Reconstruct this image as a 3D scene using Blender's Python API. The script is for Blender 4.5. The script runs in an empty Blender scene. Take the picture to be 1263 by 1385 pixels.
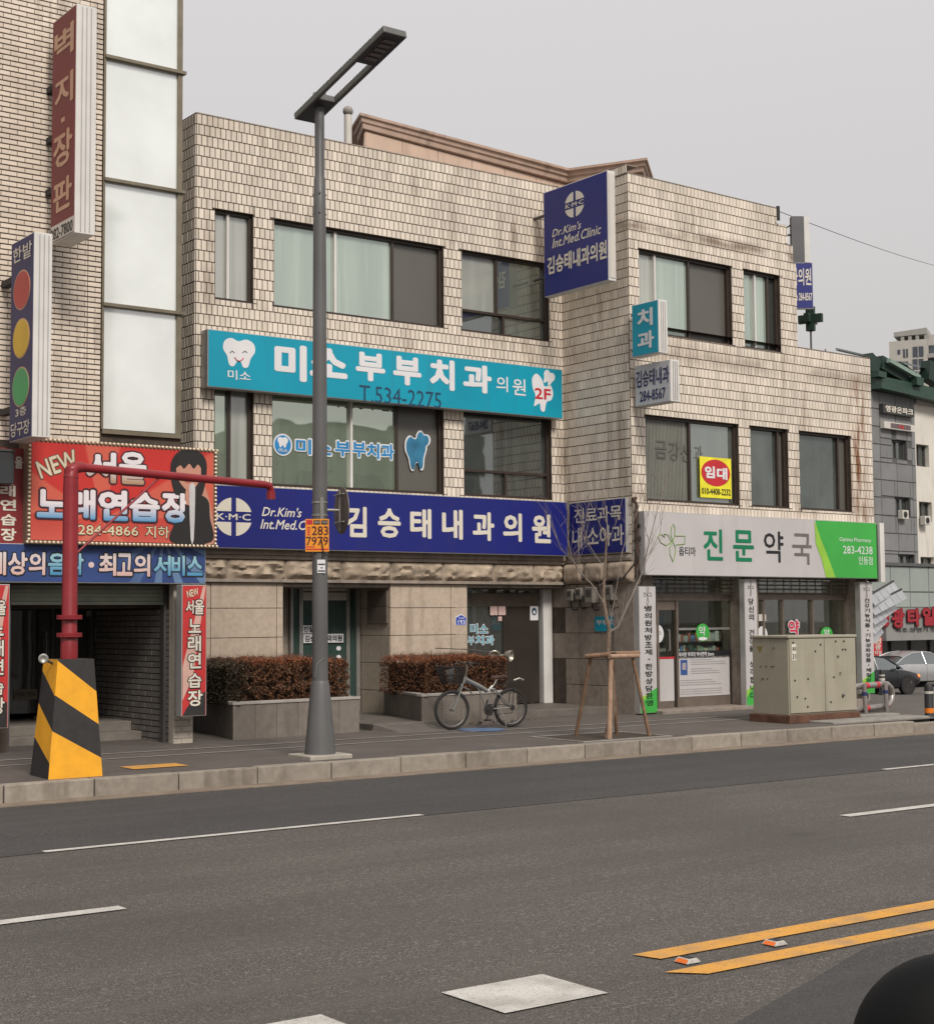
import bpy, math, random
from math import radians, sin, cos, pi
from mathutils import Vector, Matrix, noise
random.seed(7)
SC = bpy.context.scene
COL = SC.collection
RX, RY = 1263.0, 1385.0
# ------------------------------------------------------------------ camera
FPX = 2099.0; EYE = 1.9
def rotz(v, t): return Vector((v.x*cos(t)-v.y*sin(t), v.x*sin(t)+v.y*cos(t), v.z))
_p, _r, _a = radians(3.95), radians(-.43), radians(36.34)
_F = Vector((0, cos(_p), sin(_p))); _U0 = Vector((0, -sin(_p), cos(_p))); _R0 = Vector((1, 0, 0))
_R = cos(_r)*_R0+sin(_r)*_U0; _U = -sin(_r)*_R0+cos(_r)*_U0
CR, CU, CF = [rotz(v, -_a) for v in (_R, _U, _F)]
EYEP = Vector((0, 0, EYE))
cam = bpy.data.cameras.new('camera'); cam_o = bpy.data.objects.new('camera', cam); COL.objects.link(cam_o)
m = Matrix((CR, CU, -CF)).transposed().to_4x4(); m.translation = EYEP
cam_o.matrix_world = m
cam.sensor_fit = 'HORIZONTAL'; cam.sensor_width = 36; cam.lens = 36*FPX/RX
cam.clip_start = .05; cam.clip_end = 2000
SC.camera = cam_o
# ------------------------------------------------------------------ sky and light
SUN_E, SUN_A = 42, -100         # elevation, direction the sun stands in (degrees from +X, anticlockwise)
W = bpy.data.worlds.new('World'); SC.world = W; W.use_nodes = True
nt = W.node_tree; nt.nodes.clear()
out = nt.nodes.new('ShaderNodeOutputWorld'); bg = nt.nodes.new('ShaderNodeBackground')
sky = nt.nodes.new('ShaderNodeTexSky'); sky.sky_type = 'NISHITA'; sky.sun_disc = False
sky.sun_elevation = radians(SUN_E); sky.sun_rotation = radians(90-SUN_A); sky.air_density = 1.6; sky.dust_density = 4
hs = nt.nodes.new('ShaderNodeHueSaturation'); hs.inputs['Saturation'].default_value = .06
tc = nt.nodes.new('ShaderNodeTexCoord'); sp = nt.nodes.new('ShaderNodeSeparateXYZ')
rp = nt.nodes.new('ShaderNodeValToRGB')     # the even grey cloud layer, a little brighter overhead
rp.color_ramp.elements[0].position = 0; rp.color_ramp.elements[0].color = (4.75, 4.5, 4.4, 1)
rp.color_ramp.elements[1].position = 1; rp.color_ramp.elements[1].color = (8.6, 8.3, 8.35, 1)
e = rp.color_ramp.elements.new(.42); e.color = (6.1, 5.97, 6.08, 1)
mx = nt.nodes.new('ShaderNodeMix'); mx.data_type = 'RGBA'; mx.inputs[0].default_value = .88
nt.links.new(sky.outputs[0], hs.inputs['Color']); nt.links.new(tc.outputs['Generated'], sp.inputs[0])
nt.links.new(sp.outputs[2], rp.inputs[0]); nt.links.new(hs.outputs[0], mx.inputs[6]); nt.links.new(rp.outputs[0], mx.inputs[7])
nt.links.new(mx.outputs[2], bg.inputs[0]); bg.inputs[1].default_value = .062
nt.links.new(bg.outputs[0], out.inputs[0])
sl = bpy.data.lights.new('sun', 'SUN'); sl.energy = 1.5; sl.angle = radians(15); sl.color = (1, .935, .85)
so = bpy.data.objects.new('sun', sl); COL.objects.link(so)
sd = Vector((cos(radians(SUN_E))*cos(radians(SUN_A)), cos(radians(SUN_E))*sin(radians(SUN_A)), sin(radians(SUN_E))))
so.rotation_euler = sd.to_track_quat('Z', 'Y').to_euler()
SC.view_settings.view_transform = 'Standard'; SC.view_settings.look = 'None'
SC.view_settings.exposure = .95; SC.view_settings.gamma = 1; SC.view_settings.use_curve_mapping = False

# ------------------------------------------------------------------ surveying: where a line of sight meets a real plane
def ray(px, py): return (CF*FPX + CR*(px-RX/2) - CU*(py-RY/2))
def onz(px, py, z): d = ray(px, py); return EYEP + d*((z-EYE)/d.z)
def ony(px, py, y): d = ray(px, py); return EYEP + d*(y/d.y)
def proj(P): v = Vector(P)-EYEP; z = v.dot(CF); return (RX/2+FPX*v.dot(CR)/z, RY/2-FPX*v.dot(CU)/z)
class Fac:
    """a vertical plane: u along it, w out of it towards the viewer, z up"""
    def __init__(s, x, y, ang):
        s.o = Vector((x, y, 0)); s.t = Vector((cos(ang), sin(ang), 0)); s.n = Vector((sin(ang), -cos(ang), 0)); s.ang = ang
    def P(s, u, w, z): return s.o + s.t*u + s.n*w + Vector((0, 0, z))
    def M(s, px, py, w=0):
        d = ray(px, py); k = ((s.o + s.n*w - EYEP).dot(s.n))/d.dot(s.n); q = EYEP + d*k
        return (q-s.o).dot(s.t), q.z
    def R(s, x0, y0, x1, y1, w=0):
        a, b = s.M(x0, y0, w), s.M(x1, y1, w); return (a[0], b[0], b[1], a[1])   # u0,u1,z0,z1
MB = Fac(0, 22.1, 0)                    # clinic front, set back
SW = Fac(18.5, 22.1, -pi/2)             # return wall facing left, u grows towards the street
RB = Fac(18.49, 20.238, radians(1.86))   # pharmacy block front
LB = Fac(0, 20.0, 0)                    # karaoke building front
# ------------------------------------------------------------------ mesh helpers
class MBld:
    def __init__(s): s.v = []; s.f = []; s.mi = []; s.cur = 0
    def add(s, vs, fs):
        b = len(s.v); s.v += [Vector(v) for v in vs]; s.f += [tuple(b+i for i in f) for f in fs]; s.mi += [s.cur]*len(fs); return s
    def box8(s, c): return s.add(c, [(0,3,2,1),(4,5,6,7),(0,1,5,4),(1,2,6,5),(2,3,7,6),(3,0,4,7)])
    def box(s, x0, x1, y0, y1, z0, z1):
        return s.box8([(x0,y0,z0),(x1,y0,z0),(x1,y1,z0),(x0,y1,z0),(x0,y0,z1),(x1,y0,z1),(x1,y1,z1),(x0,y1,z1)])
    def fbox(s, F, u0, u1, w0, w1, z0, z1):
        P = F.P; return s.box8([P(u0,w1,z0),P(u1,w1,z0),P(u1,w0,z0),P(u0,w0,z0),P(u0,w1,z1),P(u1,w1,z1),P(u1,w0,z1),P(u0,w0,z1)])
    def fquad(s, F, u0, u1, z0, z1, w): P = F.P; return s.add([P(u0,w,z0),P(u1,w,z0),P(u1,w,z1),P(u0,w,z1)], [(0,1,2,3)])
    def fpoly(s, F, pts, w0, w1):
        n = len(pts); s.add([F.P(u,w1,z) for u,z in pts]+[F.P(u,w0,z) for u,z in pts], [tuple(range(n))]+[(i,i+n,(i+1)%n+n,(i+1)%n) for i in range(n)]); return s
    def cyl(s, a, b, r0, r1=None, n=12, cap=True):
        a, b = Vector(a), Vector(b); r1 = r0 if r1 is None else r1; ax = (b-a).normalized()
        t = Vector((0,0,1)) if abs(ax.z) < .9 else Vector((1,0,0)); e1 = ax.cross(t).normalized(); e2 = ax.cross(e1)
        vs = [a+(e1*cos(2*pi*i/n)+e2*sin(2*pi*i/n))*r0 for i in range(n)]+[b+(e1*cos(2*pi*i/n)+e2*sin(2*pi*i/n))*r1 for i in range(n)]
        fs = [(i,i+n,(i+1)%n+n,(i+1)%n) for i in range(n)]
        if cap: fs += [tuple(range(n)), tuple(range(2*n-1, n-1, -1))]
        return s.add(vs, fs)
    def tube(s, pts, r, n=8, r1=None):
        pts = [Vector(p) for p in pts]; k = len(pts); r1 = r if r1 is None else r1; vs = []; fs = []; e1 = None
        for i, p in enumerate(pts):
            d = (pts[min(i+1,k-1)]-pts[max(i-1,0)]).normalized()
            if e1 is None:
                t = Vector((0,0,1)) if abs(d.z) < .9 else Vector((1,0,0)); e1 = d.cross(t).normalized()
            e1 = (e1-d*e1.dot(d)).normalized(); e2 = d.cross(e1); rr = r+(r1-r)*i/max(1,k-1)
            vs += [p+(e1*cos(2*pi*j/n)+e2*sin(2*pi*j/n))*rr for j in range(n)]
        for i in range(k-1):
            for j in range(n): fs.append((i*n+j, (i+1)*n+j, (i+1)*n+(j+1)%n, i*n+(j+1)%n))
        fs += [tuple(range(n)), tuple(range(k*n-1, k*n-n-1, -1))]
        return s.add(vs, fs)
    def lathe(s, c, prof, n=24, ax=(0,0,1)):
        c = Vector(c); ax = Vector(ax).normalized(); t = Vector((0,0,1)) if abs(ax.z) < .9 else Vector((1,0,0)); e1 = ax.cross(t).normalized(); e2 = ax.cross(e1)
        vs = []; fs = []
        for r, h in prof: vs += [c+ax*h+(e1*cos(2*pi*j/n)+e2*sin(2*pi*j/n))*max(r,1e-4) for j in range(n)]
        for i in range(len(prof)-1):
            for j in range(n): fs.append((i*n+j, (i+1)*n+j, (i+1)*n+(j+1)%n, i*n+(j+1)%n))
        fs += [tuple(range(n)), tuple(range(len(prof)*n-1, len(prof)*n-n-1, -1))]
        return s.add(vs, fs)
    def sphere(s, c, r, n=10, sc=(1,1,1)):
        c = Vector(c); k = n//2; vs = [c+Vector((0,0,-r*sc[2]))]
        for i in range(1, k):
            a = -pi/2+pi*i/k; vs += [c+Vector((r*sc[0]*cos(a)*cos(2*pi*j/n), r*sc[1]*cos(a)*sin(2*pi*j/n), r*sc[2]*sin(a))) for j in range(n)]
        vs.append(c+Vector((0,0,r*sc[2]))); fs = [(0, 1+(j+1)%n, 1+j) for j in range(n)]
        for i in range(k-2):
            for j in range(n): fs.append((1+i*n+j, 1+i*n+(j+1)%n, 1+(i+1)*n+(j+1)%n, 1+(i+1)*n+j))
        L = len(vs)-1; fs += [(L, 1+(k-2)*n+j, 1+(k-2)*n+(j+1)%n) for j in range(n)]
        return s.add(vs, fs)
def rootloc(o):
    while o.parent: o = o.parent
    return o.location
def mesh_of(mb, off, mats, smooth=False, name='mesh'):
    me = bpy.data.meshes.new(name); me.from_pydata([v-off for v in mb.v], [], mb.f)
    for mt in (mats if isinstance(mats, (list, tuple)) else [mats]): me.materials.append(mt)
    if len(me.materials) > 1: me.polygons.foreach_set('material_index', mb.mi)
    me.update()
    if smooth: me.shade_smooth(); me.set_sharp_from_angle(angle=radians(smooth if smooth is not True else 35))
    return me
def part(name, mb, mat, parent, smooth=False, bevel=0, kind=None, label=None):
    me = mb if isinstance(mb, bpy.types.Mesh) else mesh_of(mb, rootloc(parent), mat, smooth, name)
    o = bpy.data.objects.new(name, me); COL.objects.link(o); o.parent = parent
    if bevel: add_bevel(o, bevel)
    if kind: o['kind'] = kind
    if label: o['label'] = label
    return o
def add_bevel(o, w):
    b = o.modifiers.new('bevel', 'BEVEL'); b.width = w; b.segments = 2; b.limit_method = 'ANGLE'; b.angle_limit = radians(40)
def thing(name, label, cat, loc, group=None):
    o = bpy.data.objects.new(name, None); COL.objects.link(o); o.location = loc; o.empty_display_size = .2
    o['label'] = label; o['category'] = cat
    if group: o['group'] = group
    return o
def single(name, mb, mat, label, cat, loc, smooth=False, bevel=0, group=None, kind=None):
    o = bpy.data.objects.new(name, mesh_of(mb, Vector(loc), mat, smooth, name)); COL.objects.link(o); o.location = loc
    if label: o['label'] = label; o['category'] = cat
    if group: o['group'] = group
    if kind: o['kind'] = kind
    if bevel: add_bevel(o, bevel)
    return o
def struct(name, mb, mat, smooth=False): return single(name, mb, mat, None, None, (0,0,0), smooth, kind='structure')
def copy_tree(o, dloc=None, label=None):
    c = o.copy(); COL.objects.link(c)
    if dloc is not None: c.location = dloc
    if label: c['label'] = label
    for ch in list(o.children):
        k = ch.copy(); COL.objects.link(k); k.parent = c
        for g in ch.children: q = g.copy(); COL.objects.link(q); q.parent = k
    return c
# ------------------------------------------------------------------ materials
def srgb(r, g, b): return tuple(((c/255)/12.92 if c/255 < .04045 else ((c/255+.055)/1.055)**2.4) for c in (r, g, b))
MC = {}
def mat(name, col, rough=.6, var=.12, scale=3., bump=0., bscale=60., metal=0., isl=0., streak=0., streakcol=(.05,.035,.02), spec=.5, emit=0, coat=0, extra=None):
    if name in MC: return MC[name]
    m = bpy.data.materials.new(name); m.use_nodes = True; n = m.node_tree.nodes; l = m.node_tree.links
    b = n['Principled BSDF']; b.inputs['Roughness'].default_value = rough; b.inputs['Metallic'].default_value = metal
    b.inputs['Specular IOR Level'].default_value = spec; b.inputs['Coat Weight'].default_value = coat
    g = n.new('ShaderNodeNewGeometry'); c = None
    def noise_(sc, det=4, st=None):
        t = n.new('ShaderNodeTexNoise'); t.inputs['Scale'].default_value = sc; t.inputs['Detail'].default_value = det
        if st:
            mp = n.new('ShaderNodeMapping'); mp.inputs['Scale'].default_value = st; l.new(g.outputs['Position'], mp.inputs[0]); l.new(mp.outputs[0], t.inputs['Vector'])
        else: l.new(g.outputs['Position'], t.inputs['Vector'])
        return t
    def mixc(fac, a, bb, mode='MIX'):
        x = n.new('ShaderNodeMix'); x.data_type = 'RGBA'; x.blend_type = mode
        for s_, v in ((0, fac), (6, a), (7, bb)):
            if hasattr(v, 'is_linked') or isinstance(v, bpy.types.NodeSocket): l.new(v, x.inputs[s_])
            elif s_ == 0: x.inputs[0].default_value = v
            else: x.inputs[s_].default_value = (*v[:3], 1)
        return x.outputs[2]
    def rng(sock, a, b2, c0=0., c1=1.):
        x = n.new('ShaderNodeMapRange'); l.new(sock, x.inputs[0]); x.inputs[1].default_value = a; x.inputs[2].default_value = b2; x.inputs[3].default_value = c0; x.inputs[4].default_value = c1; return x.outputs[0]
    nz = noise_(scale)
    c = mixc(rng(nz.outputs[0], .3, .7), [x*(1-var) for x in col], [min(1, x*(1+var)) for x in col])
    if isl:
        oi = n.new('ShaderNodeObjectInfo'); ad = n.new('ShaderNodeMath'); ad.operation = 'ADD'; l.new(oi.outputs['Random'], ad.inputs[0]); l.new(g.outputs['Random Per Island'], ad.inputs[1])
        fr = n.new('ShaderNodeMath'); fr.operation = 'FRACT'; l.new(ad.outputs[0], fr.inputs[0])
        v = rng(fr.outputs[0], 0, 1, 1-isl, 1+isl*.6); vm = n.new('ShaderNodeVectorMath'); vm.operation = 'SCALE'; l.new(c, vm.inputs[0]); l.new(v, vm.inputs['Scale']); c = vm.outputs[0]
    if streak:
        t = noise_(1., 5, (5, 5, .55)); t2 = noise_(.8, 3)
        mm = n.new('ShaderNodeMath'); mm.operation = 'MULTIPLY'; l.new(rng(t.outputs[0], .5, .75), mm.inputs[0]); l.new(rng(t2.outputs[0], .42, .62, 0, streak), mm.inputs[1])
        c = mixc(mm.outputs[0], c, streakcol)
    if extra: c = extra(n, l, g, c, mixc, rng, noise_)
    l.new(c, b.inputs['Base Color'])
    if emit: l.new(c, b.inputs['Emission Color']); b.inputs['Emission Strength'].default_value = emit
    if bump:
        t = noise_(bscale, 3); bu = n.new('ShaderNodeBump'); bu.inputs['Strength'].default_value = bump; bu.inputs['Distance'].default_value = .01
        l.new(t.outputs[0], bu.inputs['Height']); l.new(bu.outputs[0], b.inputs['Normal'])
    MC[name] = m; return m
def glassy(name, base, fac, gcol=(.9,.9,.9), grough=.02, var=.06):
    """opaque backing seen through a reflecting pane"""
    def painted_folds(n, l, g, c, mixc, rng, noise_):
        t = noise_(1, 3, (2.2, 2.2, .12)); c = mixc(rng(t.outputs[0], .42, .6, 0, .45), c, [x*.62 for x in base]); t = noise_(1, 3, (5, 5, .2)); c = mixc(rng(t.outputs[0], .56, .62, 0, .3), c, [min(.8, x*1.4) for x in base]); return c  # vertical light and dark bands painted in as curtain folds and reflections
    m = mat(name, base, .7, var, 1.2, extra=painted_folds if 'pane' in name or 'blind' in name else None); n = m.node_tree.nodes; l = m.node_tree.links
    if n.get('gl'): return m
    b = n['Principled BSDF']; o = n['Material Output']; gl = n.new('ShaderNodeBsdfGlossy'); gl.name = 'gl'; gl.inputs[0].default_value = (*gcol, 1); gl.inputs['Roughness'].default_value = grough
    g = n['Geometry'] if n.get('Geometry') else n.new('ShaderNodeNewGeometry')
    tn = n.new('ShaderNodeTexNoise'); tn.inputs['Scale'].default_value = 1.1; l.new(g.outputs['Position'], tn.inputs['Vector'])
    bu = n.new('ShaderNodeBump'); bu.inputs['Strength'].default_value = .06; bu.inputs['Distance'].default_value = .05; l.new(tn.outputs[0], bu.inputs['Height']); l.new(bu.outputs[0], gl.inputs['Normal'])
    x = n.new('ShaderNodeMixShader'); x.inputs[0].default_value = fac; l.new(b.outputs[0], x.inputs[1]); l.new(gl.outputs[0], x.inputs[2]); l.new(x.outputs[0], o.inputs[0]); return m
def clearglass(name, fac=.12, tint=(.8,.85,.82)):
    m = bpy.data.materials.new(name); m.use_nodes = True; n = m.node_tree.nodes; l = m.node_tree.links; n.remove(n['Principled BSDF'])
    t = n.new('ShaderNodeBsdfTransparent'); t.inputs[0].default_value = (*tint, 1); gl = n.new('ShaderNodeBsdfGlossy'); gl.inputs['Roughness'].default_value = .02
    x = n.new('ShaderNodeMixShader'); x.inputs[0].default_value = fac; l.new(t.outputs[0], x.inputs[1]); l.new(gl.outputs[0], x.inputs[2]); l.new(x.outputs[0], n['Material Output'].inputs[0]); return m
W7Z = RB.M(930,470)[1]-.15
def rust_extra(n, l, g, c, mixc, rng, noise_):
    # rust runs down from a broken gutter near the right end of the pharmacy block, and under the high sills
    sx = n.new('ShaderNodeSeparateXYZ'); l.new(g.outputs['Position'], sx.inputs[0])
    def band(x0, hw, z0, z1, s):
        d = n.new('ShaderNodeMath'); d.operation = 'SUBTRACT'; l.new(sx.outputs[0], d.inputs[0]); d.inputs[1].default_value = x0
        a = n.new('ShaderNodeMath'); a.operation = 'ABSOLUTE'; l.new(d.outputs[0], a.inputs[0])
        f = rng(a.outputs[0], hw, hw*.2, 0, 1); t = noise_(1, 5, (9, 9, 1.1)); tt = rng(t.outputs[0], .42, .62)
        m1 = n.new('ShaderNodeMath'); m1.operation = 'MULTIPLY'; l.new(f, m1.inputs[0]); l.new(tt, m1.inputs[1])
        zz = rng(sx.outputs[2], z0, z1, 0, s); m2 = n.new('ShaderNodeMath'); m2.operation = 'MULTIPLY'; l.new(m1.outputs[0], m2.inputs[0]); l.new(zz, m2.inputs[1]); return m2.outputs[0]
    def mul(a, b_):
        x = n.new('ShaderNodeMath'); x.operation = 'MULTIPLY'
        for i_, v in enumerate((a, b_)):
            if isinstance(v, (int, float)): x.inputs[i_].default_value = v
            else: l.new(v, x.inputs[i_])
        return x.outputs[0]
    t = noise_(1, 5, (4, 4, .7)); c = mixc(mul(mul(rng(sx.outputs[2], 9.3, 10.05), rng(t.outputs[0], .42, .7)), .38), c, (.24,.17,.11))   # grime under the parapet
    for zc_, sp_, am in ((RB.M(925,318)[1], .16, .8), (4.05, .35, .35), (W7Z, .3, .4)):
        d = n.new('ShaderNodeMath'); d.operation = 'SUBTRACT'; l.new(sx.outputs[2], d.inputs[0]); d.inputs[1].default_value = zc_
        a = n.new('ShaderNodeMath'); a.operation = 'ABSOLUTE'; l.new(d.outputs[0], a.inputs[0]); t = noise_(1, 5, (1.2, 1.2, 3)); right = rng(sx.outputs[0], 18.3, 18.6)
        c = mixc(mul(mul(mul(rng(a.outputs[0], sp_, .02), rng(t.outputs[0], .4, .6)), right), am), c, (.16,.10,.06))
    c = mixc(band(24.85, .4, 6.9, 6.3, 1.), c, (.19, .075, .025))
    c = mixc(band(23.2, .28, 6.9, 6.0, .45), c, (.22, .11, .05))
    return c
TILE = mat('glazed_tile', (.69,.61,.515), .42, .08, 1.3, isl=.14, streak=.8, streakcol=(.2,.14,.09), bump=.08, bscale=40, extra=rust_extra)
GROUT = mat('dark_grout', (.062,.045,.034), .9, .3, 6)
TILE_L = mat('long_glazed_brick', (.66,.57,.475), .45, .08, 1.6, isl=.11, streak=.7, streakcol=(.1,.07,.05), bump=.08)
STONE = mat('beige_granite', (.45,.365,.285), .7, .1, 14, bump=.1, bscale=120, streak=.75, streakcol=(.13,.09,.06), isl=.06)
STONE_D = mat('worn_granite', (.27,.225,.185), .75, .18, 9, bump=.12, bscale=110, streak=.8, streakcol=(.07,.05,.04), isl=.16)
STONE_C = mat('split_stone', (.40,.32,.24), .85, .25, 7, bump=.5, bscale=45, streak=.9, streakcol=(.09,.065,.045), isl=.12)
BROWN = mat('brown_window_metal', (.045,.03,.024), .4, .15, 8)
ALU = mat('dull_aluminium', (.3,.29,.27), .42, .1, 5, metal=.5)
ALUB = mat('weathered_frame_metal', (.17,.135,.11), .5, .15, 5, metal=.3)
WHITE = mat('white_paint', (.62,.6,.57), .5, .06, 3, streak=.25, streakcol=(.25,.2,.16))
CREAM = mat('cream_plate', (.55,.52,.47), .5, .05, 3)
DARK = mat('dark_interior', (.012,.011,.01), .8, .2, 2)
BLACK = mat('black_print', (.012,.012,.014), .5, .05)
GREYM = mat('grey_steel', (.085,.08,.077), .45, .1, 3, metal=.25)
POLE = mat('lamp_grey', (.1,.098,.097), .45, .1, 2, streak=.25, streakcol=(.05,.045,.04))
TEAL = mat('teal_panel', srgb(0,146,172), .42, .09, .8, streak=.35, streakcol=(.03,.16,.2))
BLUE = mat('royal_blue_panel', srgb(22,30,110), .42, .12, .8, streak=.35, streakcol=(.03,.03,.1))
NAVY = mat('navy_panel', srgb(28,28,84), .45, .1, 1)
INKW = mat('white_print', (.68,.67,.68), .5, .03)
INKC = mat('cream_print', (.66,.61,.52), .5, .03)
INKD = mat('dark_teal_print', (.01,.05,.1), .5, .03)
RED = mat('red_print', (.5,.02,.03), .45, .08)
REDP = mat('red_pipe_paint', (.23,.014,.02), .42, .15, 4, streak=.3, streakcol=(.08,.02,.015))
YEL = mat('barrier_yellow', (.78,.36,.012), .65, .08, 6, bump=.25, bscale=25, streak=.25, streakcol=(.25,.12,.03))
BLK = mat('barrier_black', (.022,.02,.02), .7, .2, 9, bump=.3, bscale=25)
CONC = mat('concrete', (.24,.225,.2), .85, .16, 5, bump=.3, bscale=50, streak=.5)
LETTER = {}
def bold_text(body, shear=0., res=2):
    k = (body, shear)
    if k in LETTER: return LETTER[k]
    cu = bpy.data.curves.new('lettering', 'FONT'); cu.body = body; cu.shear = shear; cu.resolution_u = res; cu.fill_mode = 'FRONT'
    o = bpy.data.objects.new('lettering', cu); me = o.to_mesh()
    vs = [v.co.copy() for v in me.vertices]; fs = [tuple(p.vertices) for p in me.polygons]
    o.to_mesh_clear(); bpy.data.objects.remove(o); bpy.data.curves.remove(cu)
    LETTER[k] = (vs, fs); return vs, fs
def text_into(mb, F, body, r, w, off=.0, shear=0., depth=0., rot=0., grow=0.):
    """fit the word into the rectangle r=(u0,u1,z0,z1) of plane F; weight is built up from slightly shifted copies"""
    vs, fs = bold_text(body, shear)
    if not vs: return
    off *= .62
    x0 = min(v.x for v in vs)-off; x1 = max(v.x for v in vs)+off; y0 = min(v.y for v in vs)-off; y1 = max(v.y for v in vs)+off
    u0, u1, z0, z1 = r; u0 -= grow; u1 += grow; z0 -= grow; z1 += grow
    uc, zc = (u0+u1)/2, (z0+z1)/2
    n = 1 if off < .004 else (6 if off < .03 else 10)
    for k in range(n+(n > 6)):
        a = 2*pi*k/n+.3; dx, dy = (off*cos(a), off*sin(a)) if n > 1 and k < n else (0, 0); pts = []
        for v in vs:
            u = u0+(v.x+dx-x0)/max(1e-6, x1-x0)*(u1-u0); z = z0+(v.y+dy-y0)/max(1e-6, y1-y0)*(z1-z0)
            if rot: du, dz = u-uc, z-zc; u = uc+du*cos(rot)-dz*sin(rot); z = zc+du*sin(rot)+dz*cos(rot)
            pts.append((u, z))
        mb.add([F.P(u, w+.00025*k, z) for u, z in pts], fs)
def words(name, F, items, w, mt, parent, off=.03, shear=0., px=True, rot=0., grow=0.):
    """items: (text, x0,y0,x1,y1) in picture measure or (text, (u0,u1,z0,z1))"""
    for it in items:
        mb = MBld(); r = F.R(*it[1:5], w) if px else it[1]
        text_into(mb, F, it[0], r, w, off, shear, rot=rot, grow=grow); o = part(name, mb, mt, parent)
    return o
def frac(r, a, b, c, d):
    """sub-rectangle of r: a..b across, c..d up, all 0..1"""
    return (r[0]+(r[1]-r[0])*a, r[0]+(r[1]-r[0])*b, r[2]+(r[3]-r[2])*c, r[2]+(r[3]-r[2])*d)
def smoothpoly(pts, n=6):
    k = len(pts); o = []
    for i in range(k):
        p0, p1, p2, p3 = pts[i-1], pts[i], pts[(i+1)%k], pts[(i+2)%k]
        for j in range(n):
            t = j/n; o.append(tuple(.5*((2*p1[q])+(-p0[q]+p2[q])*t+(2*p0[q]-5*p1[q]+4*p2[q]-p3[q])*t*t+(-p0[q]+3*p1[q]-3*p2[q]+p3[q])*t**3) for q in (0, 1)))
    return o
def pxpoly(F, pts, w, smooth=6):
    q = [F.M(x, y, w) for x, y in pts]; return smoothpoly(q, smooth) if smooth else q
def shape(name, F, pts, w, mt, parent, smooth=6, px=True, t=.003):
    q = pxpoly(F, pts, w, smooth) if px else (smoothpoly(pts, smooth) if smooth else pts)
    mb = MBld(); mb.fpoly(F, q, w-t, w); return part(name, mb, mt, parent)
def sign_box(root, F, r, w0, w1, face_mat, side_mat, rim=.012):
    """lit sign box: casing, face sheet and thin rim"""
    mb = MBld(); mb.fbox(F, r[0], r[1], w0, w1, r[2], r[3]); c = part('casing', mb, side_mat, root, bevel=.006)
    f = MBld(); f.fbox(F, r[0]+rim, r[1]-rim, w1+.001, w1+.005, r[2]+rim, r[3]-rim); s = part('face_panel', f, face_mat, root)
    return c, s
# ------------------------------------------------------------------ tiling
def sub_cells(r, holes):
    us = sorted({r[0], r[1], *[min(max(h[i], r[0]), r[1]) for h in holes for i in (0, 1)]}); zs = sorted({r[2], r[3], *[min(max(h[i], r[2]), r[3]) for h in holes for i in (2, 3)]})
    for i in range(len(us)-1):
        for j in range(len(zs)-1):
            cu, cz = (us[i]+us[i+1])/2, (zs[j]+zs[j+1])/2
            if us[i+1]-us[i] > 1e-4 and zs[j+1]-zs[j] > 1e-4 and not any(h[0] < cu < h[1] and h[2] < cz < h[3] for h in holes): yield us[i], us[i+1], zs[j], zs[j+1]
def holed_wall(mb, F, r, holes, depth, w=0.):
    """front sheet with openings and their reveals"""
    for u0, u1, z0, z1 in sub_cells(r, holes): mb.fquad(F, u0, u1, z0, z1, w)
    P = F.P
    for h in holes:
        u0, u1, z0, z1 = max(h[0], r[0]), min(h[1], r[1]), max(h[2], r[2]), min(h[3], r[3])
        if h[3] > r[3]+.001: continue
        a = w; b = w-depth
        mb.add([P(u0,a,z0),P(u0,a,z1),P(u0,b,z1),P(u0,b,z0)], [(0,1,2,3)]); mb.add([P(u1,a,z0),P(u1,b,z0),P(u1,b,z1),P(u1,a,z1)], [(0,1,2,3)])
        mb.add([P(u0,a,z1),P(u1,a,z1),P(u1,b,z1),P(u0,b,z1)], [(0,1,2,3)]); mb.add([P(u0,a,z0),P(u0,b,z0),P(u1,b,z0),P(u1,a,z0)], [(0,1,2,3)])
def tile_rects(r, holes, pu, pz, joint, bond=.5, minw=.012, jv=None):
    jv = joint if jv is None else jv
    nrow = int(math.ceil((r[3]-r[2])/pz)); k = 0
    for j in range(nrow):
        z1 = r[3]-j*pz; z0 = max(z1-pz, r[2])
        if z1-z0 < minw: continue
        u = r[0]-(pu*bond if j % 2 else 0)
        while u < r[1]:
            a, b = max(u, r[0]), min(u+pu, r[1]); u += pu
            if b-a < minw: continue
            hh = [h for h in holes if h[0] < b and h[1] > a and h[2] < z1 and h[3] > z0]
            cells = [(a, b, z0, z1)] if not hh else list(sub_cells((a, b, z0, z1), hh))
            if hh and len(cells) > 1:   # merge to the largest piece
                cells = sorted(cells, key=lambda c: -(c[1]-c[0])*(c[3]-c[2]))[:2]
            for c in cells:
                if c[1]-c[0] > minw and c[3]-c[2] > minw: yield (c[0]+jv/2, c[1]-jv/2, c[2]+joint/2, c[3]-joint/2, not hh and b-a > pu*.99 and z1-z0 > pz*.99)
def add_tile(mb, F, t, th, ch=.003, jit=0.0):
    u0, u1, z0, z1 = t[:4]; P = F.P; dw = random.uniform(-jit, jit); w = th+dw; c = min(ch, (u1-u0)*.2, (z1-z0)*.2)
    mb.add([P(u0,0,z0),P(u1,0,z0),P(u1,0,z1),P(u0,0,z1),P(u0+c,w,z0+c),P(u1-c,w,z0+c),P(u1-c,w,z1-c),P(u0+c,w,z1-c)], [(4,5,6,7),(0,1,5,4),(1,2,6,5),(2,3,7,6),(3,0,4,7)])
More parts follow.
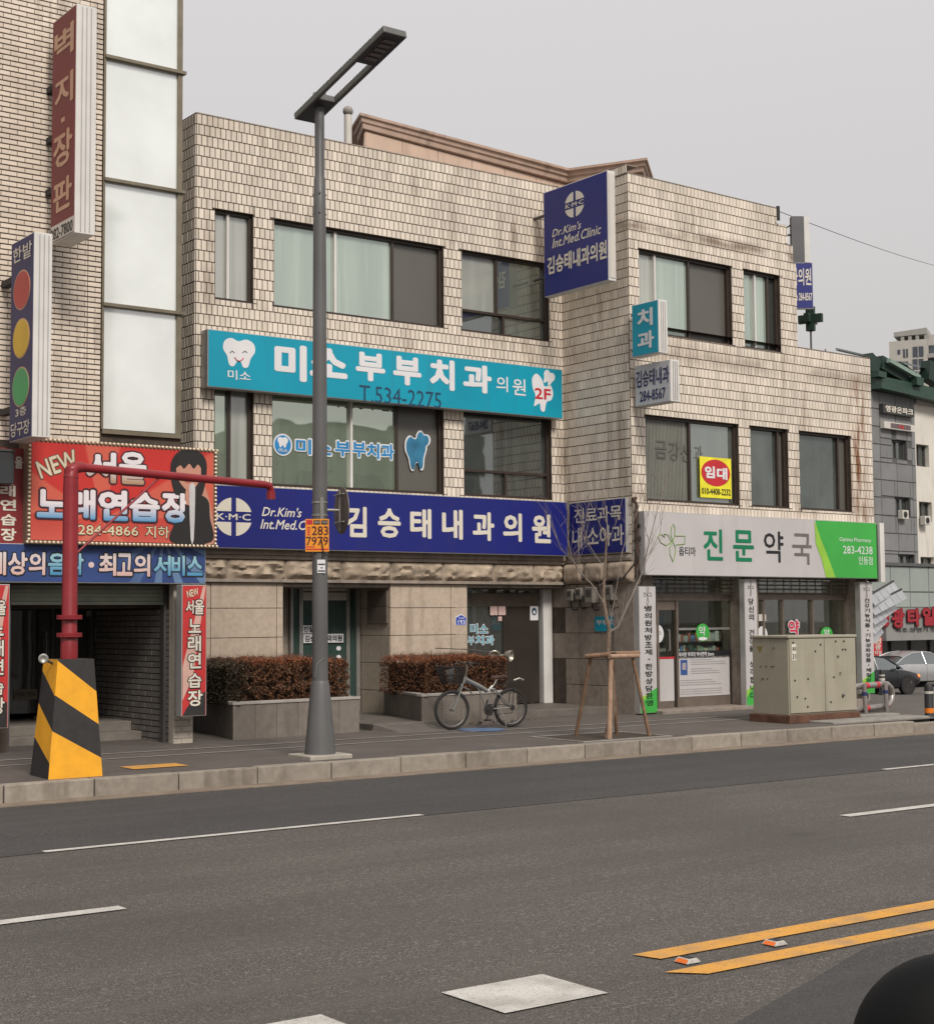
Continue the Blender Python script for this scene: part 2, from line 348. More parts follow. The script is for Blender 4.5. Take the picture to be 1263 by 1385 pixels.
def clad(root, specs, pu, pz, joint, th, mt, name, fieldname, nmax=290, jv=None):
    """nearest whole tiles become parts of their own (shared mesh), the rest one relief sheet"""
    full = []; mb = MBld()
    for F, r, holes in specs:
        for t in tile_rects(r, holes, pu, pz, joint, jv=jv):
            q = F.P((t[0]+t[1])/2, 0, (t[2]+t[3])/2); s = proj(q)
            if t[4] and -5 < s[0] < RX+5 and -5 < s[1] < RY: full.append(((q-EYEP).length, F, t))
            else: add_tile(mb, F, t, th, jit=.0012)
    full.sort(key=lambda x: x[0])
    for d, F, t in full[nmax:]: add_tile(mb, F, t, th, jit=.0012)
    o = part(fieldname, mb, mt, root, kind='stuff')
    G = Fac(0, 0, 0); one = MBld(); add_tile(one, G, (0, pu-(jv or joint), 0, pz-joint), th); me = mesh_of(one, Vector((0,0,0)), mt, name=name)
    for d, F, t in full[:nmax]:
        k = bpy.data.objects.new(name, me); COL.objects.link(k); k.parent = root
        k.location = F.P(t[0], random.uniform(-.0015, .001), t[2])-root.location; k.rotation_euler = (random.uniform(-.006, .006), 0, F.ang+random.uniform(-.006, .006))
# ------------------------------------------------------------------ ground
def gz(x):   # the street falls away gently past the corner
    t = min(1, max(0, (x-29)/16)); t = t*t*(3-2*t); return -1.05*t
def aggregate(name, base, dark, light, patch=.12):
    def ex(n, l, g, c, mixc, rng, noise_):
        t = noise_(95, 3); c = mixc(rng(t.outputs[0], .54, .62, 0, .8), c, light); t = noise_(75, 3, (1.1, .9, 1)); c = mixc(rng(t.outputs[0], .53, .6, 0, .85), c, dark); t = noise_(38, 4); c = mixc(rng(t.outputs[0], .6, .68, 0, .5), c, [x*1.6 for x in base])
        t = noise_(13, 4); c = mixc(rng(t.outputs[0], .35, .65, 0, .4), c, [x*.6 for x in base]); t = noise_(26, 4, (1,1,1)); c = mixc(rng(t.outputs[0], .55, .68, 0, .4), c, light); t = noise_(.35, 6); c = mixc(rng(t.outputs[0], .45, .68, 0, .55), c, [x*.62 for x in base]); t = noise_(1.1, 4); c = mixc(rng(t.outputs[0], .68, .76, 0, .6), c, [x*.4 for x in base])
        t = noise_(1, 4, (.05, 1.5, 1)); c = mixc(rng(t.outputs[0], .48, .62, 0, .35), c, [x*.66 for x in base]); t = noise_(1, 4, (.12, 3, 1)); c = mixc(rng(t.outputs[0], .5, .7, 0, .3), c, [min(1,x*1.5) for x in base]); return c
    return mat(name, base, .88, patch, 1.2, bump=.7, bscale=150, extra=ex)
ASPH = aggregate('worn_asphalt', (.085,.073,.063), (.012,.011,.01), (.32,.29,.26))
ASPH2 = aggregate('newer_asphalt', (.056,.052,.05), (.012,.011,.01), (.13,.12,.11))
def grid_sheet(mb, xs, y0, y1, dz, th=0.):
    for i in range(len(xs)-1):
        a, b = xs[i], xs[i+1]; mb.add([(a,y0,gz(a)+dz),(b,y0,gz(b)+dz),(b,y1,gz(b)+dz),(a,y1,gz(a)+dz)], [(0,1,2,3)])
XS = [-600, -60, -10, 0] + [29+i for i in range(0, 18)] + [60, 120, 700]
mb = MBld(); grid_sheet(mb, XS, -500, 900, 0); struct('ground', mb, ASPH)
KY = 16.1
mb = MBld(); grid_sheet(mb, [-60, 0, 29] + [29+i for i in range(1, 18)] + [60, 90], 12.5, KY-.28, .004); struct('kerbside_lane', mb, ASPH2)
mb = MBld(); mb.add([(4.9,-4,.004),(29,-4,.004),(29,5.95,.004),(7.2,5.95,.004),(6.2,5.55,.004),(5.3,5.2,.004)], [(0,1,2,3,4,5)]); struct('road_patch', mb, ASPH2)
GUT = mat('gutter_concrete', (.2,.155,.115), .85, .2, 3, bump=.3, bscale=60, streak=.4)
mb = MBld(); mb.box(-60, 21.6, KY-.3, KY-.002, -.1, .012); struct('gutter', mb, GUT)
def wornx(n, l, g, c, mixc, rng, noise_):
    t = noise_(60, 5); c = mixc(rng(t.outputs[0], .58, .72, 0, .7), c, (.09,.08,.07)); t = noise_(3.5, 6); c = mixc(rng(t.outputs[0], .45, .72, 0, .55), c, (.2,.17,.14)); t = noise_(170, 2); return mixc(rng(t.outputs[0], .6, .66, 0, .6), c, (.1,.085,.07))
LINEW = mat('road_white', (.52,.5,.46), .8, .08, 4, bump=.3, bscale=80, extra=wornx)
LINEY = mat('road_yellow', (.62,.3,.045), .8, .08, 4, bump=.3, bscale=80, extra=wornx)
def mark(name, pts, mt, z=.008):
    mb = MBld(); n = len(pts); mb.add([(x,y,z+gz(x)) for x,y in pts], [tuple(range(n))]); o = struct(name, mb, mt); return o
def rect(x0, x1, y0, y1): return [(x0,y0),(x1,y0),(x1,y1),(x0,y1)]
for x0, x1, y0, y1 in ((4.86,8.66,12.5,12.6),(15.6,19.4,12.5,12.6),(-4.6,-.9,12.5,12.6)): mark('lane_line', rect(x0,x1,y0,y1), LINEW)
for x0, x1, y0, y1 in ((.3,4.34,9.72,9.86),(11.7,15.7,9.82,9.96)): mark('lane_line', rect(x0,x1,y0,y1), LINEW)
mark('centre_line', [(6.0,6.62),(6.05,6.44),(29,6.44),(29,6.62)], LINEY); mark('centre_line', [(5.84,6.19),(6.0,6.02),(29,6.02),(29,6.19)], LINEY)
for x0, x1 in ((4.64,5.3),(3.3,3.93),(2.0,2.64)): mark('guide_dash', rect(x0,x1,6.03,6.56), LINEW)
# sidewalk
PAVE = mat('pavement_surface', (.095,.08,.07), .88, .16, 1.6, bump=.35, bscale=90, streak=.3)
SZ = .2
def swz(y): return SZ+.0045*(y-KY)
mb = MBld(); mb.add([(-60,KY+.18,swz(KY)),(21.6,KY+.18,swz(KY)),(25.6,KY+.18,.03),(25.6,20.9,.1),(21.6,22,swz(22)),(21.6,26,swz(22)),(-60,26,swz(22))], [(0,1,4,5,6),(1,2,3,4)])
mb.add([(25.6,KY+.18,.03),(25.6,20.9,.1),(29,20.9,.03),(29,KY+.18,.02)], [(0,3,2,1)])
struct('pavement', mb, PAVE)
KERB = mat('granite_kerb', (.27,.235,.195), .8, .16, 10, bump=.25, bscale=90, streak=.6, isl=.15)
kr = thing('kerb', 'long kerb of grey granite blocks between pavement and road', 'kerb', (10, KY, 0)); del kr['category']; del kr['label']; kr['kind'] = 'structure'
x = 2.8
while x < 22.5:
    mb = MBld(); zt = SZ if x < 19.7 else SZ-(x-19.7)*.04; j = random.uniform(-.006, .006)
    mb.box(x+.006, x+.994, KY+j, KY+.18, -.05, max(.04, zt+random.uniform(-.003,.003))); part('kerb_stone', mb, KERB, kr, bevel=.012); x += 1.0
mb = MBld(); mb.box(-60, 2.78, KY, KY+.18, -.05, SZ); mb.box(22.8, 29, KY, KY+.18, -.05, .035); part('far_kerb', mb, KERB, kr)
LINET = mat('thin_white_line', (.36,.34,.31), .8, .1, 4, extra=wornx)
for y in (18.82, 18.14):
    mb = MBld(); z = swz(y)+.004; mb.add([(2,y,z),(21.4,y,z),(21.4,y+.05,z),(2,y+.05,z)], [(0,1,2,3)]); struct('cycle_lane_line', mb, LINET)
mb = MBld(); p = [onz(x_, y_, .21) for x_, y_ in ((166,1037),(205,1038),(250,1034),(215,1031))]; mb.add([(7.55,16.75,swz(17)+.005),(8.25,16.75,swz(17)+.005),(8.25,17.15,swz(17)+.005),(7.55,17.15,swz(17)+.005)], [(0,1,2,3)]); struct('tactile_strip', mb, LINEY)
mb = MBld(); mb.add([(22.3,16.5,.11),(27.5,16.5,.035),(27.5,17.1,.04),(22.3,17.1,.12)], [(0,1,2,3)]); struct('tactile_strip', mb, LINEY)
BLUEP = mat('faded_blue_paint', (.07,.14,.27), .8, .2, 8, extra=wornx)
mb = MBld(); mb.lathe((14.3, 19.1, swz(19)), [(.36, 0), (.36, .006), (.0, .006)], 28); single('manhole_cover', mb, BLUEP, 'round manhole cover painted faded blue, flat on the pavement under the bicycle', 'manhole cover', (14.3,19.1,swz(19)))
# ================================================================== CLINIC BUILDING
FROST = glassy('frosted_pane', (.36,.375,.33), .22, grough=.12)
FROST2 = glassy('pale_green_pane', (.33,.39,.34), .3, (.85,.95,.88), .05)
SCREEN = glassy('brown_insect_screen', (.085,.08,.066), .06, grough=.3)
MIRR = glassy('reflecting_green_pane', (.22,.27,.20), .55, (.82,.9,.78))
DGL = glassy('dark_pane', (.03,.035,.032), .28, (.75,.8,.78))
GGL = glassy('grey_pane', (.1,.115,.1), .35, (.8,.86,.82))
TEALGL = glassy('dark_green_film_glass', (.012,.04,.032), .07, (.8,.9,.85))
BLIND = glassy('vertical_blind_pane', (.2,.2,.17), .2, (.8,.82,.8))
def window(F, root, r, mull=(), mats=(FROST,), trans=None, tmats=(), tm=(), fr=.045, rec=.17, frm=BROWN, label=None, fd=.06, mm=None):
    """frame is the part, mullions and panes its sub-parts. trans: height fraction of a transom"""
    u0, u1, z0, z1 = r; a, b = -rec, -rec+fd+.04; mb = MBld()
    mb.fbox(F, u0, u1, a, b, z1-fr, z1); mb.fbox(F, u0, u1, a, b, z0, z0+fr); mb.fbox(F, u0, u0+fr, a, b-.002, z0+fr, z1-fr); mb.fbox(F, u1-fr, u1, a, b-.002, z0+fr, z1-fr)
    w = part('window', mb, frm, root, label=label)
    def row(za, zb, mull, mats):
        e = [u0+fr]+[u0+(u1-u0)*k for k in mull]+[u1-fr]
        for i in range(len(e)-1):
            g = MBld(); wg = -rec+.02+(.012 if i % 2 else 0); g.fbox(F, e[i], e[i+1], wg, wg+.006, za, zb); part('pane', g, mats[i % len(mats)], w)
        for k in range(1, len(e)-1):
            g = MBld(); g.fbox(F, e[k]-fr*.5, e[k]+fr*.5, a, b-.01, za, zb); part('mullion', g, (mm or {}).get(k, frm), w)
    if trans:
        zt = z0+(z1-z0)*trans; g = MBld(); g.fbox(F, u0+fr, u1-fr, a, b-.004, zt-fr/2, zt+fr/2); part('transom', g, frm, w)
        row(zt+fr/2, z1-fr, mull, mats); row(z0+fr, zt-fr/2, tm or mull, tmats)
    else: row(z0+fr, z1-fr, mull, mats)
    return w
TOP = 10.0
cb = thing('clinic_building', 'three storey building clad in cream tiles with a pharmacy in its right wing', 'building', (14.5, 22.1, .2))
mL, mR = 10.95, 18.5
zL0 = MB.M(400, 745)[1]; zL1 = MB.M(400, 757.5)[1]; zL2 = MB.M(400, 785.5)[1]
W = {}
W[1] = MB.R(290.7,282,342,411); W[2] = MB.R(370.5,295,600,444); W[3] = MB.R(624,337,742.5,461)
W[4] = MB.R(290,505,342,655); W[5] = MB.R(368,515,600,668.5); W[6] = MB.R(626.5,535,746,676.5)
z3 = (W[1][2]+W[2][2]+W[3][2])/3; t3 = (W[1][3]+W[2][3]+W[3][3])/3; z2 = (W[5][2]+W[6][2])/2
for k in (1,2,3): W[k] = (W[k][0], W[k][1], z3, t3)
t2 = W[5][3]
for k in (4,5,6): W[k] = (W[k][0], W[k][1], z2, t2)
mbh = [W[k] for k in range(1, 7)]
W[7] = RB.R(863.3,335.4,990.5,467); W[8] = RB.R(1005,367,1056,474)
W[9] = RB.R(872,560.7,1000,684); W[10] = RB.R(1014,577,1067,687); W[11] = RB.R(1080,583.5,1152,691)
for k in (8,): W[k] = (W[k][0], W[k][1], W[7][2], W[7][3])
for k in (10, 11): W[k] = (W[k][0], W[k][1], W[9][2], W[9][3])
rTop = RB.M(900, 246)[1]; rU = RB.M(1077, 400)[0]; rLow = RB.M(1140, 479.5)[1]; rEnd = RB.M(1178, 560)[0]
notch = [(RB.M(1050,290)[0], 99, RB.M(1055,303)[1], 99), (RB.M(1064,300)[0], 99, RB.M(1066,330)[1], 99), (RB.M(1071,300)[0], 99, RB.M(1075,356)[1], 99)]
shopz = RB.M(900, 779)[1]+.02
# bodies (set behind the cladding)
mb = MBld(); g = .4
holed_wall(mb, MB, (mL, mR, zL1, TOP), mbh, .16); part('wall', mb, GROUT, cb)
mb = MBld(); mb.fbox(Fac(0,22.1,0), mL+.01, mR, -.45, -.2, 2.6, TOP-.02); mb.box(mL+.01, mR, 22.5, 31, 2.6, 9.4); mb.box(mL+.01, mL+.3, 22.2, 31, .2, TOP-.03); part('wall_core', mb, GROUT, cb)
mb = MBld(); SWl = 1.85; holed_wall(mb, SW, (0, SWl+.001, zL2, TOP), [], .1); mb.fquad(SW, -.9, 0, .2, zL2, 0)
holed_wall(mb, RB, (0, rU, rLow, rTop), [W[7], W[8]]+notch, .16); holed_wall(mb, RB, (0, rEnd, shopz, rLow), [W[7], W[8], W[9], W[10], W[11]], .16)
part('wall', mb, GROUT, cb)
mb = MBld(); Q = RB.P
def rbbox(mb, u0, u1, d0, d1, z0, z1): mb.fbox(RB, u0, u1, -d1, -d0, z0, z1)
rbbox(mb, .36, rU-.02, .22, 9, rLow, rTop-.25); rbbox(mb, .36, rEnd-.02, .22, 9, shopz+.3, rLow-.02)
rbbox(mb, rU-.25, rU-.01, .2, 9, rLow, RB.M(1075,356)[1]-.03)   # end wall of the upper storey
rbbox(mb, .03, rU-.7, .17, .3, rTop-.3, rTop-.03); rbbox(mb, rEnd-.3, rEnd-.01, .2, 9, .2, shopz+.3)
part('wall_core', mb, mat('plain_render', (.3,.27,.23), .8, .15, 2, streak=.5), cb)
LS = Fac(mL, 31, -pi/2)
clad(cb, [(MB, (mL, mR, zL1, TOP), mbh), (SW, (0, SWl, zL2+.35, TOP), []), (LS, (6.5, 8.9, 3, TOP), []),
          (RB, (0, rU, rLow, rTop), [W[7], W[8]]+notch), (RB, (0, rEnd, shopz, rLow), [W[7], W[8], W[9], W[10], W[11]])], .0955, .170, .0115, .012, TILE, 'tile', 'tile_cladding')
# parapet caps, top return
mb = MBld(); mb.box(mL-.005, mR, 22.085, 22.35, TOP+.001, TOP+.018); mb.box(mL-.005, mL+.3, 22.351, 31, TOP+.001, TOP+.018); part('parapet_cap', mb, STONE_D, cb)
mb = MBld(); mb.fbox(RB, -.01, notch[0][0], -.3, .012, rTop+.001, rTop+.016); mb.fbox(RB, rU, rEnd, -.3, .012, rLow+.001, rLow+.016); mb.fbox(SW, .2, 1.82, -.3, .012, TOP+.001, TOP+.016); part('parapet_cap', mb, STONE_D, cb)
window(MB, cb, W[1], (.4,), (FROST, FROST), mm={1: WHITE}, label='narrow frosted window with a white centre bar')
window(MB, cb, W[2], (.36,.7), (FROST2, FROST2, SCREEN), mm={1: WHITE}); window(MB, cb, W[3], (.42,), (FROST, GGL), trans=.27, tmats=(DGL, GGL), tm=(.5,))
window(MB, cb, W[4], (.45,), (MIRR, FROST)); w5 = window(MB, cb, W[5], (.46,.73), (MIRR, MIRR, SCREEN), mm={1: WHITE}); window(MB, cb, W[6], (), (DGL,), trans=.27, tmats=(DGL, DGL), tm=(.5,))
window(RB, cb, W[7], (.2,.56), (FROST, FROST2, SCREEN), mm={1: WHITE}); window(RB, cb, W[8], (.4,.75), (FROST2, FROST2, DGL), mm={1: WHITE})
window(RB, cb, W[9], (.5,), (BLIND, GGL)); DG2 = glassy('murky_pane', (.05,.06,.052), .16, (.75,.82,.8), .04, .7)
window(RB, cb, W[10], (.82,), (DG2, SCREEN)); window(RB, cb, W[11], (.82,), (DG2, SCREEN))
# sills
for F, ks in ((MB, (1,2,3,4,5,6)), (RB, (7,8,9,10,11))):
    for k in ks: mb = MBld(); mb.fbox(F, W[k][0]+.003, W[k][1]-.003, -.165, -.004, W[k][2]+.001, W[k][2]+.014); part('window_sill', mb, BROWN, cb)
mb = MBld()      # blinds behind the lower pharmacy window
n_ = 30
for i in range(n_):
    u = W[9][0]+.06+(W[9][1]-W[9][0])*.44*i/n_; mb.fbox(RB, u, u+.012, -.139, -.135, W[9][2]+.06, W[9][3]-.06)
part('blind_slat', mb, mat('blind_grey', (.17,.17,.145), .8), cb, kind='stuff')
# flat blue tooth and lettering on the first floor glass
FILM = mat('blue_film', (.02,.22,.5), .4, .1)
x = [('미소부부치과', 0)]
for wd, b in (('미',(400,591,422,615)),('소',(427,592,448,616)),('부',(453,595,474,620)),('부',(476,597,495,621)),('치',(496,599,513,623)),('과',(514,601,532,624))):
    pass
L5 = [('미',400,593,421,615),('소',426,594,448,616),('부',453,596,474,618),('부',476,597,495,619),('치',496,599,513,621),('과',515,600,533,622)]
words('window_lettering', MB, L5, -.13, INKW, cb, off=.12, grow=.025); words('window_lettering', MB, L5, -.127, FILM, cb, off=.05)
def disc_pts(F, cx_, cy_, rx, ry, w, n=28): 
    c = F.M(cx_, cy_, w); r1 = abs(F.M(cx_+rx, cy_, w)[0]-c[0]); r2 = abs(F.M(cx_, cy_+ry, w)[1]-c[1]); return [(c[0]+r1*cos(2*pi*i/n), c[1]+r2*sin(2*pi*i/n)) for i in range(n)]
def disc(name, F, cx_, cy_, rx, ry, w, mt, parent): mb = MBld(); mb.fpoly(F, disc_pts(F, cx_, cy_, rx, ry, w), w-.003, w); return part(name, mb, mt, parent)
disc('window_sticker', MB, 382.5, 601.5, 13, 15, -.129, INKW, cb); disc('window_sticker', MB, 382.5, 601.5, 11, 13, -.125, FILM, cb)
TOOTH = [(-.9,.75),(-.5,1),(-.05,.82),(.45,1),(.9,.75),(1,.2),(.72,-.35),(.55,-.95),(.25,-1),(.1,-.62),(-.12,-.62),(-.35,-1),(-.62,-.9),(-.75,-.3),(-1,.2)]
def tooth(name, F, cx_, cy_, rx, ry, w, mt, parent, rot=0, pts=TOOTH):
    c = F.M(cx_, cy_, w); r1 = abs(F.M(cx_+rx, cy_, w)[0]-c[0]); r2 = abs(F.M(cx_, cy_+ry, w)[1]-c[1])
    q = [(x*cos(rot)-y*sin(rot), x*sin(rot)+y*cos(rot)) for x, y in pts]
    return shape(name, F, [(c[0]+x*r1, c[1]+y*r2) for x, y in q], w, mt, parent, 4, px=False)
tooth('window_sticker', MB, 382.5, 598, 7, 7, -.12, INKW, cb); words('window_lettering', MB, [('미소', 377,606,389,612)], -.118, INKW, cb)
for gx, gy, a, b, rr in ((563,612,13,22,.1),(571,597,8,11,-.4)):
    dq = .002 if a < 10 else 0; tooth('window_sticker', MB, gx, gy, a+2, b+2, -.112+dq*.4, INKW, cb, rr); tooth('window_sticker', MB, gx, gy, a, b, -.108+dq, mat('blue_tooth_film', (.03,.16,.28), .4, .4, 3), cb, rr)
# posters, lettering on the pharmacy-side glass
GRT = mat('old_grey_letters', (.09,.09,.08), .6, .2)
words('window_lettering', RB, [('금',886,595,902,621),('강',904,597,919,624),('산',921,600,935,625),('과',938,602,950,626)], -.13, GRT, cb, off=.02)
lp = thing('rental_poster', 'yellow poster with a red oval reading 임대 in the lower window above the pharmacy sign', 'poster', RB.P(RB.M(968,645)[0], -.08, RB.M(968,672)[1]))
r = RB.R(946,617,989.5,675,-.085); mb = MBld(); mb.fbox(RB, r[0], r[1], -.09, -.085, r[2], r[3]); part('sheet', mb, mat('poster_yellow', (.75,.68,.03), .5), lp)
mb = MBld(); mb.fpoly(RB, [((r[0]+r[1])/2+(r[1]-r[0])*.46*cos(t*pi/12), r[2]+(r[3]-r[2])*(.62+.33*sin(t*pi/12))) for t in range(24)], -.085, -.081); part('red_oval', mb, RED, lp)
words('lettering', RB, [('임', frac(r,.14,.46,.48,.78)), ('대', frac(r,.52,.86,.46,.76))], -.077, INKW, lp, off=.07, px=False); words('lettering', RB, [('010-4408-2232', frac(r,.04,.96,.08,.24))], -.08, BLACK, lp, off=.03, px=False)
# ledge and split stone band
mb = MBld(); mb.fbox(MB, mL, mR, -.2, .10, zL0-.001-(zL0-zL1)*.55, zL0+.05); mb.fbox(MB, mL, mR, -.2, .06, zL1+.004, zL0-.002-(zL0-zL1)*.55); part('ledge_moulding', mb, STONE_D, cb, bevel=.008)
def split_block(F, u0, u1, z0, z1, w0, dw, seed, name='split_stone', nx=22, nz=9, round_=False):
    mb = MBld(); vs = []; P = F.P
    for j in range(nz+1):
        for i in range(nx+1):
            a, b = i/nx, j/nz; u = u0+(u1-u0)*a; z = z0+(z1-z0)*b; e = min(a, 1-a)*(u1-u0)/.07; e2 = min(b, 1-b)*(z1-z0)/.055; k = min(1, e)*min(1, e2)
            nn = noise.fractal(Vector((u*4.5, z*7, seed)), 1., 2., 5)+.5*noise.noise(Vector((u*17, z*22, seed))); 
            prof = (.55+.45*nn) if not round_ else (.85+.12*nn)
            if not round_: k *= .35+.65*(1 if noise.noise(Vector((u*3, z*9, seed+5)))+.35 > 0 else .25)
            vs.append(P(u, w0+dw*k*max(.05, prof), z))
    fs = [(j*(nx+1)+i, j*(nx+1)+i+1, (j+1)*(nx+1)+i+1, (j+1)*(nx+1)+i) for j in range(nz) for i in range(nx)]
    b = len(vs); vs += [P(u0, w0-.05, z0), P(u1, w0-.05, z0), P(u1, w0-.05, z1), P(u0, w0-.05, z1)]; mb.add(vs, fs)
    q = [0, nx, (nx+1)*(nz+1)-1, (nx+1)*nz]; mb.f += [(q[0], b, b+1, q[1]), (q[1], b+1, b+2, q[2]), (q[2], b+2, b+3, q[3]), (q[3], b+3, b, q[0])]; mb.mi += [0]*4
    return part(name, mb, STONE_C, cb, smooth=50)
js = [mL, 11.52, 12.57, 13.64, 14.63, 15.72, 16.83, 17.75, 18.44]
mb = MBld(); mb.fbox(MB, mL, mR, -.2, .0, zL2+.02, zL1-.001); mb.fbox(MB, mL, mR, -.2, .07, zL2-.03, zL2+.018); part('stone_band_backing', mb, STONE_D, cb)
for i in range(len(js)-1): split_block(MB, js[i]+.01, js[i+1]-.01, zL2+.03, zL1-.004, .0, .15, i*3.1)
for i, (a, b) in enumerate(((0.03,.6),(.62,1.22),(1.24,1.88))): split_block(SW, a, b, zL2-.02, zL2+.36, .02, .12, 40+i*2.3, 'rounded_stone', round_=True)
mb = MBld(); mb.fbox(SW, 0, 1.87, -.1, .06, zL2+.362, zL2+.42); part('ledge_moulding', mb, STONE_D, cb, bevel=.008)
# ground floor stone panels
def panels(F, us, zs, w0=-.03, w1=0., mt=STONE, j=.005, root=cb, name='stone_panel'):
    for i in range(len(us)-1):
        for k in range(len(zs)-1):
            mb = MBld(); d = random.uniform(-.0015, .0015); mb.fbox(F, us[i]+j, us[i+1]-j, w0, w1+d, zs[k]+j, zs[k+1]-j); part(name, mb, mt, root, bevel=.003)
zs = [.18, .69, 1.16, 1.63, 2.1, zL2-.032]
o1a, o1b = MB.M(383, 800)[0], MB.M(528, 860)[0]; o2a = MB.M(632, 840)[0]
u285 = MB.M(285, 850)[0]; u604 = MB.M(610, 850)[0]
mb = MBld(); mb.fbox(MB, mL, o1a-.002, -.3, -.031, .1, zL2-.032); mb.fbox(MB, o1b+.002, o2a-.002, -.3, -.031, .1, zL2-.032); part('wall_backing', mb, GROUT, cb, kind='stuff')
panels(MB, [mL, u285, o1a-.12, o1a], zs); panels(MB, [o1b, u604, o2a], zs)
# entrance one: recess with dark green glazing, and its right cheek
Y1 = 23.05; E1 = Fac(0, Y1, 0); C1 = Fac(o1b, Y1, -pi/2)
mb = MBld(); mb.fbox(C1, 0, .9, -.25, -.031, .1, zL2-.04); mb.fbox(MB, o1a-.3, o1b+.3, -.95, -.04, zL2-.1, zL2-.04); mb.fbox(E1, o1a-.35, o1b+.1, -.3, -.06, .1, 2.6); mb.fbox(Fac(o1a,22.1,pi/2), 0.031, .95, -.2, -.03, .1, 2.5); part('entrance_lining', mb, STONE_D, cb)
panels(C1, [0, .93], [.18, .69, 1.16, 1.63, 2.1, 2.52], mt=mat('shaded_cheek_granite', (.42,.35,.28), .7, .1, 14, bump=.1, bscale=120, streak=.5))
dl, dr, dm1, dm2 = E1.M(392, 850)[0], E1.M(486, 850)[0], E1.M(406, 850)[0], E1.M(470, 850)[0]
zd0, zd1, zd2 = .32, E1.M(430, 812)[1], E1.M(430, 803)[1]
mb = MBld()
for a, b in ((dl, dl+.05), (dm1-.03, dm1+.04), (dm2-.04, dm2+.03), (dr-.08, dr)): mb.fbox(E1, a, b, -.04, .03, zd0, 2.5)
for a, b in ((dl+.05,dm1-.03),(dm1+.04,dm2-.04),(dm2+.03,dr-.08)): mb.fbox(E1, a, b, -.035, .028, 2.44, 2.5); mb.fbox(E1, a, b, -.035, .028, zd0, zd0+.08)
d1 = part('entrance_frame', mb, ALU, cb)
mb = MBld(); mb.fbox(E1, dm1+.04, dm2-.04, -.034, .034, zd1, zd2+.02); mb.fbox(E1, dm1+.04, dm2-.04, -.034, .026, E1.M(430,798)[1]-.02, E1.M(430,798)[1]+.04); part('door_header', mb, CREAM, d1)
for a, b in ((dl+.05,dm1-.03),(dm1+.04,dm2-.04),(dm2+.03,dr-.08)):
    mb = MBld(); mb.fbox(E1, a, b, -.01, -.004, zd0+.08, zd1 if a > dm1 and b < dm2 else 2.44); part('glass_pane', mb, TEALGL, d1)
mb = MBld(); mb.fbox(E1, dm1+.04, dm2-.04, -.01, -.004, zd2+.06, 2.44); part('glass_pane', mb, TEALGL, d1)
for q4 in ((410,846,431,856.5), (410.5,858,464.5,869)):
    r = E1.R(*q4, .03); mb = MBld(); mb.fbox(E1, r[0], r[1], .026, .03, r[2], r[3]); part('door_sticker', mb, INKW, cb); words('door_lettering', E1, [(('친절한', '김승태내과의원')[q4[1] > 850], frac(r,.03,.97,.12,.88))], .032, BLACK, cb, off=.05, px=False)
for yy in (877, 889): disc('door_sticker', E1, 458, yy, 3.2, 3, .0, INKW, cb)
mb = MBld(); r = MB.R(386.5,799,392,822,.004); mb.fbox(MB, r[0], r[1], -.001, .006, r[2], r[3])
gp = thing('wall_panel_box', 'two stacked grey perforated metal cover plates on the cheek wall of the left entrance', 'cover plate', C1.P(.5, .03, 1.6))
for a, b in ((800,820),(821,843)):
    r = C1.R(497, a, 523, b, .03); mb = MBld(); mb.fbox(C1, r[0], r[1], .0, .035, r[2], r[3]); q = part('plate', mb, ALUB, gp, bevel=.005); mb = MBld()
    for i in range(4):
        for k in range(3): c = C1.P(r[0]+(r[1]-r[0])*(.2+.2*i), .036, r[2]+(r[3]-r[2])*(.25+.25*k)); mb.cyl(c, c+C1.n*.002, .008, n=6)
    part('holes', mb, BLACK, q)
# stair and floor slabs
SLAB = mat('dark_floor_slab', (.13,.115,.1), .6, .15, 3, bump=.15, streak=.3)
mb = MBld(); mb.box(12.95, 14.6, 20.05, 23.1, .1, .31); mb.box8([(12.9,19.3,.2),(13.85,19.3,.2),(13.85,20.04,.2),(12.9,20.04,.2),(13.0,19.38,.215),(13.84,19.38,.215),(13.84,20.04,.305),(12.95,20.04,.305)]); part('entrance_step', mb, SLAB, cb, bevel=.01)
mb = MBld(); mb.box(15.9, 18.49, 20.9, 22.9, .1, .33); part('entrance_step', mb, SLAB, cb, bevel=.012)
# entrance two
Y2 = 22.55; E2 = Fac(0, Y2, 0)
zt = E2.M(690, 788)[1]; za, zb = E2.M(690, 811)[1], E2.M(690, 803)[1]; zc, zd = E2.M(690,820)[1], E2.M(690,812.5)[1]
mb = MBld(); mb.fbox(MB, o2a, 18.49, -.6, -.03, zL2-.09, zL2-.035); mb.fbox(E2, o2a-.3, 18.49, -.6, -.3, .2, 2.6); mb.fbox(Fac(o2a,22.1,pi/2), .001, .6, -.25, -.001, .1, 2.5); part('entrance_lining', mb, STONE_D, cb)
p1, p2 = E2.M(729, 850)[0], E2.M(742, 850)[0]
mb = MBld(); mb.fbox(E2, o2a, p1, -.05, .03, za-.02, zb); mb.fbox(E2, o2a, p1-.02, -.05, .02, zc, zd); mb.fbox(E2, o2a, o2a+.05, -.05, .028, .33, zc); mb.fbox(E2, o2a, p1, -.05, .02, zt-.04, zt+.06); f2 = part('entrance_frame', mb, ALUB, cb)
mb = MBld(); mb.fbox(E2, E2.M(735,850,.1)[0], E2.M(747,850,.1)[0], -.05, .1, .33, zL2-.1); part('door_post', mb, WHITE, f2, bevel=.01)
gx = E2.M(679, 850)[0]
mb = MBld(); mb.fbox(E2, o2a+.05, gx, -.01, -.003, .4, zc-.001); part('glass_pane', mb, DGL, f2)
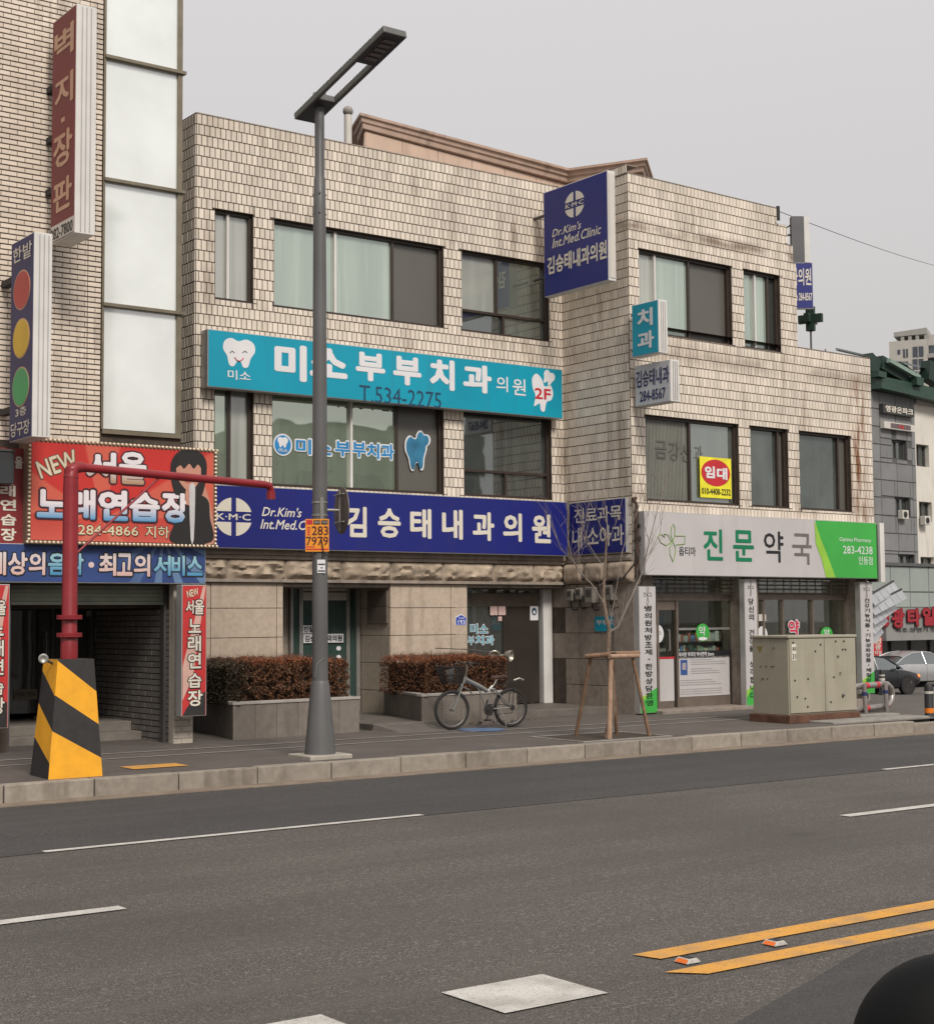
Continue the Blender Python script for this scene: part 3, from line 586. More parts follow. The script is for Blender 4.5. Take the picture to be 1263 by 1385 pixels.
mb = MBld(); mb.fbox(E2, gx, p1-.03, -.005, .03, .36, zc-.001); dp = part('door', mb, mat('brown_glass_door', (.035,.028,.024), .3, .2, 2), f2, label='dark brown door leaf standing closed'); 
mb = MBld(); mb.fbox(E2, o2a+.05, p1, -.01, -.003, zb+.002, zt-.042); part('glass_pane', mb, DGL, f2)
words('door_lettering', E2, [('미', 636,844,646,857), ('소', 648,845,660,856)], .002, INKW, cb, off=.1, grow=.012); words('door_lettering', E2, [('미', 636,844,646,857), ('소', 648,845,660,856)], .004, mat('cyan_film', (.05,.3,.42), .4), cb, off=.03)
L = [('부', 633,861,641,872), ('치', 643,860,654,872), ('과', 656,860,668,872)]; words('door_lettering', E2, L, .002, INKW, cb, off=.1, grow=.012); words('door_lettering', E2, L, .004, MC['cyan_film'], cb, off=.03)
mb = MBld()
for x0,y0,x1,y1 in ((663,820,673,832),(674,820,684,832),(674,834,679,840)): r = E2.R(x0,y0,x1,y1,.04); mb.fbox(E2, r[0], r[1], .031, .036, r[2], r[3])
part('door_notice', mb, mat('pink_notice', (.6,.42,.38), .6, .15, 20), cb)
r = E2.R(717,820,728,839,.04); mb = MBld(); mb.fbox(E2, r[0], r[1], .031, .036, r[2], r[3]); part('door_notice', mb, INKW, cb); mb = MBld(); c = ((r[0]+r[1])/2, (r[2]+r[3])/2+.03)
mb.fpoly(E2, [(c[0]+.06*cos(t*pi/8), c[1]+.07*sin(t*pi/8)) for t in range(16)], .036, .039); mb2 = MBld(); mb2.fpoly(E2, [(c[0]+.03*cos(t*pi/8), c[1]-.01+.035*sin(t*pi/8)) for t in range(16)], .039, .042); part('notice_emblem', mb, INKD, cb); part('notice_emblem', mb2, INKW, cb)
# blue house number 193
hp = thing('house_number_plate', 'small blue house number plate on the stone wall left of the right hand entrance', 'number plate', MB.P(MB.M(624,839)[0], .01, MB.M(624,846)[1]))
r = MB.R(616,833,631,846,.01); mb = MBld(); mb.fpoly(MB, [(r[0],r[2]),(r[1],r[2]),(r[1],r[3]-.03),((r[0]+r[1])/2,r[3]+.03),(r[0],r[3]-.03)], .001, .01); part('plate', mb, INKW, hp)
mb = MBld(); mb.fpoly(MB, [(r[0]+.012,r[2]+.012),(r[1]-.012,r[2]+.012),(r[1]-.012,r[3]-.035),((r[0]+r[1])/2,r[3]+.015),(r[0]+.012,r[3]-.035)], .01, .012); part('plate_face', mb, mat('plate_blue', (.01,.05,.4), .4), hp)
words('lettering', MB, [('193', frac(r,.2,.85,.12,.58)), ('인동로', frac(r,.25,.8,.66,.86))], .014, INKW, hp, off=.03, px=False)
# side wall: panels, meters, small plates
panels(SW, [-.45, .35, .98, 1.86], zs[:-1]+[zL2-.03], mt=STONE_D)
CG = Fac(18.55, 20.25, radians(1.86))
mb = MBld(); mb.fbox(SW, -.45, 1.82, -.3, -.031, .1, zL2-.03); part('wall_backing', mb, GROUT, cb)
def meter(px, py, lab, s=1.):
    u, z = SW.M(px, py, .1); t = thing('utility_meter', lab, 'meter', SW.P(u, 0, z), 'meters on the shaded side wall')
    mb = MBld(); mb.fbox(SW, u-.085*s, u+.085*s, .002, .13*s, z-.1*s, z+.12*s); part('housing', mb, mat('meter_grey', (.2,.18,.155), .5, .15, 6, streak=.3), t, bevel=.02)
    mb = MBld(); mb.fbox(SW, u-.05*s, u+.05*s, .13*s, .134*s, z-.01*s, z+.08*s); part('dial', mb, mat('meter_dial', (.07,.065,.06), .2), t)
    mb = MBld(); mb.tube([SW.P(u-.03, .06, z-.1*s), SW.P(u-.03, .06, z-.2), SW.P(u+.03, .05, z-.26), SW.P(u+.12, .03, z-.24)], .012, 6); part('pipe', mb, BLK, t)
meter(771, 806, 'leftmost grey meter on the side wall, beside the white door post'); meter(783, 804, 'second small grey meter from the door post on the side wall')
meter(800, 806, 'wider grey meter box with looping cable in the middle of the side wall', 1.35); meter(825, 803, 'pale grey meter box nearest the pharmacy corner of the side wall', 1.25)
t = thing('wall_plaque', 'small white plate lettered 진문약국 high on the side wall', 'plate', SW.P(1.5, 0, 1.7)); r = SW.R(824,818,847,833,.012); mb = MBld(); mb.fbox(SW, r[0], r[1], .001, .012, r[2], r[3]); part('plate', mb, CREAM, t)
words('lettering', SW, [('진문약국', frac(r,.05,.95,.3,.85))], .014, BLACK, t, px=False)
t = thing('wall_plaque', 'small teal plate lettered in white below the white plate on the side wall', 'plate', SW.P(1.4, 0, 1.5)); r = SW.R(804,834,847,854,.012); mb = MBld(); mb.fbox(SW, r[0], r[1], .001, .012, r[2], r[3]); part('plate', mb, TEAL, t)
words('lettering', SW, [('부부치과', frac(r,.06,.8,.42,.8)), ('2F', frac(r,.84,.95,.15,.5))], .014, INKW, t, px=False)
# drain pipe and bundled cables at the corner
t = thing('drain_pipe', 'black pipe and tangle of cables running down the corner beside the pharmacy sign', 'pipe', (18.5,20.2,2.2))
mb = MBld(); a = RB.M(860,682,.1); b_ = RB.M(861,790,.1); mb.tube([RB.P(.02,.1,a[1]),RB.P(.03,.1,b_[1])], .03, 8); mb.tube([RB.P(.02,.1,a[1]),RB.P(-.02,.05,a[1]+.1),RB.P(.1,.0,a[1]+.12)], .03, 8); part('pipe', mb, mat('rusty_dark_pipe', (.06,.03,.02), .8, .3, 8), t)
mb = MBld()
for i in range(11):
    pts = []; u = random.uniform(-.03,.12)
    for k in range(9): pts.append(RB.P(u+random.uniform(-.05,.05), .08+random.uniform(0,.09), 3.55-.13*k+random.uniform(-.03,.03)))
    mb.tube(pts, .008, 5)
for i in range(4):
    mb.tube([RB.P(.0,.1,2.9), SW.P(1.75,.1+.03*i,2.62-.02*i), SW.P(1.2,.08,2.5+.02*i), SW.P(.5,.07,2.62)], .012, 5)
part('cable_bundle', mb, BLK, t)
# ================================================================== SIGNS ON THE CLINIC
ALS = mat('sign_casing', (.42,.41,.4), .4, .08, 3, metal=.3, streak=.3, streakcol=(.15,.12,.1))
t = thing('dental_sign', 'long teal dental clinic sign with white Korean letters below the top windows', 'sign', MB.P(14.7, .2, 6.3)); w = .27
a, b = MB.M(281, 445.7, w), MB.M(761, 565.5, w); r = (a[0], b[0], (MB.M(279.3,523.7,w)[1]+b[1])/2, (a[1]+MB.M(761,498.9,w)[1])/2)
sign_box(t, MB, r, .05, w, TEAL, ALS); w2 = w+.009
tooth('tooth_emblem', MB, 323.5, 477, 21.5, 19, w2, INKW, t)
mb = MBld()
for x0 in (314, 331): 
    mb.tube([MB.P(*[(lambda q: (q[0], w2+.004, q[1]))(MB.M(x0+dx, 476+dy, w2)) for _ in (0,)][0]) for dx, dy in ((-3,1),(0,-1.5),(3,1))], .006, 4)
part('emblem_eyes', mb, BLACK, t); mb = MBld(); mb.tube([MB.P(*[(lambda q: (q[0], w2+.004, q[1]))(MB.M(323+dx, 484+dy, w2)) for _ in (0,)][0]) for dx, dy in ((-6,-1),(-3,3),(1,4.5),(5,2),(6,0))], .008, 4); part('emblem_mouth', mb, RED, t)
words('lettering', MB, [('미소', 308,499.5,339,515.5)], w2, INKW, t, off=.02)
words('lettering', MB, [('미',371,463,415,517),('소',419,468,470,513),('부',481,474.5,521,517.5),('부',531.5,480,570,523),('치',581,484,615,529),('과',626,491,665,533)], w2, INKW, t, off=.075)
words('lettering', MB, [('의',671,508,687,530.5),('원',693,511,711,535.5)], w2, INKW, t, off=.02)
words('lettering', MB, [('T.534-2275', 486,520,597,553)], w2, INKD, t, off=.004)
tooth('tooth_emblem', MB, 734, 531, 14, 25, w2, INKW, t, .0, [(-1,.7),(-.6,1),(-.1,.75),(.2,.35),(.75,.45),(1,.0),(.8,-.35),(.35,-.5),(.15,-1),(-.2,-.95),(-.3,-.6),(-.6,-.7),(-.85,-.75),(-.7,-.2),(-.95,.2)])
tooth('tooth_emblem', MB, 742, 511, 7.5, 9.5, w2, INKW, t, -.4); words('lettering', MB, [('2F', 723,524,745,541)], w2+.004, RED, t, off=.03)
def kmc(F, c, ru, rz, w, parent, mt):
    g = .13
    for sx in (-1, 1):
        for sz in (-1, 1):
            pts = [(sx*g, sz*.28)]; a0 = math.asin(.28); a1 = math.acos(g)
            for k in range(9): an = a0+(a1-a0)*k/8; pts.append((sx*cos(an), sz*sin(an)))
            if sx*sz < 0: pts = pts[::-1]
            mb = MBld(); mb.fpoly(F, [(c[0]+x*ru, c[1]+z*rz) for x, z in pts], w-.002, w+.001); part('emblem_quarter', mb, mt, parent)
    words('lettering', F, [('K·M·C', (c[0]-ru*.92, c[0]+ru*.92, c[1]-rz*.17, c[1]+rz*.17))], w, mt, parent, off=.03, px=False)
t = thing('clinic_sign', 'long royal blue clinic sign with cream Korean letters above the entrances', 'sign', MB.P(14.7, .2, 3.6)); w = .25
b = MB.M(768, 753, w); r = (10.6, min(b[0], 18.42), (MB.M(294.5,740.4,w)[1]+b[1])/2, (MB.M(294.5,656.2,w)[1]+MB.M(766,678.3,w)[1])/2); rBlue = r
sign_box(t, MB, r, .05, w, BLUE, ALS); w2 = w+.009
c = MB.M(316, 699, w2); kmc(MB, c, MB.M(341,699,w2)[0]-c[0], abs(MB.M(316,673,w2)[1]-c[1]), w2, t, INKC)
words('lettering', MB, [("Dr.Kim's", 354,685,408,700), ('Int.Med.Clinic', 352,702,438,718)], w2, INKC, t, off=.02, shear=.28)
words('lettering', MB, [('김',468,684.5,496,727),('승',511,687,542,728),('태',554.5,687.5,583.5,729),('내',597.5,688.5,626,730),('과',639,692,668.5,732),('의',680,693.5,706,733),('원',719,695,745,735)], w2, INKC, t, off=.055)
t = thing('clinic_sign', 'blue sign board on the shaded side wall behind the bare tree listing departments', 'sign', SW.P(.9, .1, 3.6)); w = .1
a, b = SW.M(770, 676, w), SW.M(847, 750, w); r = (-.0+.26, b[0], rBlue[2]+.01, rBlue[3]-.02); sign_box(t, SW, r, .02, w, BLUE, ALS)
words('lettering', SW, [('진료과목', frac(r,.1,.93,.6,.88)), ('내·소아과', frac(r,.06,.97,.14,.52))], w+.009, INKC, t, off=.02, px=False)
# tall projecting signs (faces look left along the street)
def proj_sign(name, label, pxl, pxr, pxe, Yf, ztop, zbot, yback, face, side, loc=None):
    """pxl/pxr: far and near edge of the face; pxe: far side of the end cap. Yf: how far out its near edge stands"""
    X = ony(pxr, 700, Yf).x; X2 = ony(pxe, 700, Yf).x; F = Fac(X, yback, -pi/2)
    t = thing(name, label, 'sign', ((X+X2)/2, (Yf+yback)/2, zbot)); r = (0, yback-Yf, zbot, ztop)
    mb = MBld(); mb.fbox(F, r[0], r[1], -(X2-X), 0, r[2], r[3]); part('casing', mb, side, t, bevel=.008)
    f = MBld(); f.fbox(F, r[0]+.015, r[1]-.02, .001, .006, r[2]+.015, r[3]-.015); part('face_panel', f, face, t)
    G = Fac(X, Yf, 0); return t, F, r, G, X2-X
def ribs(t, G, wd, z0, z1, mt):
    for k in (.28, .5, .72):
        mb = MBld(); mb.fbox(G, wd*k-.006, wd*k+.006, .001, .01, z0+.03, z1-.03); part('end_rib', mb, mt, t)
def zat(px, py, Y): return ony(px, py, Y).z
Yf = 19.95
t, F, r, G, wd = proj_sign('projecting_clinic_sign', 'large blue projecting sign with a cross emblem high beside the top windows', 743, 828, 838, Yf, zat(828,231,Yf), zat(829,378,Yf)-.02, 21.72, BLUE, WHITE)
kmc(F, (r[0]+(r[1]-r[0])*.5, r[2]+(r[3]-r[2])*.79), .27, .235, .01, t, INKC)
words('lettering', F, [("Dr.Kim's", frac(r,.14,.6,.545,.62)), ('Int.Med.Clinic', frac(r,.14,.9,.44,.53))], .01, INKC, t, off=.02, shear=.28, px=False)
words('lettering', F, [('김승태내과의원', frac(r,.06,.98,.2,.37))], .01, INKC, t, off=.05, px=False)
mb = MBld(); mb.fbox(G, .02, wd-.02, .004, .012, r[2]+.05, r[3]-.05); part('end_cap', mb, CREAM, t)
mb = MBld()
for z in (r[2]+.4, r[3]-.4): mb.cyl(F.P(-.4, -wd/2, z), F.P(0, -wd/2, z), .03)
part('bracket', mb, GREYM, t)
Yf = 19.35
t, F, r, G, wd = proj_sign('small_projecting_sign', 'small teal projecting sign reading 치과 in white', 858, 895, 907, Yf, zat(895,405,Yf), zat(897,477,Yf), 20.03, TEAL, WHITE)
words('lettering', F, [('치', frac(r,.22,.8,.54,.88)), ('과', frac(r,.22,.84,.12,.45))], .01, INKW, t, off=.06, px=False); ribs(t, G, wd, r[2], r[3], ALS)
mb = MBld(); [mb.cyl(F.P(-.12, -wd/2, z), F.P(0, -wd/2, z), .02) for z in (r[2]+.15, r[3]-.15)]; part('bracket', mb, GREYM, t)
t, F, r, G, wd = proj_sign('small_projecting_sign', 'small white projecting sign with dark blue lettering 김승태내과 and 284-8567', 862, 910, 922, 19.25, zat(910,486,19.25), zat(912,543,19.25), 20.15, mat('sign_white', (.5,.5,.52), .4, .05), WHITE)
words('lettering', F, [('김승태내과', frac(r,.04,.97,.45,.86)), ('284-8567', frac(r,.14,.86,.1,.36))], .01, mat('navy_print', (.02,.02,.1), .5), t, off=.03, px=False); ribs(t, G, wd, r[2], r[3], ALS)
mb = MBld(); [mb.cyl(F.P(-.12, -wd/2, z), F.P(0, -wd/2, z), .02) for z in (r[2]+.15, r[3]-.15)]; part('bracket', mb, GREYM, t)
# far sign at the right end of the upper storey, seen face on past the corner
uS = RB.M(1072, 400)[0]; PW = RB.P(uS+.15, .0, 0)
FS = Fac(PW.x, PW.y+.3, radians(-35)); t = thing('corner_clinic_sign', 'blue clinic sign with grey back panel past the right end of the top storey', 'sign', FS.P(.2, 0, 7.4))
def fr(x0,y0,x1,y1,F=FS,w=0): return F.R(x0,y0,x1,y1,w)
r = fr(1066,355,1100,417); mb = MBld(); mb.fbox(FS, r[0], r[1], -.12, 0, r[2], r[3]); part('casing', mb, ALS, t); mb = MBld(); mb.fbox(FS, r[0]+.01, r[1]-.01, .001, .006, r[2]+.01, r[3]-.01); part('face_panel', mb, BLUE, t)
words('lettering', FS, [('과의원', frac(r,.1,.93,.5,.88)), ('Tele 284-8567', frac(r,.1,.95,.17,.34))], .009, INKC, t, off=.03, px=False)
r2 = fr(1070,292,1088,353); mb = MBld(); mb.fbox(FS, r2[0], r2[1], -.15, .0, r[3]+.002, r2[3]); part('grey_board', mb, mat('board_grey', (.09,.09,.095), .5, .1), t); mb = MBld(); mb.fbox(FS, r2[1]+.002, r2[1]+.11, -.15, .01, r[3]+.002, r2[3]-.02); part('white_edge', mb, WHITE, t)
mb = MBld(); mb.cyl(FS.P(r2[0]-.5, -.3, r2[3]-.35), FS.P(r2[0]+.05, -.1, r2[3]-.35), .02); mb.cyl(FS.P(r2[0]-.5, -.3, r2[3]-.5), FS.P(r2[0]+.05, -.1, r2[3]-.12), .015); part('bracket', mb, GREYM, t)
t = thing('pharmacy_cross', 'dark green three dimensional pharmacy cross on a thin pole over the lower roof', 'cross sign', RB.P(RB.M(1097,471)[0], -.6, rLow))
CGRN = mat('cross_green', (.012,.03,.02), .5, .2, 5); cz = RB.M(1096, 431, -.6); P0 = RB.P(cz[0], -.6, cz[1])
for an in (radians(20), radians(110)):
    FC = Fac(P0.x, P0.y, an); mb = MBld(); A, B_ = .085, .25; cr = [(-A,-B_),(A,-B_),(A,-A),(B_,-A),(B_,A),(A,A),(A,B_),(-A,B_),(-A,A),(-B_,A),(-B_,-A),(-A,-A)]
    mb.fpoly(FC, [(u, P0.z+z) for u, z in cr], -.05, .05); mb.fpoly(FC, [(u, P0.z+z) for u, z in cr][::-1], -.05, -.0501); part('cross_arm', mb, CGRN, t)
mb = MBld(); mb.cyl((P0.x, P0.y, rLow-.3), (P0.x, P0.y, P0.z-.1), .02); mb.fbox(RB, cz[0]-.5, cz[0]+.45, -.62, -.58, rLow-.05, rLow+.03); mb.cyl(RB.P(cz[0]+.45,-.6,rLow-.05), RB.P(cz[0]+.45,-.6,rLow+.22), .012); part('pole', mb, GREYM, t)
# pharmacy fascia
t = thing('pharmacy_sign', 'long white pharmacy sign with green right end and lettering 진문약국', 'sign', RB.P(3.5, .3, 3.2)); w = .26
b = RB.M(1186.6, 784.2, w); r = (RB.M(871,688,w)[0], b[0], (b[1]+RB.M(867,776.6,w)[1])/2, (RB.M(871,688,w)[1]+RB.M(1184,709.7,w)[1])/2); rPh = r
PWH = mat('pharmacy_white', (.48,.455,.455), .45, .06, 1., streak=.3, streakcol=(.3,.26,.23)); GRN = mat('pharmacy_green', (.045,.36,.055), .45, .08, 1.5); LGRN = mat('light_green_print', (.26,.5,.05), .45, .08); DGRN = mat('letter_green', (.0,.17,.075), .45)
sign_box(t, RB, r, .03, w, PWH, ALS); w2 = w+.009
gb = [RB.M(x_, y_, w2) for x_, y_ in ((1103,716),(1108,732),(1116,752),(1124,768),(1130,783))]
mb = MBld(); mb.fpoly(RB, [(r[1]-.013, r[2]+.013), (r[1]-.013, r[3]-.013), (gb[0][0], r[3]-.013)]+gb[1:-1]+[(gb[-1][0], r[2]+.013)][::1], w2-.001, w2+.001); part('green_field', mb, GRN, t)
mb = MBld(); q = [RB.M(x_, y_, w2) for x_, y_ in ((1109,735),(1117,752),(1125,768))]; q0 = [(gb[0][0]-.02, r[3]-.013), (gb[0][0]+.03, r[3]-.013)]
mb.fpoly(RB, [(gb[0][0]-.03, r[3]-.02), RB.M(1103,735,w2), RB.M(1111,757,w2), (RB.M(1117,780,w2)[0], r[2]+.013), (gb[-1][0], r[2]+.013), RB.M(1122,760,w2), RB.M(1111,732,w2)], w2, w2+.003); part('leaf_curve', mb, LGRN, t)
words('lettering', RB, [('진',951,715,978,758.5),('문',991,716.5,1020,760)], w2+.001, DGRN, t, off=.035)
words('lettering', RB, [('약',1032.5,718,1060,761)], w2+.001, BLACK, t, off=.015); words('lettering', RB, [('국',1071,721,1098,764)], w2+.001, mat('grey_print', (.15,.13,.13), .5), t, off=.015)
words('lettering', RB, [('옵티마',918,739,941,752)], w2+.001, BLACK, t, off=.01)
words('lettering', RB, [('Optima Pharmacy',1135,726.5,1178,735),('283-4238',1140,738,1180,750),('인동점',1161,752.5,1180,764)], w2+.004, INKW, t, off=.005)
def clover(F, cx_, cy_, sx, sy, w, parent, mt, th=.008):
    """outline emblem: heart leaf on the left, open square arm on the right, tall leaf through the middle"""
    def pl(pts): 
        mb.tube([F.P(*(lambda q: (q[0], w+.002, q[1]))(F.M(cx_+a*sx, cy_+b*sy, w))) for a, b in pts], th, 4)
    mb = MBld()
    pl([(.1,1.),(-.12,.6),(-.12,.25),(.1,0),(.28,.3),(.25,.65),(.1,1.)]); pl([(.1,0),(-.05,-.35),(0,-.75),(.12,-.9),(.25,-.7),(.22,-.3),(.1,0)])
    pl([(.0,0),(-.4,.18),(-.75,.05),(-.95,-.25),(-.75,-.4),(-.5,-.22),(-.55,-.4),(-.25,-.35),(0,0)]); pl([(.25,-.3),(.95,-.3),(.95,.1),(.3,.15)]); part('emblem_outline', mb, mt, parent)
clover(RB, 908, 733, 19, 27, w2, t, mat('olive_outline', (.16,.3,.04), .5))
mb = MBld(); mb.fbox(RB, r[1]+.06, r[1]+.2, .0, .30, r[2]-.06, r[3]-.0); part('end_strip', mb, WHITE, t)
mb = MBld(); mb.fbox(RB, r[1]+.001, r[1]+.059, .0, .24, r[2]-.04, r[3]-.03); part('end_gap', mb, BLACK, t)
# ================================================================== PHARMACY SHOPFRONT (part of the clinic building)
D = -.32
uA, uB_, uC_, uD_ = RB.M(884,870,0)[0], RB.M(1004,870,0)[0], RB.M(1026,870,0)[0], RB.M(1160,870,0)[0]
mb = MBld(); rbbox(mb, uB_, uC_, .0, .5, .2, shopz); rbbox(mb, 0.001, uA, .0, .5, .2, shopz); rbbox(mb, uD_, rEnd-.31, .0, .5, .2, shopz); rbbox(mb, .001, rEnd-.31, .0, .3, shopz+.001, shopz+.2); part('pillar', mb, STONE_D, cb)
mb = MBld(); mb.fbox(RB, .3, rEnd-.4, -6, -.55, .2, .27); part('shop_floor', mb, mat('shop_floor_tiles', (.3,.27,.24), .3), cb)
mb = MBld(); mb.fbox(RB, .2, rEnd-.4, -6.1, -6, .2, 2.9); mb.fbox(RB, .2, .3, -6, -.5, .2, 2.9); mb.fbox(RB, .2, rEnd-.4, -6, -.5, 2.82, 2.9); part('shop_back_wall', mb, mat('shop_wall', (.3,.29,.27), .8), cb)
STEP = mat('pale_step_stone', (.24,.2,.17), .8, .15, 6, streak=.4, bump=.1)
mb = MBld(); mb.fbox(RB, uA-.1, uC_+.02, -.6, .3, .1, .27); part('door_step', mb, STEP, cb, bevel=.01); mb = MBld(); mb.fbox(RB, uC_+.1, uD_, -.6, .1, .1, .26); part('door_step', mb, STEP, cb, bevel=.01)
SG = clearglass('shop_glass', .05)
zh0, zh1 = RB.M(940,812.5,D)[1], RB.M(940,804,D)[1]; zg = .27
mb = MBld(); mb.fbox(RB, uA, uB_, D-.04, D+.06, zh0, zh1); mb.fbox(RB, uC_, uD_, D-.04, D+.06, zh0+.02, zh1+.02)
for u in (RB.M(886,870,D)[0], RB.M(912.5,870,D)[0], RB.M(989,870,D)[0]): mb.fbox(RB, u, u+.05, D-.03, D+.05, zg, zh0)
mb.fbox(RB, RB.M(989,870,D)[0]+.051, uB_, D-.02, D+.04, zg, zh0)
for u in (RB.M(1030,870,D)[0], RB.M(1056,850,D)[0], RB.M(1096,850,D)[0], RB.M(1141,850,D)[0]): mb.fbox(RB, u, u+.05, D-.03, D+.05, zg, zh0+.02)
mb.fbox(RB, RB.M(1141,870,D)[0]+.051, uD_, D-.02, D+.04, zg, zh0+.02); mb.fbox(RB, uA, RB.M(912,870,D)[0], D-.02, D+.03, zh0-.17, zh0-.001)
sf = part('shop_frame', mb, ALUB, cb)
mb = MBld()
for a, b in ((uA, uB_), (uC_, uD_)):
    for k in range(5): z = zh1+.03+(shopz-zh1-.03)*k/4; mb.cyl(RB.P(a, D+.1, z), RB.P(b, D+.1, z), .011, n=5)
    n_ = 6
    for k in range(n_+1): u = a+.05+(b-a-.1)*k/n_; mb.cyl(RB.P(u, D+.1, zh1), RB.P(u, D+.1, shopz), .014, n=5)
part('shutter_grille', mb, ALUB, cb)
mb = MBld(); mb.fbox(RB, uA, uB_, D-.01, D-.004, zg, shopz); part('glass_pane', mb, SG, sf); mb = MBld(); mb.fbox(RB, uC_, uD_, D-.01, D-.004, zg, shopz); part('glass_pane', mb, clearglass('shop_glass_mirror', .16), sf)
def ph(name, x0,y0,x1,y1, w, mt, t=.006, par=cb): r = RB.R(x0,y0,x1,y1,w); mb = MBld(); mb.fbox(RB, r[0], r[1], w-t, w, r[2], r[3]); part(name, mb, mt, par); return r
ph('door_panel', 889,891,912,948, D+.03, PWH); ph('door_panel', 889,949,912,957, D+.03, ALUB, .03); ph('door_stripe', 888,889,912,891, D+.035, RED)
ph('window_base', 918,940,988,957, D+.03, ALUB, .03)
r = ph('notice_board', 917,889,987,939.5, D+.035, PWH, .01); w = D+.04
mb = MBld()
for k in range(16):
    if k in (3, 7, 8, 12): continue
    z = .93-.057*k; a = .24 if k < 8 else .03; b = random.uniform(.6,.97); 
    q = frac(r, a, b, z-.014, z); mb.fquad(RB, q[0], q[1], q[2], q[3], w)
part('notice_text_lines', mb, mat('notice_grey', (.3,.28,.28), .6), cb)
q = frac(r,.04,.17,.55,.93); mb = MBld(); mb.fquad(RB, *q, w); part('notice_photo', mb, mat('photo_blue', (.03,.08,.25), .5, .6, 30), cb)
mb = MBld(); c = frac(r,.07,.14,.68,.85); mb.fquad(RB, *c, w+.003); part('notice_photo_face', mb, mat('photo_skin', (.35,.3,.3), .5, .3, 30), cb)
r = ph('black_band', 916,881,988,889, D+.035, BLACK); words('lettering', RB, [('약사랑 약국의 약사면허 Story', frac(r,.02,.68,.15,.85))], D+.037, INKW, cb, px=False)
ph('shelf_rail', 918,849.5,987,851.5, D+.03, ALU); 
disc('round_green_sticker', RB, 950.5, 855.5, 9, 12, D+.045, GRN, cb); words('lettering', RB, [('약', 945,847,954,860)], D+.05, INKW, cb, off=.02); disc('sticker_base', RB, 950.5, 864, 6, 2.3, D+.049, INKW, cb)
disc('round_white_sticker', RB, 889.5, 857.5, 8, 12.5, D+.03, INKW, cb); clover(RB, 889, 857, 5, 8, D+.034, cb, mat('grey_outline', (.2,.2,.2), .5), .004)
mb = MBld(); a = RB.M(905,852,D+.1); b = RB.M(906,880,D+.1); mb.tube([RB.P(a[0],D+.05,a[1]),RB.P(a[0],D+.1,a[1]),RB.P(b[0],D+.1,b[1]),RB.P(b[0],D+.05,b[1])], .014, 6); part('door_handle', mb, ALU, cb)
# products and shelves inside
PAL = [mat('carton_%s' % nm, c_, .6, .3, 25) for nm, c_ in (('white',(.7,.7,.66)),('cream',(.62,.55,.42)),('blue',(.15,.26,.5)),('mint',(.3,.5,.42)),('red',(.5,.15,.1)),('grey',(.45,.45,.45)))]
sh = thing('product_rack', 'display rack crowded with small medicine cartons behind the pharmacy window', 'rack', RB.P(RB.M(952,870,D-.3)[0], D-.4, .3))
wR = D-.25; ua, ub = RB.M(917,870,wR)[0], RB.M(988,870,wR)[0]
mb = MBld(); zz = [RB.M(950, y_, wR)[1] for y_ in (885.5, 867.5, 850)]
for z in zz: mb.fbox(RB, ua, ub, wR-.3, wR-.001, z-.02, z)
mb.fbox(RB, ua-.03, ua, wR-.3, wR, .27, zz[2]); mb.fbox(RB, ub, ub+.03, wR-.3, wR, .27, zz[2]); mb.fbox(RB, ua, ub, wR-.33, wR-.31, .27, zz[2]); part('shelves', mb, ALUB, sh)
for z in zz[:2]:
    u = ua+.01
    while u < ub-.1:
        wd_ = random.uniform(.05,.12); hh = random.uniform(.11,.2); mb = MBld(); mb.fbox(RB, u, u+wd_, wR-.2, wR-.04, z, z+hh); mb.fbox(RB, u+.01, u+wd_-.01, wR-.041, wR-.036, z+hh*.2, z+hh*.5)
        part('carton', mb, random.choice(PAL), sh); u += wd_+.012
t = thing('shop_counter', 'pale counter deep inside the pharmacy behind the glass', 'counter', RB.P(4.5,-3.5,.27)); mb = MBld(); mb.fbox(RB, 3.2, 7, -3.8, -3.3, .27, 1.2); part('front', mb, mat('counter_mint', (.2,.26,.24), .4), t); mb = MBld(); mb.fbox(RB, 3.1, 7.1, -3.9, -3.2, 1.2, 1.26); part('top', mb, CREAM, t)
t = thing('wall_shelving', 'tall shelf of medicine at the back of the dark pharmacy', 'shelving', RB.P(3.5,-5.9,.27)); mb = MBld()
for k in range(6): mb.fbox(RB, .6, 7, -5.95, -5.6, .5+.4*k, .53+.4*k)
part('boards', mb, ALUB, t)
for k in range(6):
    u = .7
    while u < 6.9: wd_ = random.uniform(.1,.3); mb = MBld(); mb.fbox(RB, u, u+wd_, -5.9, -5.65, .53+.4*k, .53+.4*k+random.uniform(.12,.28)); part('carton', mb, random.choice(PAL), t); u += wd_+random.uniform(.02,.1)
for k, (u, dd, nm) in enumerate(((1.6,1.6,'left'),(2.3,2.6,'middle'),(3.4,1.4,'right'))):
    mb = MBld(); c = RB.P(u, -dd, 2.78); mb.fbox(RB, u-.45, u+.45, -dd-.06, -dd+.06, 2.76, 2.8); single('ceiling_tube_light', mb, mat('lit_tube', (1,.95,.85), .5, .01, emit=16), 'lit fluorescent tube seen through the pharmacy transom, %s of the three' % nm, 'light', c, group='lit tubes inside the pharmacy')
RP = mat('pink_letter_red', (.55,.03,.08), .5)
words('lettering', RB, [('약',1066,839,1081,860)], D+.03, INKW, cb, off=.12, grow=.02); words('lettering', RB, [('약',1066,839,1081,860)], D+.034, RP, cb, off=.05)
disc('round_green_sticker', RB, 1118, 857, 8, 9, D+.03, GRN, cb); words('lettering', RB, [('약', 1114,851,1122,860)], D+.034, INKW, cb, off=.02)
disc('round_white_sticker', RB, 1031, 860, 7, 13, D+.03, INKW, cb); ph('glass_notice', 1026,831,1036,840, D+.03, CREAM)
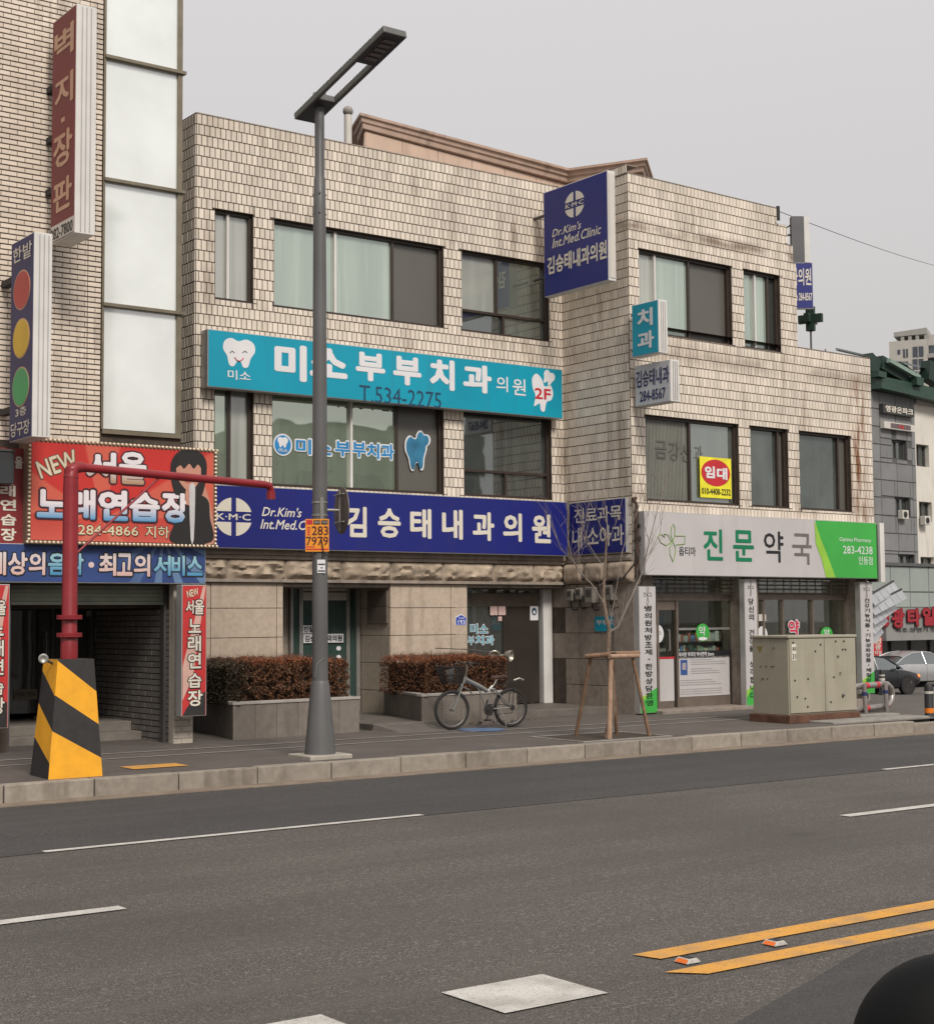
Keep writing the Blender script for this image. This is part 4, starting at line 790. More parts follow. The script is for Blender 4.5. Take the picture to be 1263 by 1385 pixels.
# three vertical banners
def banner(x0,y0,x1,y1, chars, label, seed):
    w = .13; a = RB.M(x0,y0,w); b = RB.M(x1,y1,w); r = (a[0], b[0], max(.23, b[1]), a[1]); t = thing('pillar_banner', label, 'banner', RB.P((r[0]+r[1])/2, .2, r[2]), 'white banners on the pharmacy pillars')
    mb = MBld(); mb.fbox(RB, r[0], r[1], .002, w, r[2], r[3]); part('casing', mb, ALS, t, bevel=.006); mb = MBld(); mb.fbox(RB, r[0]+.006, r[1]-.006, w+.001, w+.005, r[2]+.01, r[3]-.01); part('face_panel', mb, PWH, t)
    h = r[3]-r[2]; mb = MBld(); mb.fpoly(RB, [(r[0]+.008, r[2]+.012), (r[1]-.008, r[2]+.012), (r[1]-.008, r[2]+h*.2), (r[0]+.008, r[2]+h*.12)], w+.004, w+.008); part('green_foot', mb, GRN, t)
    mb = MBld(); mb.fpoly(RB, [(r[0]+.008, r[2]+h*.07), (r[1]-(r[1]-r[0])*.45, r[2]+h*.162), (r[0]+.008, r[2]+h*.125)], w+.007, w+.010); part('light_green_leaf', mb, LGRN, t)
    words('lettering', RB, [(c_, frac(r, .3, .72, .86-.80*(k+1)/(len(chars)), .86-.80*(k+.2)/(len(chars)))) for k, c_ in enumerate(chars) if c_ not in ' ·'], w+.012, BLACK, t, px=False, off=.025)
    for k, c_ in enumerate(chars):
        if c_ == '·': zc_ = .86-.80*(k+.6)/len(chars); q = frac(r,.49,.59,zc_-.004,zc_+.004); mb = MBld(); mb.fbox(RB, q[0], q[1], w+.006, w+.012, q[2], q[3]); part('dot', mb, BLACK, t)
    q = frac(r,.5,.5,.93,.93); c = q[0], q[2]
    mb = MBld(); s = (r[1]-r[0])*.24
    mb.tube([RB.P(c[0]+a_*s, w+.012, c[1]+b_*s) for a_, b_ in ((0,0),(-.9,.5),(-.9,-.2),(0,0),(-.25,-1.4),(0,-1.9),(.25,-1.4),(0,0),(.9,-.2),(.9,.4),(.2,.4),(.25,1.2),(0,1.6),(-.25,1.2),(0,0))], .005, 4); part('emblem_outline', mb, mat('grey_outline', (.2,.2,.2), .5), t)
banner(863.5,793,889,965,'병의원처방조제·한방상담환영','white banner left of the pharmacy door, the nearest of its kind',1)
banner(1006,783,1026,955,'당신의 건강을 생각합니다','white banner on the middle pharmacy pillar, foot hidden by the cabinet',2)
banner(1162.5,787,1183,938,'건강기능식품·기능성화장품·체질맞춤','white banner at the far right end of the pharmacy beside the parked cars',3)
# ================================================================== KARAOKE BUILDING (left)
kb = thing('corner_shop_building', 'left building of long cream bricks with a tall strip of frosted glass', 'building', (7, 20, .2))
xg0 = .5*(LB.M(142,200)[0]+LB.M(136,400)[0]); xg1 = LB.M(245.5,300)[0]; zgb = LB.M(187,584)[1]; xb = xg0-.02
tz = [LB.M((a[0]+a[2])/2, (a[1]+a[3])/2)[1] for a in ((136.8,411,247,424.7),(140.6,242,249.6,261),(143.1,74.7,249.5,101.3))]
zk = LB.M(100, 592)[1]-.1
mb = MBld(); mb.fquad(LB, 3, xb, zk, 14, 0); mb.fbox(LB, 3, xg1-.005, -11, -.03, zk, 14); mb.fbox(LB, xg0-.02, xg1, -.1, -.001, zk, zgb-.03); part('wall', mb, GROUT, kb)
xc = LB.M(119, 300)[0]
clad(kb, [(LB, (4.8, xc, zk, 13), []), (Fac(0, 19.996, 0), (xc, xb, zk, 13), [])], .215, .0715, .0135, .012, TILE_L, 'long_brick', 'brick_cladding', jv=.006)
FG = glassy('frosted_strip_glass', (.78,.82,.79), .35, (.98,.98,.96), .12, .1); es = [zgb]+tz+[tz[-1]+2.0, tz[-1]+3.95]
mb = MBld(); mb.fbox(LB, xg0-.012, xg0+.02, -.08, .03, zgb, 13); mb.fbox(LB, xg1-.07, xg1-.002, -.6, .02, zgb-.04, 13); mb.fbox(LB, xg0, xg1, -.08, .05, zgb-.06, zgb-.001); gf = part('glass_strip_frame', mb, mat('bronze_trim', (.2,.17,.12), .4, .15, 5, metal=.4), kb)
for i in range(len(es)-1):
    mb = MBld(); mb.fbox(LB, xg0+.021, xg1-.071, -.04, -.02, es[i]+.015, es[i+1]-.015); part('frosted_pane', mb, FG, gf)
    if i: mb = MBld(); mb.fbox(LB, xg0, xg1+.04, -.035, .06, es[i]-.022, es[i]+.022); part('transom_bar', mb, MC['bronze_trim'], gf)
# ground floor: opening with half rolled shutter
xo0, xo1 = LB.M(12,850)[0], LB.M(230,900)[0]; zo = LB.M(120,792)[1]
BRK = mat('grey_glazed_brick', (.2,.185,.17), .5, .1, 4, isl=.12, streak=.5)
mb = MBld(); mb.fbox(LB, 3, 9.72, -11, -.001, zo-.0, zk-.001); mb.fbox(LB, xo1, 9.72, -4, -.001, .2, zo-.001); mb.fbox(LB, 3, xo0, -4, -.001, .2, zo-.001); mb.fbox(LB, xo0, xo1, -4, -3.3, .2, zo-.001); mb.fbox(LB, xo0, xo1, -4, -.3, zo-.3, zo-.2); part('wall_core', mb, GROUT, kb)
CI = Fac(xo1-.002, 23.3, -pi/2)    # inner cheek wall, tiled in long bricks of a darker grey than the front
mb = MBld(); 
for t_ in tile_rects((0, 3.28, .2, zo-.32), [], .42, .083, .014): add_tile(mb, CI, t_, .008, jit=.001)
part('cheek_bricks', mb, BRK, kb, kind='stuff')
mb = MBld()
for t_ in tile_rects((xo1+.002, 9.8, .2, zo), [], .24, .085, .012): add_tile(mb, LB, t_, .01, jit=.001)
part('pier_bricks', mb, TILE_L, kb, kind='stuff')
mb = MBld(); mb.fbox(LB, 9.52, 9.82, .02, .16, .2, 2.55); 
for t_ in tile_rects((9.52, 9.82, .2, .7), [], .24, .085, .012): add_tile(mb, Fac(0, 20-.161, 0), t_, .01, jit=.001)
part('pier', mb, mat('cream_pier', (.40,.36,.3), .6, .1, 4, streak=.5), kb)
mb = MBld(); k = 0; zs0 = LB.M(120,811)[1]; z = zs0-.02
while z < zo+.12: mb.fbox(LB, xo0, xo1, -.18-.012*(k%2), -.14, z, z+.052); z += .056; k += 1
mb.fbox(LB, xo0, xo1, -.2, -.12, zs0-.07, zs0-.025); part('shutter_slats', mb, mat('shutter_green_grey', (.22,.24,.19), .45, .15, 3, metal=.3), kb)
mb = MBld(); mb.fbox(LB, xo0, xo0+.06, -.22, -.1, .2, zo); mb.fbox(LB, xo1-.05, xo1-.012, -.22, -.1, .2, zo); part('shutter_guide', mb, GREYM, kb)
STN = mat('worn_step_stone', (.17,.15,.13), .8, .2, 5, streak=.4, bump=.1)
for k in range(2): mb = MBld(); mb.fbox(LB, xo0, LB.M((192,178)[k], 990, -.9-.32*k)[0], -4, -.9-.32*k, .1, .33+.13*k); part('step', mb, STN, kb, bevel=.012)
KD = Fac(0, 22.6, 0); mb = MBld(); xd = [xo0+.02, KD.M(68,900)[0], KD.M(120,900)[0], KD.M(149,900)[0]]; zdt = 2.55
for u in (xd[0], xd[1], xd[2], xd[3]-.05): mb.fbox(KD, u, u+.05, -.04, .03, .5, zdt)
mb.fbox(KD, xd[3]+.001, xo1-.01, -.04, .03, .45, zdt); kd = part('door_frame', mb, GREYM, kb)
for i in range(3): mb = MBld(); mb.fbox(KD, xd[i]+.05, xd[i+1], -.01, 0, .55, zdt); part('glass_pane', mb, glassy('black_pane', (.01,.011,.01), .08), kd)
def kp(name, x0,y0,x1,y1, mt, w=.02): r = KD.R(x0,y0,x1,y1,w); mb = MBld(); mb.fbox(KD, r[0], r[1], w-.01, w, r[2], r[3]); part(name, mb, mt, kd); return r
kp('notice', 128,851,146,868, mat('grey_notice', (.13,.13,.12), .6)); r = kp('door_plate', 19,933,50,946, mat('dim_plate', (.14,.12,.08), .5)); kp('door_plate', 128,869,146,873, DARK, .025); kp('sill_plate', 46,969,64,982, mat('dim_plate', (.14,.12,.08), .5), .03)
words('lettering', KD, [('PUSH 안내', frac(r,.06,.9,.3,.8))], .025, BLACK, kd, px=False); kp('camera_box', 117,826,123,834, ALU, .08)
mb = MBld(); mb.tube([KD.P(xd[1]-.1,.03,1.25),KD.P(xd[1]-.1,.09,1.25),KD.P(xd[1]-.1,.09,1.75),KD.P(xd[1]-.1,.03,1.75)], .013, 6); part('door_handle', mb, ALU, kd)
# karaoke sign with bulbs
KS = Fac(0, 19.6, 0)
a, b, c_, d_ = KS.M(38,592), KS.M(292,607), KS.M(293,741), KS.M(36,735); r = ((a[0]+d_[0])/2, (b[0]+c_[0])/2, (c_[1]+d_[1])/2, (a[1]+b[1])/2)
t = thing('karaoke_sign', 'red karaoke sign edged with little bulbs, lettered NEW 서울 노래연습장 beside a painted singer', 'sign', ((r[0]+r[1])/2, 19.7, r[2]))
mb = MBld(); mb.fbox(KS, r[0], r[1], -.33, 0, r[2], r[3]); part('casing', mb, mat('sign_back_brown', (.2,.13,.09), .6), t, bevel=.006)
def rays(n, l, g, c, mixc, rng, noise_):
    sx = n.new('ShaderNodeSeparateXYZ'); l.new(g.outputs['Position'], sx.inputs[0])
    a1 = n.new('ShaderNodeMath'); a1.operation = 'SUBTRACT'; l.new(sx.outputs[0], a1.inputs[0]); a1.inputs[1].default_value = 8.35
    a2 = n.new('ShaderNodeMath'); a2.operation = 'SUBTRACT'; l.new(sx.outputs[2], a2.inputs[0]); a2.inputs[1].default_value = 3.25
    at = n.new('ShaderNodeMath'); at.operation = 'ARCTAN2'; l.new(a2.outputs[0], at.inputs[0]); l.new(a1.outputs[0], at.inputs[1])
    m3 = n.new('ShaderNodeMath'); m3.operation = 'MULTIPLY'; l.new(at.outputs[0], m3.inputs[0]); m3.inputs[1].default_value = 5; s3 = n.new('ShaderNodeMath'); s3.operation = 'SINE'; l.new(m3.outputs[0], s3.inputs[0])
    c = mixc(rng(s3.outputs[0], .25, .45, 0, .75), c, (.58,.13,.08)); return mixc(rng(sx.outputs[2], 3.5, 2.85, 0, .35), c, (.6,.25,.17))
fx = .05; R_ = (r[0]+fx, r[1]-fx, r[2]+fx, r[3]-fx); mb = MBld(); mb.fbox(KS, R_[0], R_[1], .001, .008, R_[2], R_[3]); part('face_panel', mb, mat('karaoke_red', (.5,.028,.022), .45, .12, 1.5, extra=rays), t)
mb = MBld(); BR = .021; nx_ = 46; nz_ = 25
for i in range(nx_+1):
    for z in (r[2]+.02, r[3]-.02): mb.sphere(KS.P(r[0]+(r[1]-r[0])*i/nx_, .022, z), BR, 8)
for k in range(1, nz_):
    for u in (r[0]+.02, r[1]-.02): mb.sphere(KS.P(u, .022, r[2]+(r[3]-r[2])*k/nz_), BR, 8)
part('bulb', mb, mat('ivory_bulb', (.62,.5,.34), .3), t, smooth=True, kind='stuff')
w = .012
def grad(name, lo, hi, z0, z1, mid=None):
    def ex(n, l, g, c, mixc, rng, noise_):
        sx = n.new('ShaderNodeSeparateXYZ'); l.new(g.outputs['Position'], sx.inputs[0]); return mixc(rng(sx.outputs[2], z0, z1), lo, hi)
    return mat(name, lo, .45, .01, extra=ex)
def K2(px, py): return KS.M(px, py, w)[1]
SH = mat('letter_backing', (.05,.012,.02), .5)  # dark printed outline behind the letters
A1 = [('서',117,610,157,654),('울',161,610,198,656)]; A2 = [('노',50,661,90,701),('래',93,661,129,703),('연',133,662,173,705),('습',175,665,216,706),('장',219,664,255,708)]
words('letter_outline', KS, A1, w, SH, t, off=.14, grow=.022); words('lettering', KS, A1, w+.004, grad('letter_pearl_bronze', (.4,.24,.15), (.7,.66,.68), K2(150,652), K2(150,630)), t, off=.06)
words('letter_outline', KS, A2, w, SH, t, off=.14, grow=.03); words('lettering', KS, A2, w+.004, grad('letter_pearl_blue', (.04,.26,.5), (.72,.66,.68), K2(150,705), K2(150,683)), t, off=.07)
mbn = MBld(); text_into(mbn, KS, 'NEW', KS.R(50,614,105,641,w), w, .1, rot=.36, grow=.012); part('letter_outline', mbn, mat('new_edge', (.12,.08,.05), .5), t); mbn = MBld(); text_into(mbn, KS, 'NEW', KS.R(50,614,105,641,w), w+.004, .03, rot=.36); part('lettering', mbn, mat('new_cream', (.6,.52,.38), .5), t)
L = [('T.284-4866',87,709,187,725),('지하',197,711,229,728)]; words('letter_outline', KS, L, w, SH, t, off=.05, grow=.012); words('lettering', KS, L, w+.004, mat('print_pale_yellow', (.62,.56,.36), .5), t, off=.01)
SKIN = mat('printed_skin', (.5,.24,.17), .5, .05); HAIR = mat('printed_hair', (.016,.014,.014), .5, .1)
def ks(name, pts, mt, dw, sm=5): shape(name, KS, pts, w+dw, mt, t, sm, t=.002)
ks('singer_arm', [(268,640),(278,660),(286,690),(291,732),(272,733),(276,700),(268,672)], SKIN, .001)
ks('singer_dress', [(240,676),(262,668),(281,676),(284,700),(286,733),(232,733),(236,706)], HAIR, .003)
ks('singer_hair', [(231,628),(240,612),(256,607),(270,611),(279,624),(279,645),(274,668),(266,674),(243,676),(233,656)], HAIR, .005)
ks('singer_face', [(239,630),(250,626),(262,626),(271,630),(271,646),(264,659),(255,664),(246,656),(240,645)], SKIN, .008)
ks('singer_fringe', [(237,633),(240,617),(256,611),(270,617),(274,636),(268,628),(262,634),(256,627),(249,634),(244,629)], HAIR, .010, 3)
ks('singer_neck', [(252,660),(262,662),(263,680),(252,682)], SKIN, .007, 3); ks('microphone', [(257,655),(263,655),(264,672),(262,730),(258,730),(256,672)], mat('mic_white', (.5,.48,.48), .4), .012, 2)
ks('singer_mouth', [(249,650),(255,649),(260,651),(254,653)], mat('print_lip', (.4,.08,.07), .5), .011, 3)
# banner below
B2 = Fac(0, 19.72, 0); a, b = B2.M(0,742), B2.M(278,790); r = (B2.M(-40,700)[0], b[0], B2.M(278,790)[1], B2.M(278,741)[1]); t = thing('blue_banner_sign', 'blue banner board with pink and sky blue Korean words over the shuttered doorway', 'sign', (8.3, 19.8, r[2]))
def rays2(n, l, g, c, mixc, rng, noise_):
    sx = n.new('ShaderNodeSeparateXYZ'); l.new(g.outputs['Position'], sx.inputs[0]); a1 = n.new('ShaderNodeMath'); a1.operation = 'SUBTRACT'; l.new(sx.outputs[0], a1.inputs[0]); a1.inputs[1].default_value = 9.3
    a2 = n.new('ShaderNodeMath'); a2.operation = 'SUBTRACT'; l.new(sx.outputs[2], a2.inputs[0]); a2.inputs[1].default_value = 3.1
    at = n.new('ShaderNodeMath'); at.operation = 'ARCTAN2'; l.new(a1.outputs[0], at.inputs[0]); l.new(a2.outputs[0], at.inputs[1])
    m3 = n.new('ShaderNodeMath'); m3.operation = 'MULTIPLY'; l.new(at.outputs[0], m3.inputs[0]); m3.inputs[1].default_value = 14; s3 = n.new('ShaderNodeMath'); s3.operation = 'SINE'; l.new(m3.outputs[0], s3.inputs[0])
    f = rng(sx.outputs[0], 8.6, 9.3, 0, .65); m4 = n.new('ShaderNodeMath'); m4.operation = 'MULTIPLY'; l.new(rng(s3.outputs[0], .3, .45), m4.inputs[0]); l.new(f, m4.inputs[1]); return mixc(m4.outputs[0], c, (.16,.27,.42))
mb = MBld(); mb.fbox(B2, r[0], r[1], -.25, 0, r[2], r[3]); part('casing', mb, ALS, t, bevel=.005); mb = MBld(); mb.fbox(B2, r[0], r[1]-.01, .001, .005, r[2]+.012, r[3]-.01); part('face_panel', mb, mat('banner_blue', (.03,.06,.19), .45, .15, 1.2, extra=rays2), t)
PINK = grad('letter_pink', (.62,.4,.36), (.68,.62,.62), r[2]+.1, r[3]-.1); SKYB = grad('letter_sky', (.03,.2,.4), (.35,.6,.66), r[2]+.08, r[3]-.1)
P1 = [('세',-16,746,8,778),('상',11,746.5,37,778),('의',39,746.5,61,778),('최',134,748,157,779),('고',158,748,179,779),('의',181,749,203,780)]; P2 = [('음',65,748,90,778),('악',92,748,113,778),('서',208,751,231,779),('비',232,751,250,779),('스',253,752,274,779)]
words('letter_outline', B2, P1+P2, .008, BLACK, t, off=.11, grow=.02); words('lettering', B2, P1, .012, PINK, t, off=.05); words('lettering', B2, P2, .012, SKYB, t, off=.05)
mb = MBld(); mb.fpoly(B2, disc_pts(B2, 123.5, 764, 4, 4, .01, 12), .008, .011); part('dot', mb, PINK, t)
# vertical side banners
def vban(x0,y0,x1,y1, label, items, new=None):
    F = Fac(0, 19.5, 0); r = F.R(x0,y0,x1,y1); t = thing('vertical_banner_sign', label, 'sign', ((r[0]+r[1])/2, 19.6, r[2]))
    mb = MBld(); mb.fbox(F, r[0], r[1], -.17, 0, r[2], r[3]); part('casing', mb, ALS, t, bevel=.006); mb = MBld(); mb.fbox(F, r[0]+.012, r[1]-.012, .001, .005, r[2]+.012, r[3]-.012); part('face_panel', mb, mat('banner_red', (.5,.035,.035), .45, .1), t)
    mb = MBld(); mb.fpoly(F, [(r[0]+.015, r[3]-(r[3]-r[2])*.62), (r[1]-.06, r[3]-.02), (r[1]-.02, r[3]-.02), (r[0]+(r[1]-r[0])*.45, r[3]-(r[3]-r[2])*.7), (r[0]+.015, r[2]+(r[3]-r[2])*.12)][::-1], .004, .007); part('pale_ray', mb, mat('ray_pink', (.58,.36,.3), .5), t)
    mb = MBld(); mb.fpoly(F, [(r[0]+.02, r[2]+.015), (r[1]-.02, r[2]+.015), (r[1]-.02, r[2]+.33), (r[1]-.09, r[2]+.3), (r[0]+.08, r[2]+.12)], .006, .009); part('dark_foot', mb, BLK, t)
    words('letter_outline', F, items, .011, BLACK, t, off=.1, grow=.013); words('lettering', F, items, .014, INKC, t, off=.04)
    if new: mbn = MBld(); text_into(mbn, F, 'NEW', F.R(*new), .013, .05, rot=.25); part('lettering', mbn, MC['new_cream'], t)
vban(246,791,279,968, 'vertical red banner lettered 서울 노래연습장 on the brick pier right of the shuttered doorway', [('서',251.5,812,262,830),('울',263,811,276,831),('노',255,837,272,856),('래',254,860,272,881),('연',254,883.5,272,904),('습',254.5,911,272.5,930),('장',254,934,274,955)], (252,797,268,807))
vban(-24,790,11,985, 'vertical red banner left of the shuttered doorway, cut by the picture edge', [('서',-16,812,-6,832),('울',-4,812,8,832),('노',-12,840,5,860),('래',-12,866,5,888),('연',-12,892,5,913),('습',-12,920,5,940),('장',-12,944,6,966)])
# red sign further left, and black box
F = Fac(0, 19.75, 0); r = F.R(-30,603,34,738); t = thing('karaoke_side_sign', 'dark red upright sign panel with white Korean letters behind the edge of the karaoke sign', 'sign', (7.3,19.8,r[2])); mb = MBld(); mb.fbox(F, r[0], r[1], -.2, 0, r[2], r[3]); part('casing', mb, mat('dark_red_panel', (.2,.018,.02), .5, .2, 3), t); 
words('lettering', F, [('울',20,617,31,634),('노',-2,640,18,656),('래',0,656,21,672),('연',0,675,22,691),('습',1,695,22,711),('장',1,714,22,732)], .006, INKC, t, off=.05)
F = Fac(0, 19.5, 0); r = F.R(-30,608,19,655); mb = MBld(); mb.fbox(F, r[0], r[1], -.15, 0, r[2], r[3]); t = thing('air_vent_box', 'dark grey box at the left edge beside the karaoke sign, under the traffic light sign', 'box', (7, 19.6, r[2])); part('casing', mb, mat('box_dark', (.03,.032,.035), .5), t, bevel=.01)
mb = MBld(); mb.fbox(F, r[0]-.01, r[1]+.01, -.12, .015, r[3]+.001, r[3]+.03); part('lid', mb, GREYM, t)
# upright projecting signs of the left building
Yf = 18.9; zt_, zb_ = zat(97,2,Yf), zat(98,291,Yf)
MAR = mat('maroon_panel', (.17,.02,.025), .5, .1, 1, streak=.2); TANP = mat('tan_print', (.5,.3,.2), .5, .08)
t, F, r, G, wd = proj_sign('wallpaper_shop_sign', 'tall maroon projecting sign reading 벽지 장판 at the upper left', 67.5, 97, 125, Yf, zt_, zb_-.22, 19.72, MAR, WHITE)
q = frac(r,.02,.98,.0,.075); mb = MBld(); mb.fbox(F, q[0], q[1], .006, .009, q[2]+.02, q[3]); part('white_foot', mb, CREAM, t); words('lettering', F, [('282-7800', frac(r,.02,.95,.012,.062))], .012, BLACK, t, px=False, off=.03)
words('lettering', F, [('벽', frac(r,.1,.92,.80,.935)), ('지', frac(r,.14,.92,.585,.72)), ('장', frac(r,.1,.9,.32,.475)), ('판', frac(r,.12,.9,.125,.265))], .01, TANP, t, px=False, off=.045); q = frac(r,.42,.56,.515,.535); mb = MBld(); mb.fbox(F, *q[:2], .007, .01, *q[2:]); part('dot', mb, TANP, t)
ribs(t, G, wd, r[2], r[3], ALS)
mb = MBld()
for z in (zat(66,113,19.7), zat(63,182,19.7), zat(62,253,19.7)): mb.box(F.o.x+.02, F.o.x+.12, 19.72, 20.0, z-.04, z+.04)
part('bracket', mb, BLK, t)
Yf = 18.75; t, F, r, G, wd = proj_sign('billiard_traffic_light_sign', 'tall navy projecting sign with red, yellow and green discs like a traffic light', 17.5, 42, 67, Yf, zat(42,312,Yf), zat(36,590,Yf), 19.55, NAVY, WHITE)
for cz, nm, col in ((.74,'red',(.42,.035,.03)),(.50,'yellow',(.6,.38,.015)),(.26,'green',(.03,.32,.1))):
    u = (r[0]+r[1])/2; z = r[2]+(r[3]-r[2])*cz
    mb = MBld(); mb.fpoly(F, [(u+.33*(r[1]-r[0])*1.12*cos(i*pi/14), z+.3*cos(0)*sin(i*pi/14)*.86) for i in range(28)], .005, .009); part('disc_rim', mb, TANP, t)
    mb = MBld(); mb.fpoly(F, [(u+.33*(r[1]-r[0])*1.05*cos(i*pi/14), z+.3*.8*sin(i*pi/14)) for i in range(28)], .009, .012); part('%s_disc' % nm, mb, mat('disc_'+nm, col, .4, .12, 2), t)
words('lettering', F, [('한', frac(r,.1,.48,.89,.965)), ('밭', frac(r,.54,.94,.885,.965)), ('3층', frac(r,.3,.78,.115,.16)), ('당구장', frac(r,.1,.92,.02,.09))], .011, INKC, t, px=False, off=.02)
mb = MBld()
for k in (.3, .55, .8): mb.fbox(G, wd*k-.006, wd*k+.006, .001, .008, r[2]+.03, r[3]-.03)
part('end_rib', mb, ALS, t)
mb = MBld(); mb.box(F.o.x+.02, F.o.x+.12, 19.55, 20.0, r[2]+.4, r[2]+.48); mb.box(F.o.x+.02, F.o.x+.12, 19.55, 20.0, r[3]-.5, r[3]-.42); part('bracket', mb, BLK, t)
# ================================================================== PLANTERS AND HEDGES
PLS = mat('planter_granite', (.17,.145,.122), .75, .14, 8, bump=.12, bscale=110, streak=.7, streakcol=(.06,.05,.04), isl=.14); CAPS = mat('planter_cap', (.34,.31,.28), .7, .1, 6, streak=.4)
def planter(pts, z0, z1, label, loc, closed=()):
    t = thing('planter', label, 'planter', loc); mb = MBld(); n = len(pts); cx_, cy_ = sum(p[0] for p in pts)/n, sum(p[1] for p in pts)/n
    ins = [(p[0]+(cx_-p[0])*.03, p[1]+(cy_-p[1])*.03) for p in pts]
    mb.add([(x, y, z0) for x, y in ins]+[(x, y, z1-.06) for x, y in ins], [tuple(range(n-1, -1, -1)), tuple(range(n, 2*n))]+[(i, (i+1)%n, (i+1)%n+n, i+n) for i in range(n)]); part('core', mb, mat('planter_soil', (.04,.03,.022), .9, .3, 8), t)
    for i in range(n):
        if i in closed: continue
        a, b = Vector((*pts[i], 0)), Vector((*pts[(i+1)%n], 0)); L = (b-a).length; F = Fac(a.x, a.y, math.atan2(b.y-a.y, b.x-a.x)); k = max(1, round(L/.37))
        for j in range(k): mb = MBld(); mb.fbox(F, L*j/k+.003, L*(j+1)/k-.003, -.03, random.uniform(-.001,.001), z0, z1-.045); part('stone_panel', mb, PLS, t, bevel=.003)
        mb = MBld(); mb.fbox(F, -.01, L+.01, -.12, .015, z1-.042, z1); part('cap_stone', mb, CAPS, t, bevel=.006)
    return t
planter([(10.46,19.86),(12.68,20.02),(12.68,22.05),(10.96,22.05)], .19, .745, 'long granite planter running behind the lamp post beside the red banner', (11.7,20,.2), closed=(2,))
planter([(13.87,20.08),(15.85,20.2),(15.85,22.05),(14.45,22.05)], .19, .735, 'granite planter between the two entrances, behind the bicycle', (15,20,.2), closed=(2,))
def leafmat(name, cols):
    m = bpy.data.materials.new(name); m.use_nodes = True; n = m.node_tree.nodes; l = m.node_tree.links; b = n['Principled BSDF']; b.inputs['Roughness'].default_value = .7
    g = n.new('ShaderNodeNewGeometry'); r_ = n.new('ShaderNodeValToRGB'); el = r_.color_ramp.elements
    while len(el) < len(cols): el.new(.5)
    for i, c in enumerate(cols): el[i].position = i/(len(cols)-1); el[i].color = (*c, 1)
    l.new(g.outputs['Random Per Island'], r_.inputs[0]); l.new(r_.outputs[0], b.inputs['Base Color']); return m
LEAF = leafmat('russet_leaves', [(.045,.022,.012),(.08,.031,.014),(.14,.05,.02),(.19,.07,.028),(.05,.038,.017),(.24,.105,.045)])
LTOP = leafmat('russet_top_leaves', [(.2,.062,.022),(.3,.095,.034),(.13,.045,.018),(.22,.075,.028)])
LGR = leafmat('shaded_green_brown_leaves', [(.03,.025,.012),(.05,.035,.014),(.022,.02,.011),(.07,.038,.016)])  # greener left-end leaves, with the shade there put into their colour
def hedge(x0, x1, y0, y1, z0, z1, label, n=26000, seed=1, end_shaded_green=0):
    rs = random.Random(seed); t = thing('hedge', label, 'hedge', ((x0+x1)/2, (y0+y1)/2, z0)); mb = MBld(); tw = MBld(); mg = MBld(); mt2 = MBld()
    def top(x, y): return z1-.01+.05*noise.noise(Vector((x*2.5, y*2.5, seed)))+.04*noise.noise(Vector((x*9, y*9, seed)))
    for i in range(n):
        f = rs.random()
        if f < .45: x, y, z = rs.uniform(x0, x1), y0+abs(rs.gauss(0, .05)), rs.uniform(z0, z1)
        elif f < .75: x, y = rs.uniform(x0, x1), rs.uniform(y0, y1); z = top(x, y)-abs(rs.gauss(0, .045))
        elif f < .87: x, y, z = x0+abs(rs.gauss(0, .05)), rs.uniform(y0, y1), rs.uniform(z0, z1)
        elif f < .93: x, y, z = x1-abs(rs.gauss(0, .05)), rs.uniform(y0, y1), rs.uniform(z0, z1)
        else: x, y, z = rs.uniform(x0, x1), rs.uniform(y0, y1), rs.uniform(z0, z1)
        z = min(z, top(x, y)); bul = .05*noise.noise(Vector((x*3, z*5, seed+3)))+.03*noise.noise(Vector((x*11, z*11, seed)))
        ctr = 1-min(1, ((z-(z0+z1)/2)/((z1-z0)/2))**2*.55)
        if f < .45: y += -bul*1.2+.06*(1-ctr)
        if noise.noise(Vector((x*11, y*11, z*11))) < -.2 and f < .75: continue
        # rounded corners
        dx = min(x-x0, x1-x); 
        if dx < .12 and z > z1-.1: z -= (.12-dx)*.6
        s = rs.uniform(.006, .021); d = Vector((rs.gauss(0,1), rs.gauss(0,1)-.4, rs.gauss(0,1)+.5)).normalized(); e = d.cross(Vector((rs.gauss(0,1), rs.gauss(0,1), rs.gauss(0,1)))).normalized(); h = d.cross(e); p = Vector((x, y, z))
        tgt = mg if (end_shaded_green and x < x0+end_shaded_green*rs.uniform(.4,1.3)) else (mt2 if z > z1-.06-.05*rs.random() else mb)
        tgt.add([p-e*s*.6, p+h*s*1.4*.5-e*0, p+e*s*.6, p-h*s*1.2], [(0,1,2,3)])
    for i in range(700):
        x, y = rs.uniform(x0+.03, x1-.03), rs.uniform(y0, y1); z = top(x, y); L = rs.uniform(.02, .09) if rs.random() > .05 else rs.uniform(.1,.16); tw.cyl((x, y, z-.15), (x+rs.gauss(0,.02), y+rs.gauss(0,.02), z+L*.7), .003, .0015, 3, False)
    for i in range(900):
        x, z = rs.uniform(x0, x1), rs.uniform(z0, z1-.05); tw.cyl((x, y0+.12, z-.05), (x+rs.gauss(0,.04), y0-rs.uniform(.0,.03), z+rs.uniform(0,.08)), .0035, .0018, 3, False)
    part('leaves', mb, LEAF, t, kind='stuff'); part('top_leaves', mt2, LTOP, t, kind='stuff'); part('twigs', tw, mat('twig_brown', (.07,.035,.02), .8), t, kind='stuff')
    if end_shaded_green: part('shaded_green_leaves', mg, LGR, t, kind='stuff')
    c = MBld(); c.box(x0+.13, x1-.13, y0+.13, y1-.1, z0-.02, z1-.13); part('dense_core', c, mat('hedge_core', (.018,.01,.006), .9, .3, 10), t)
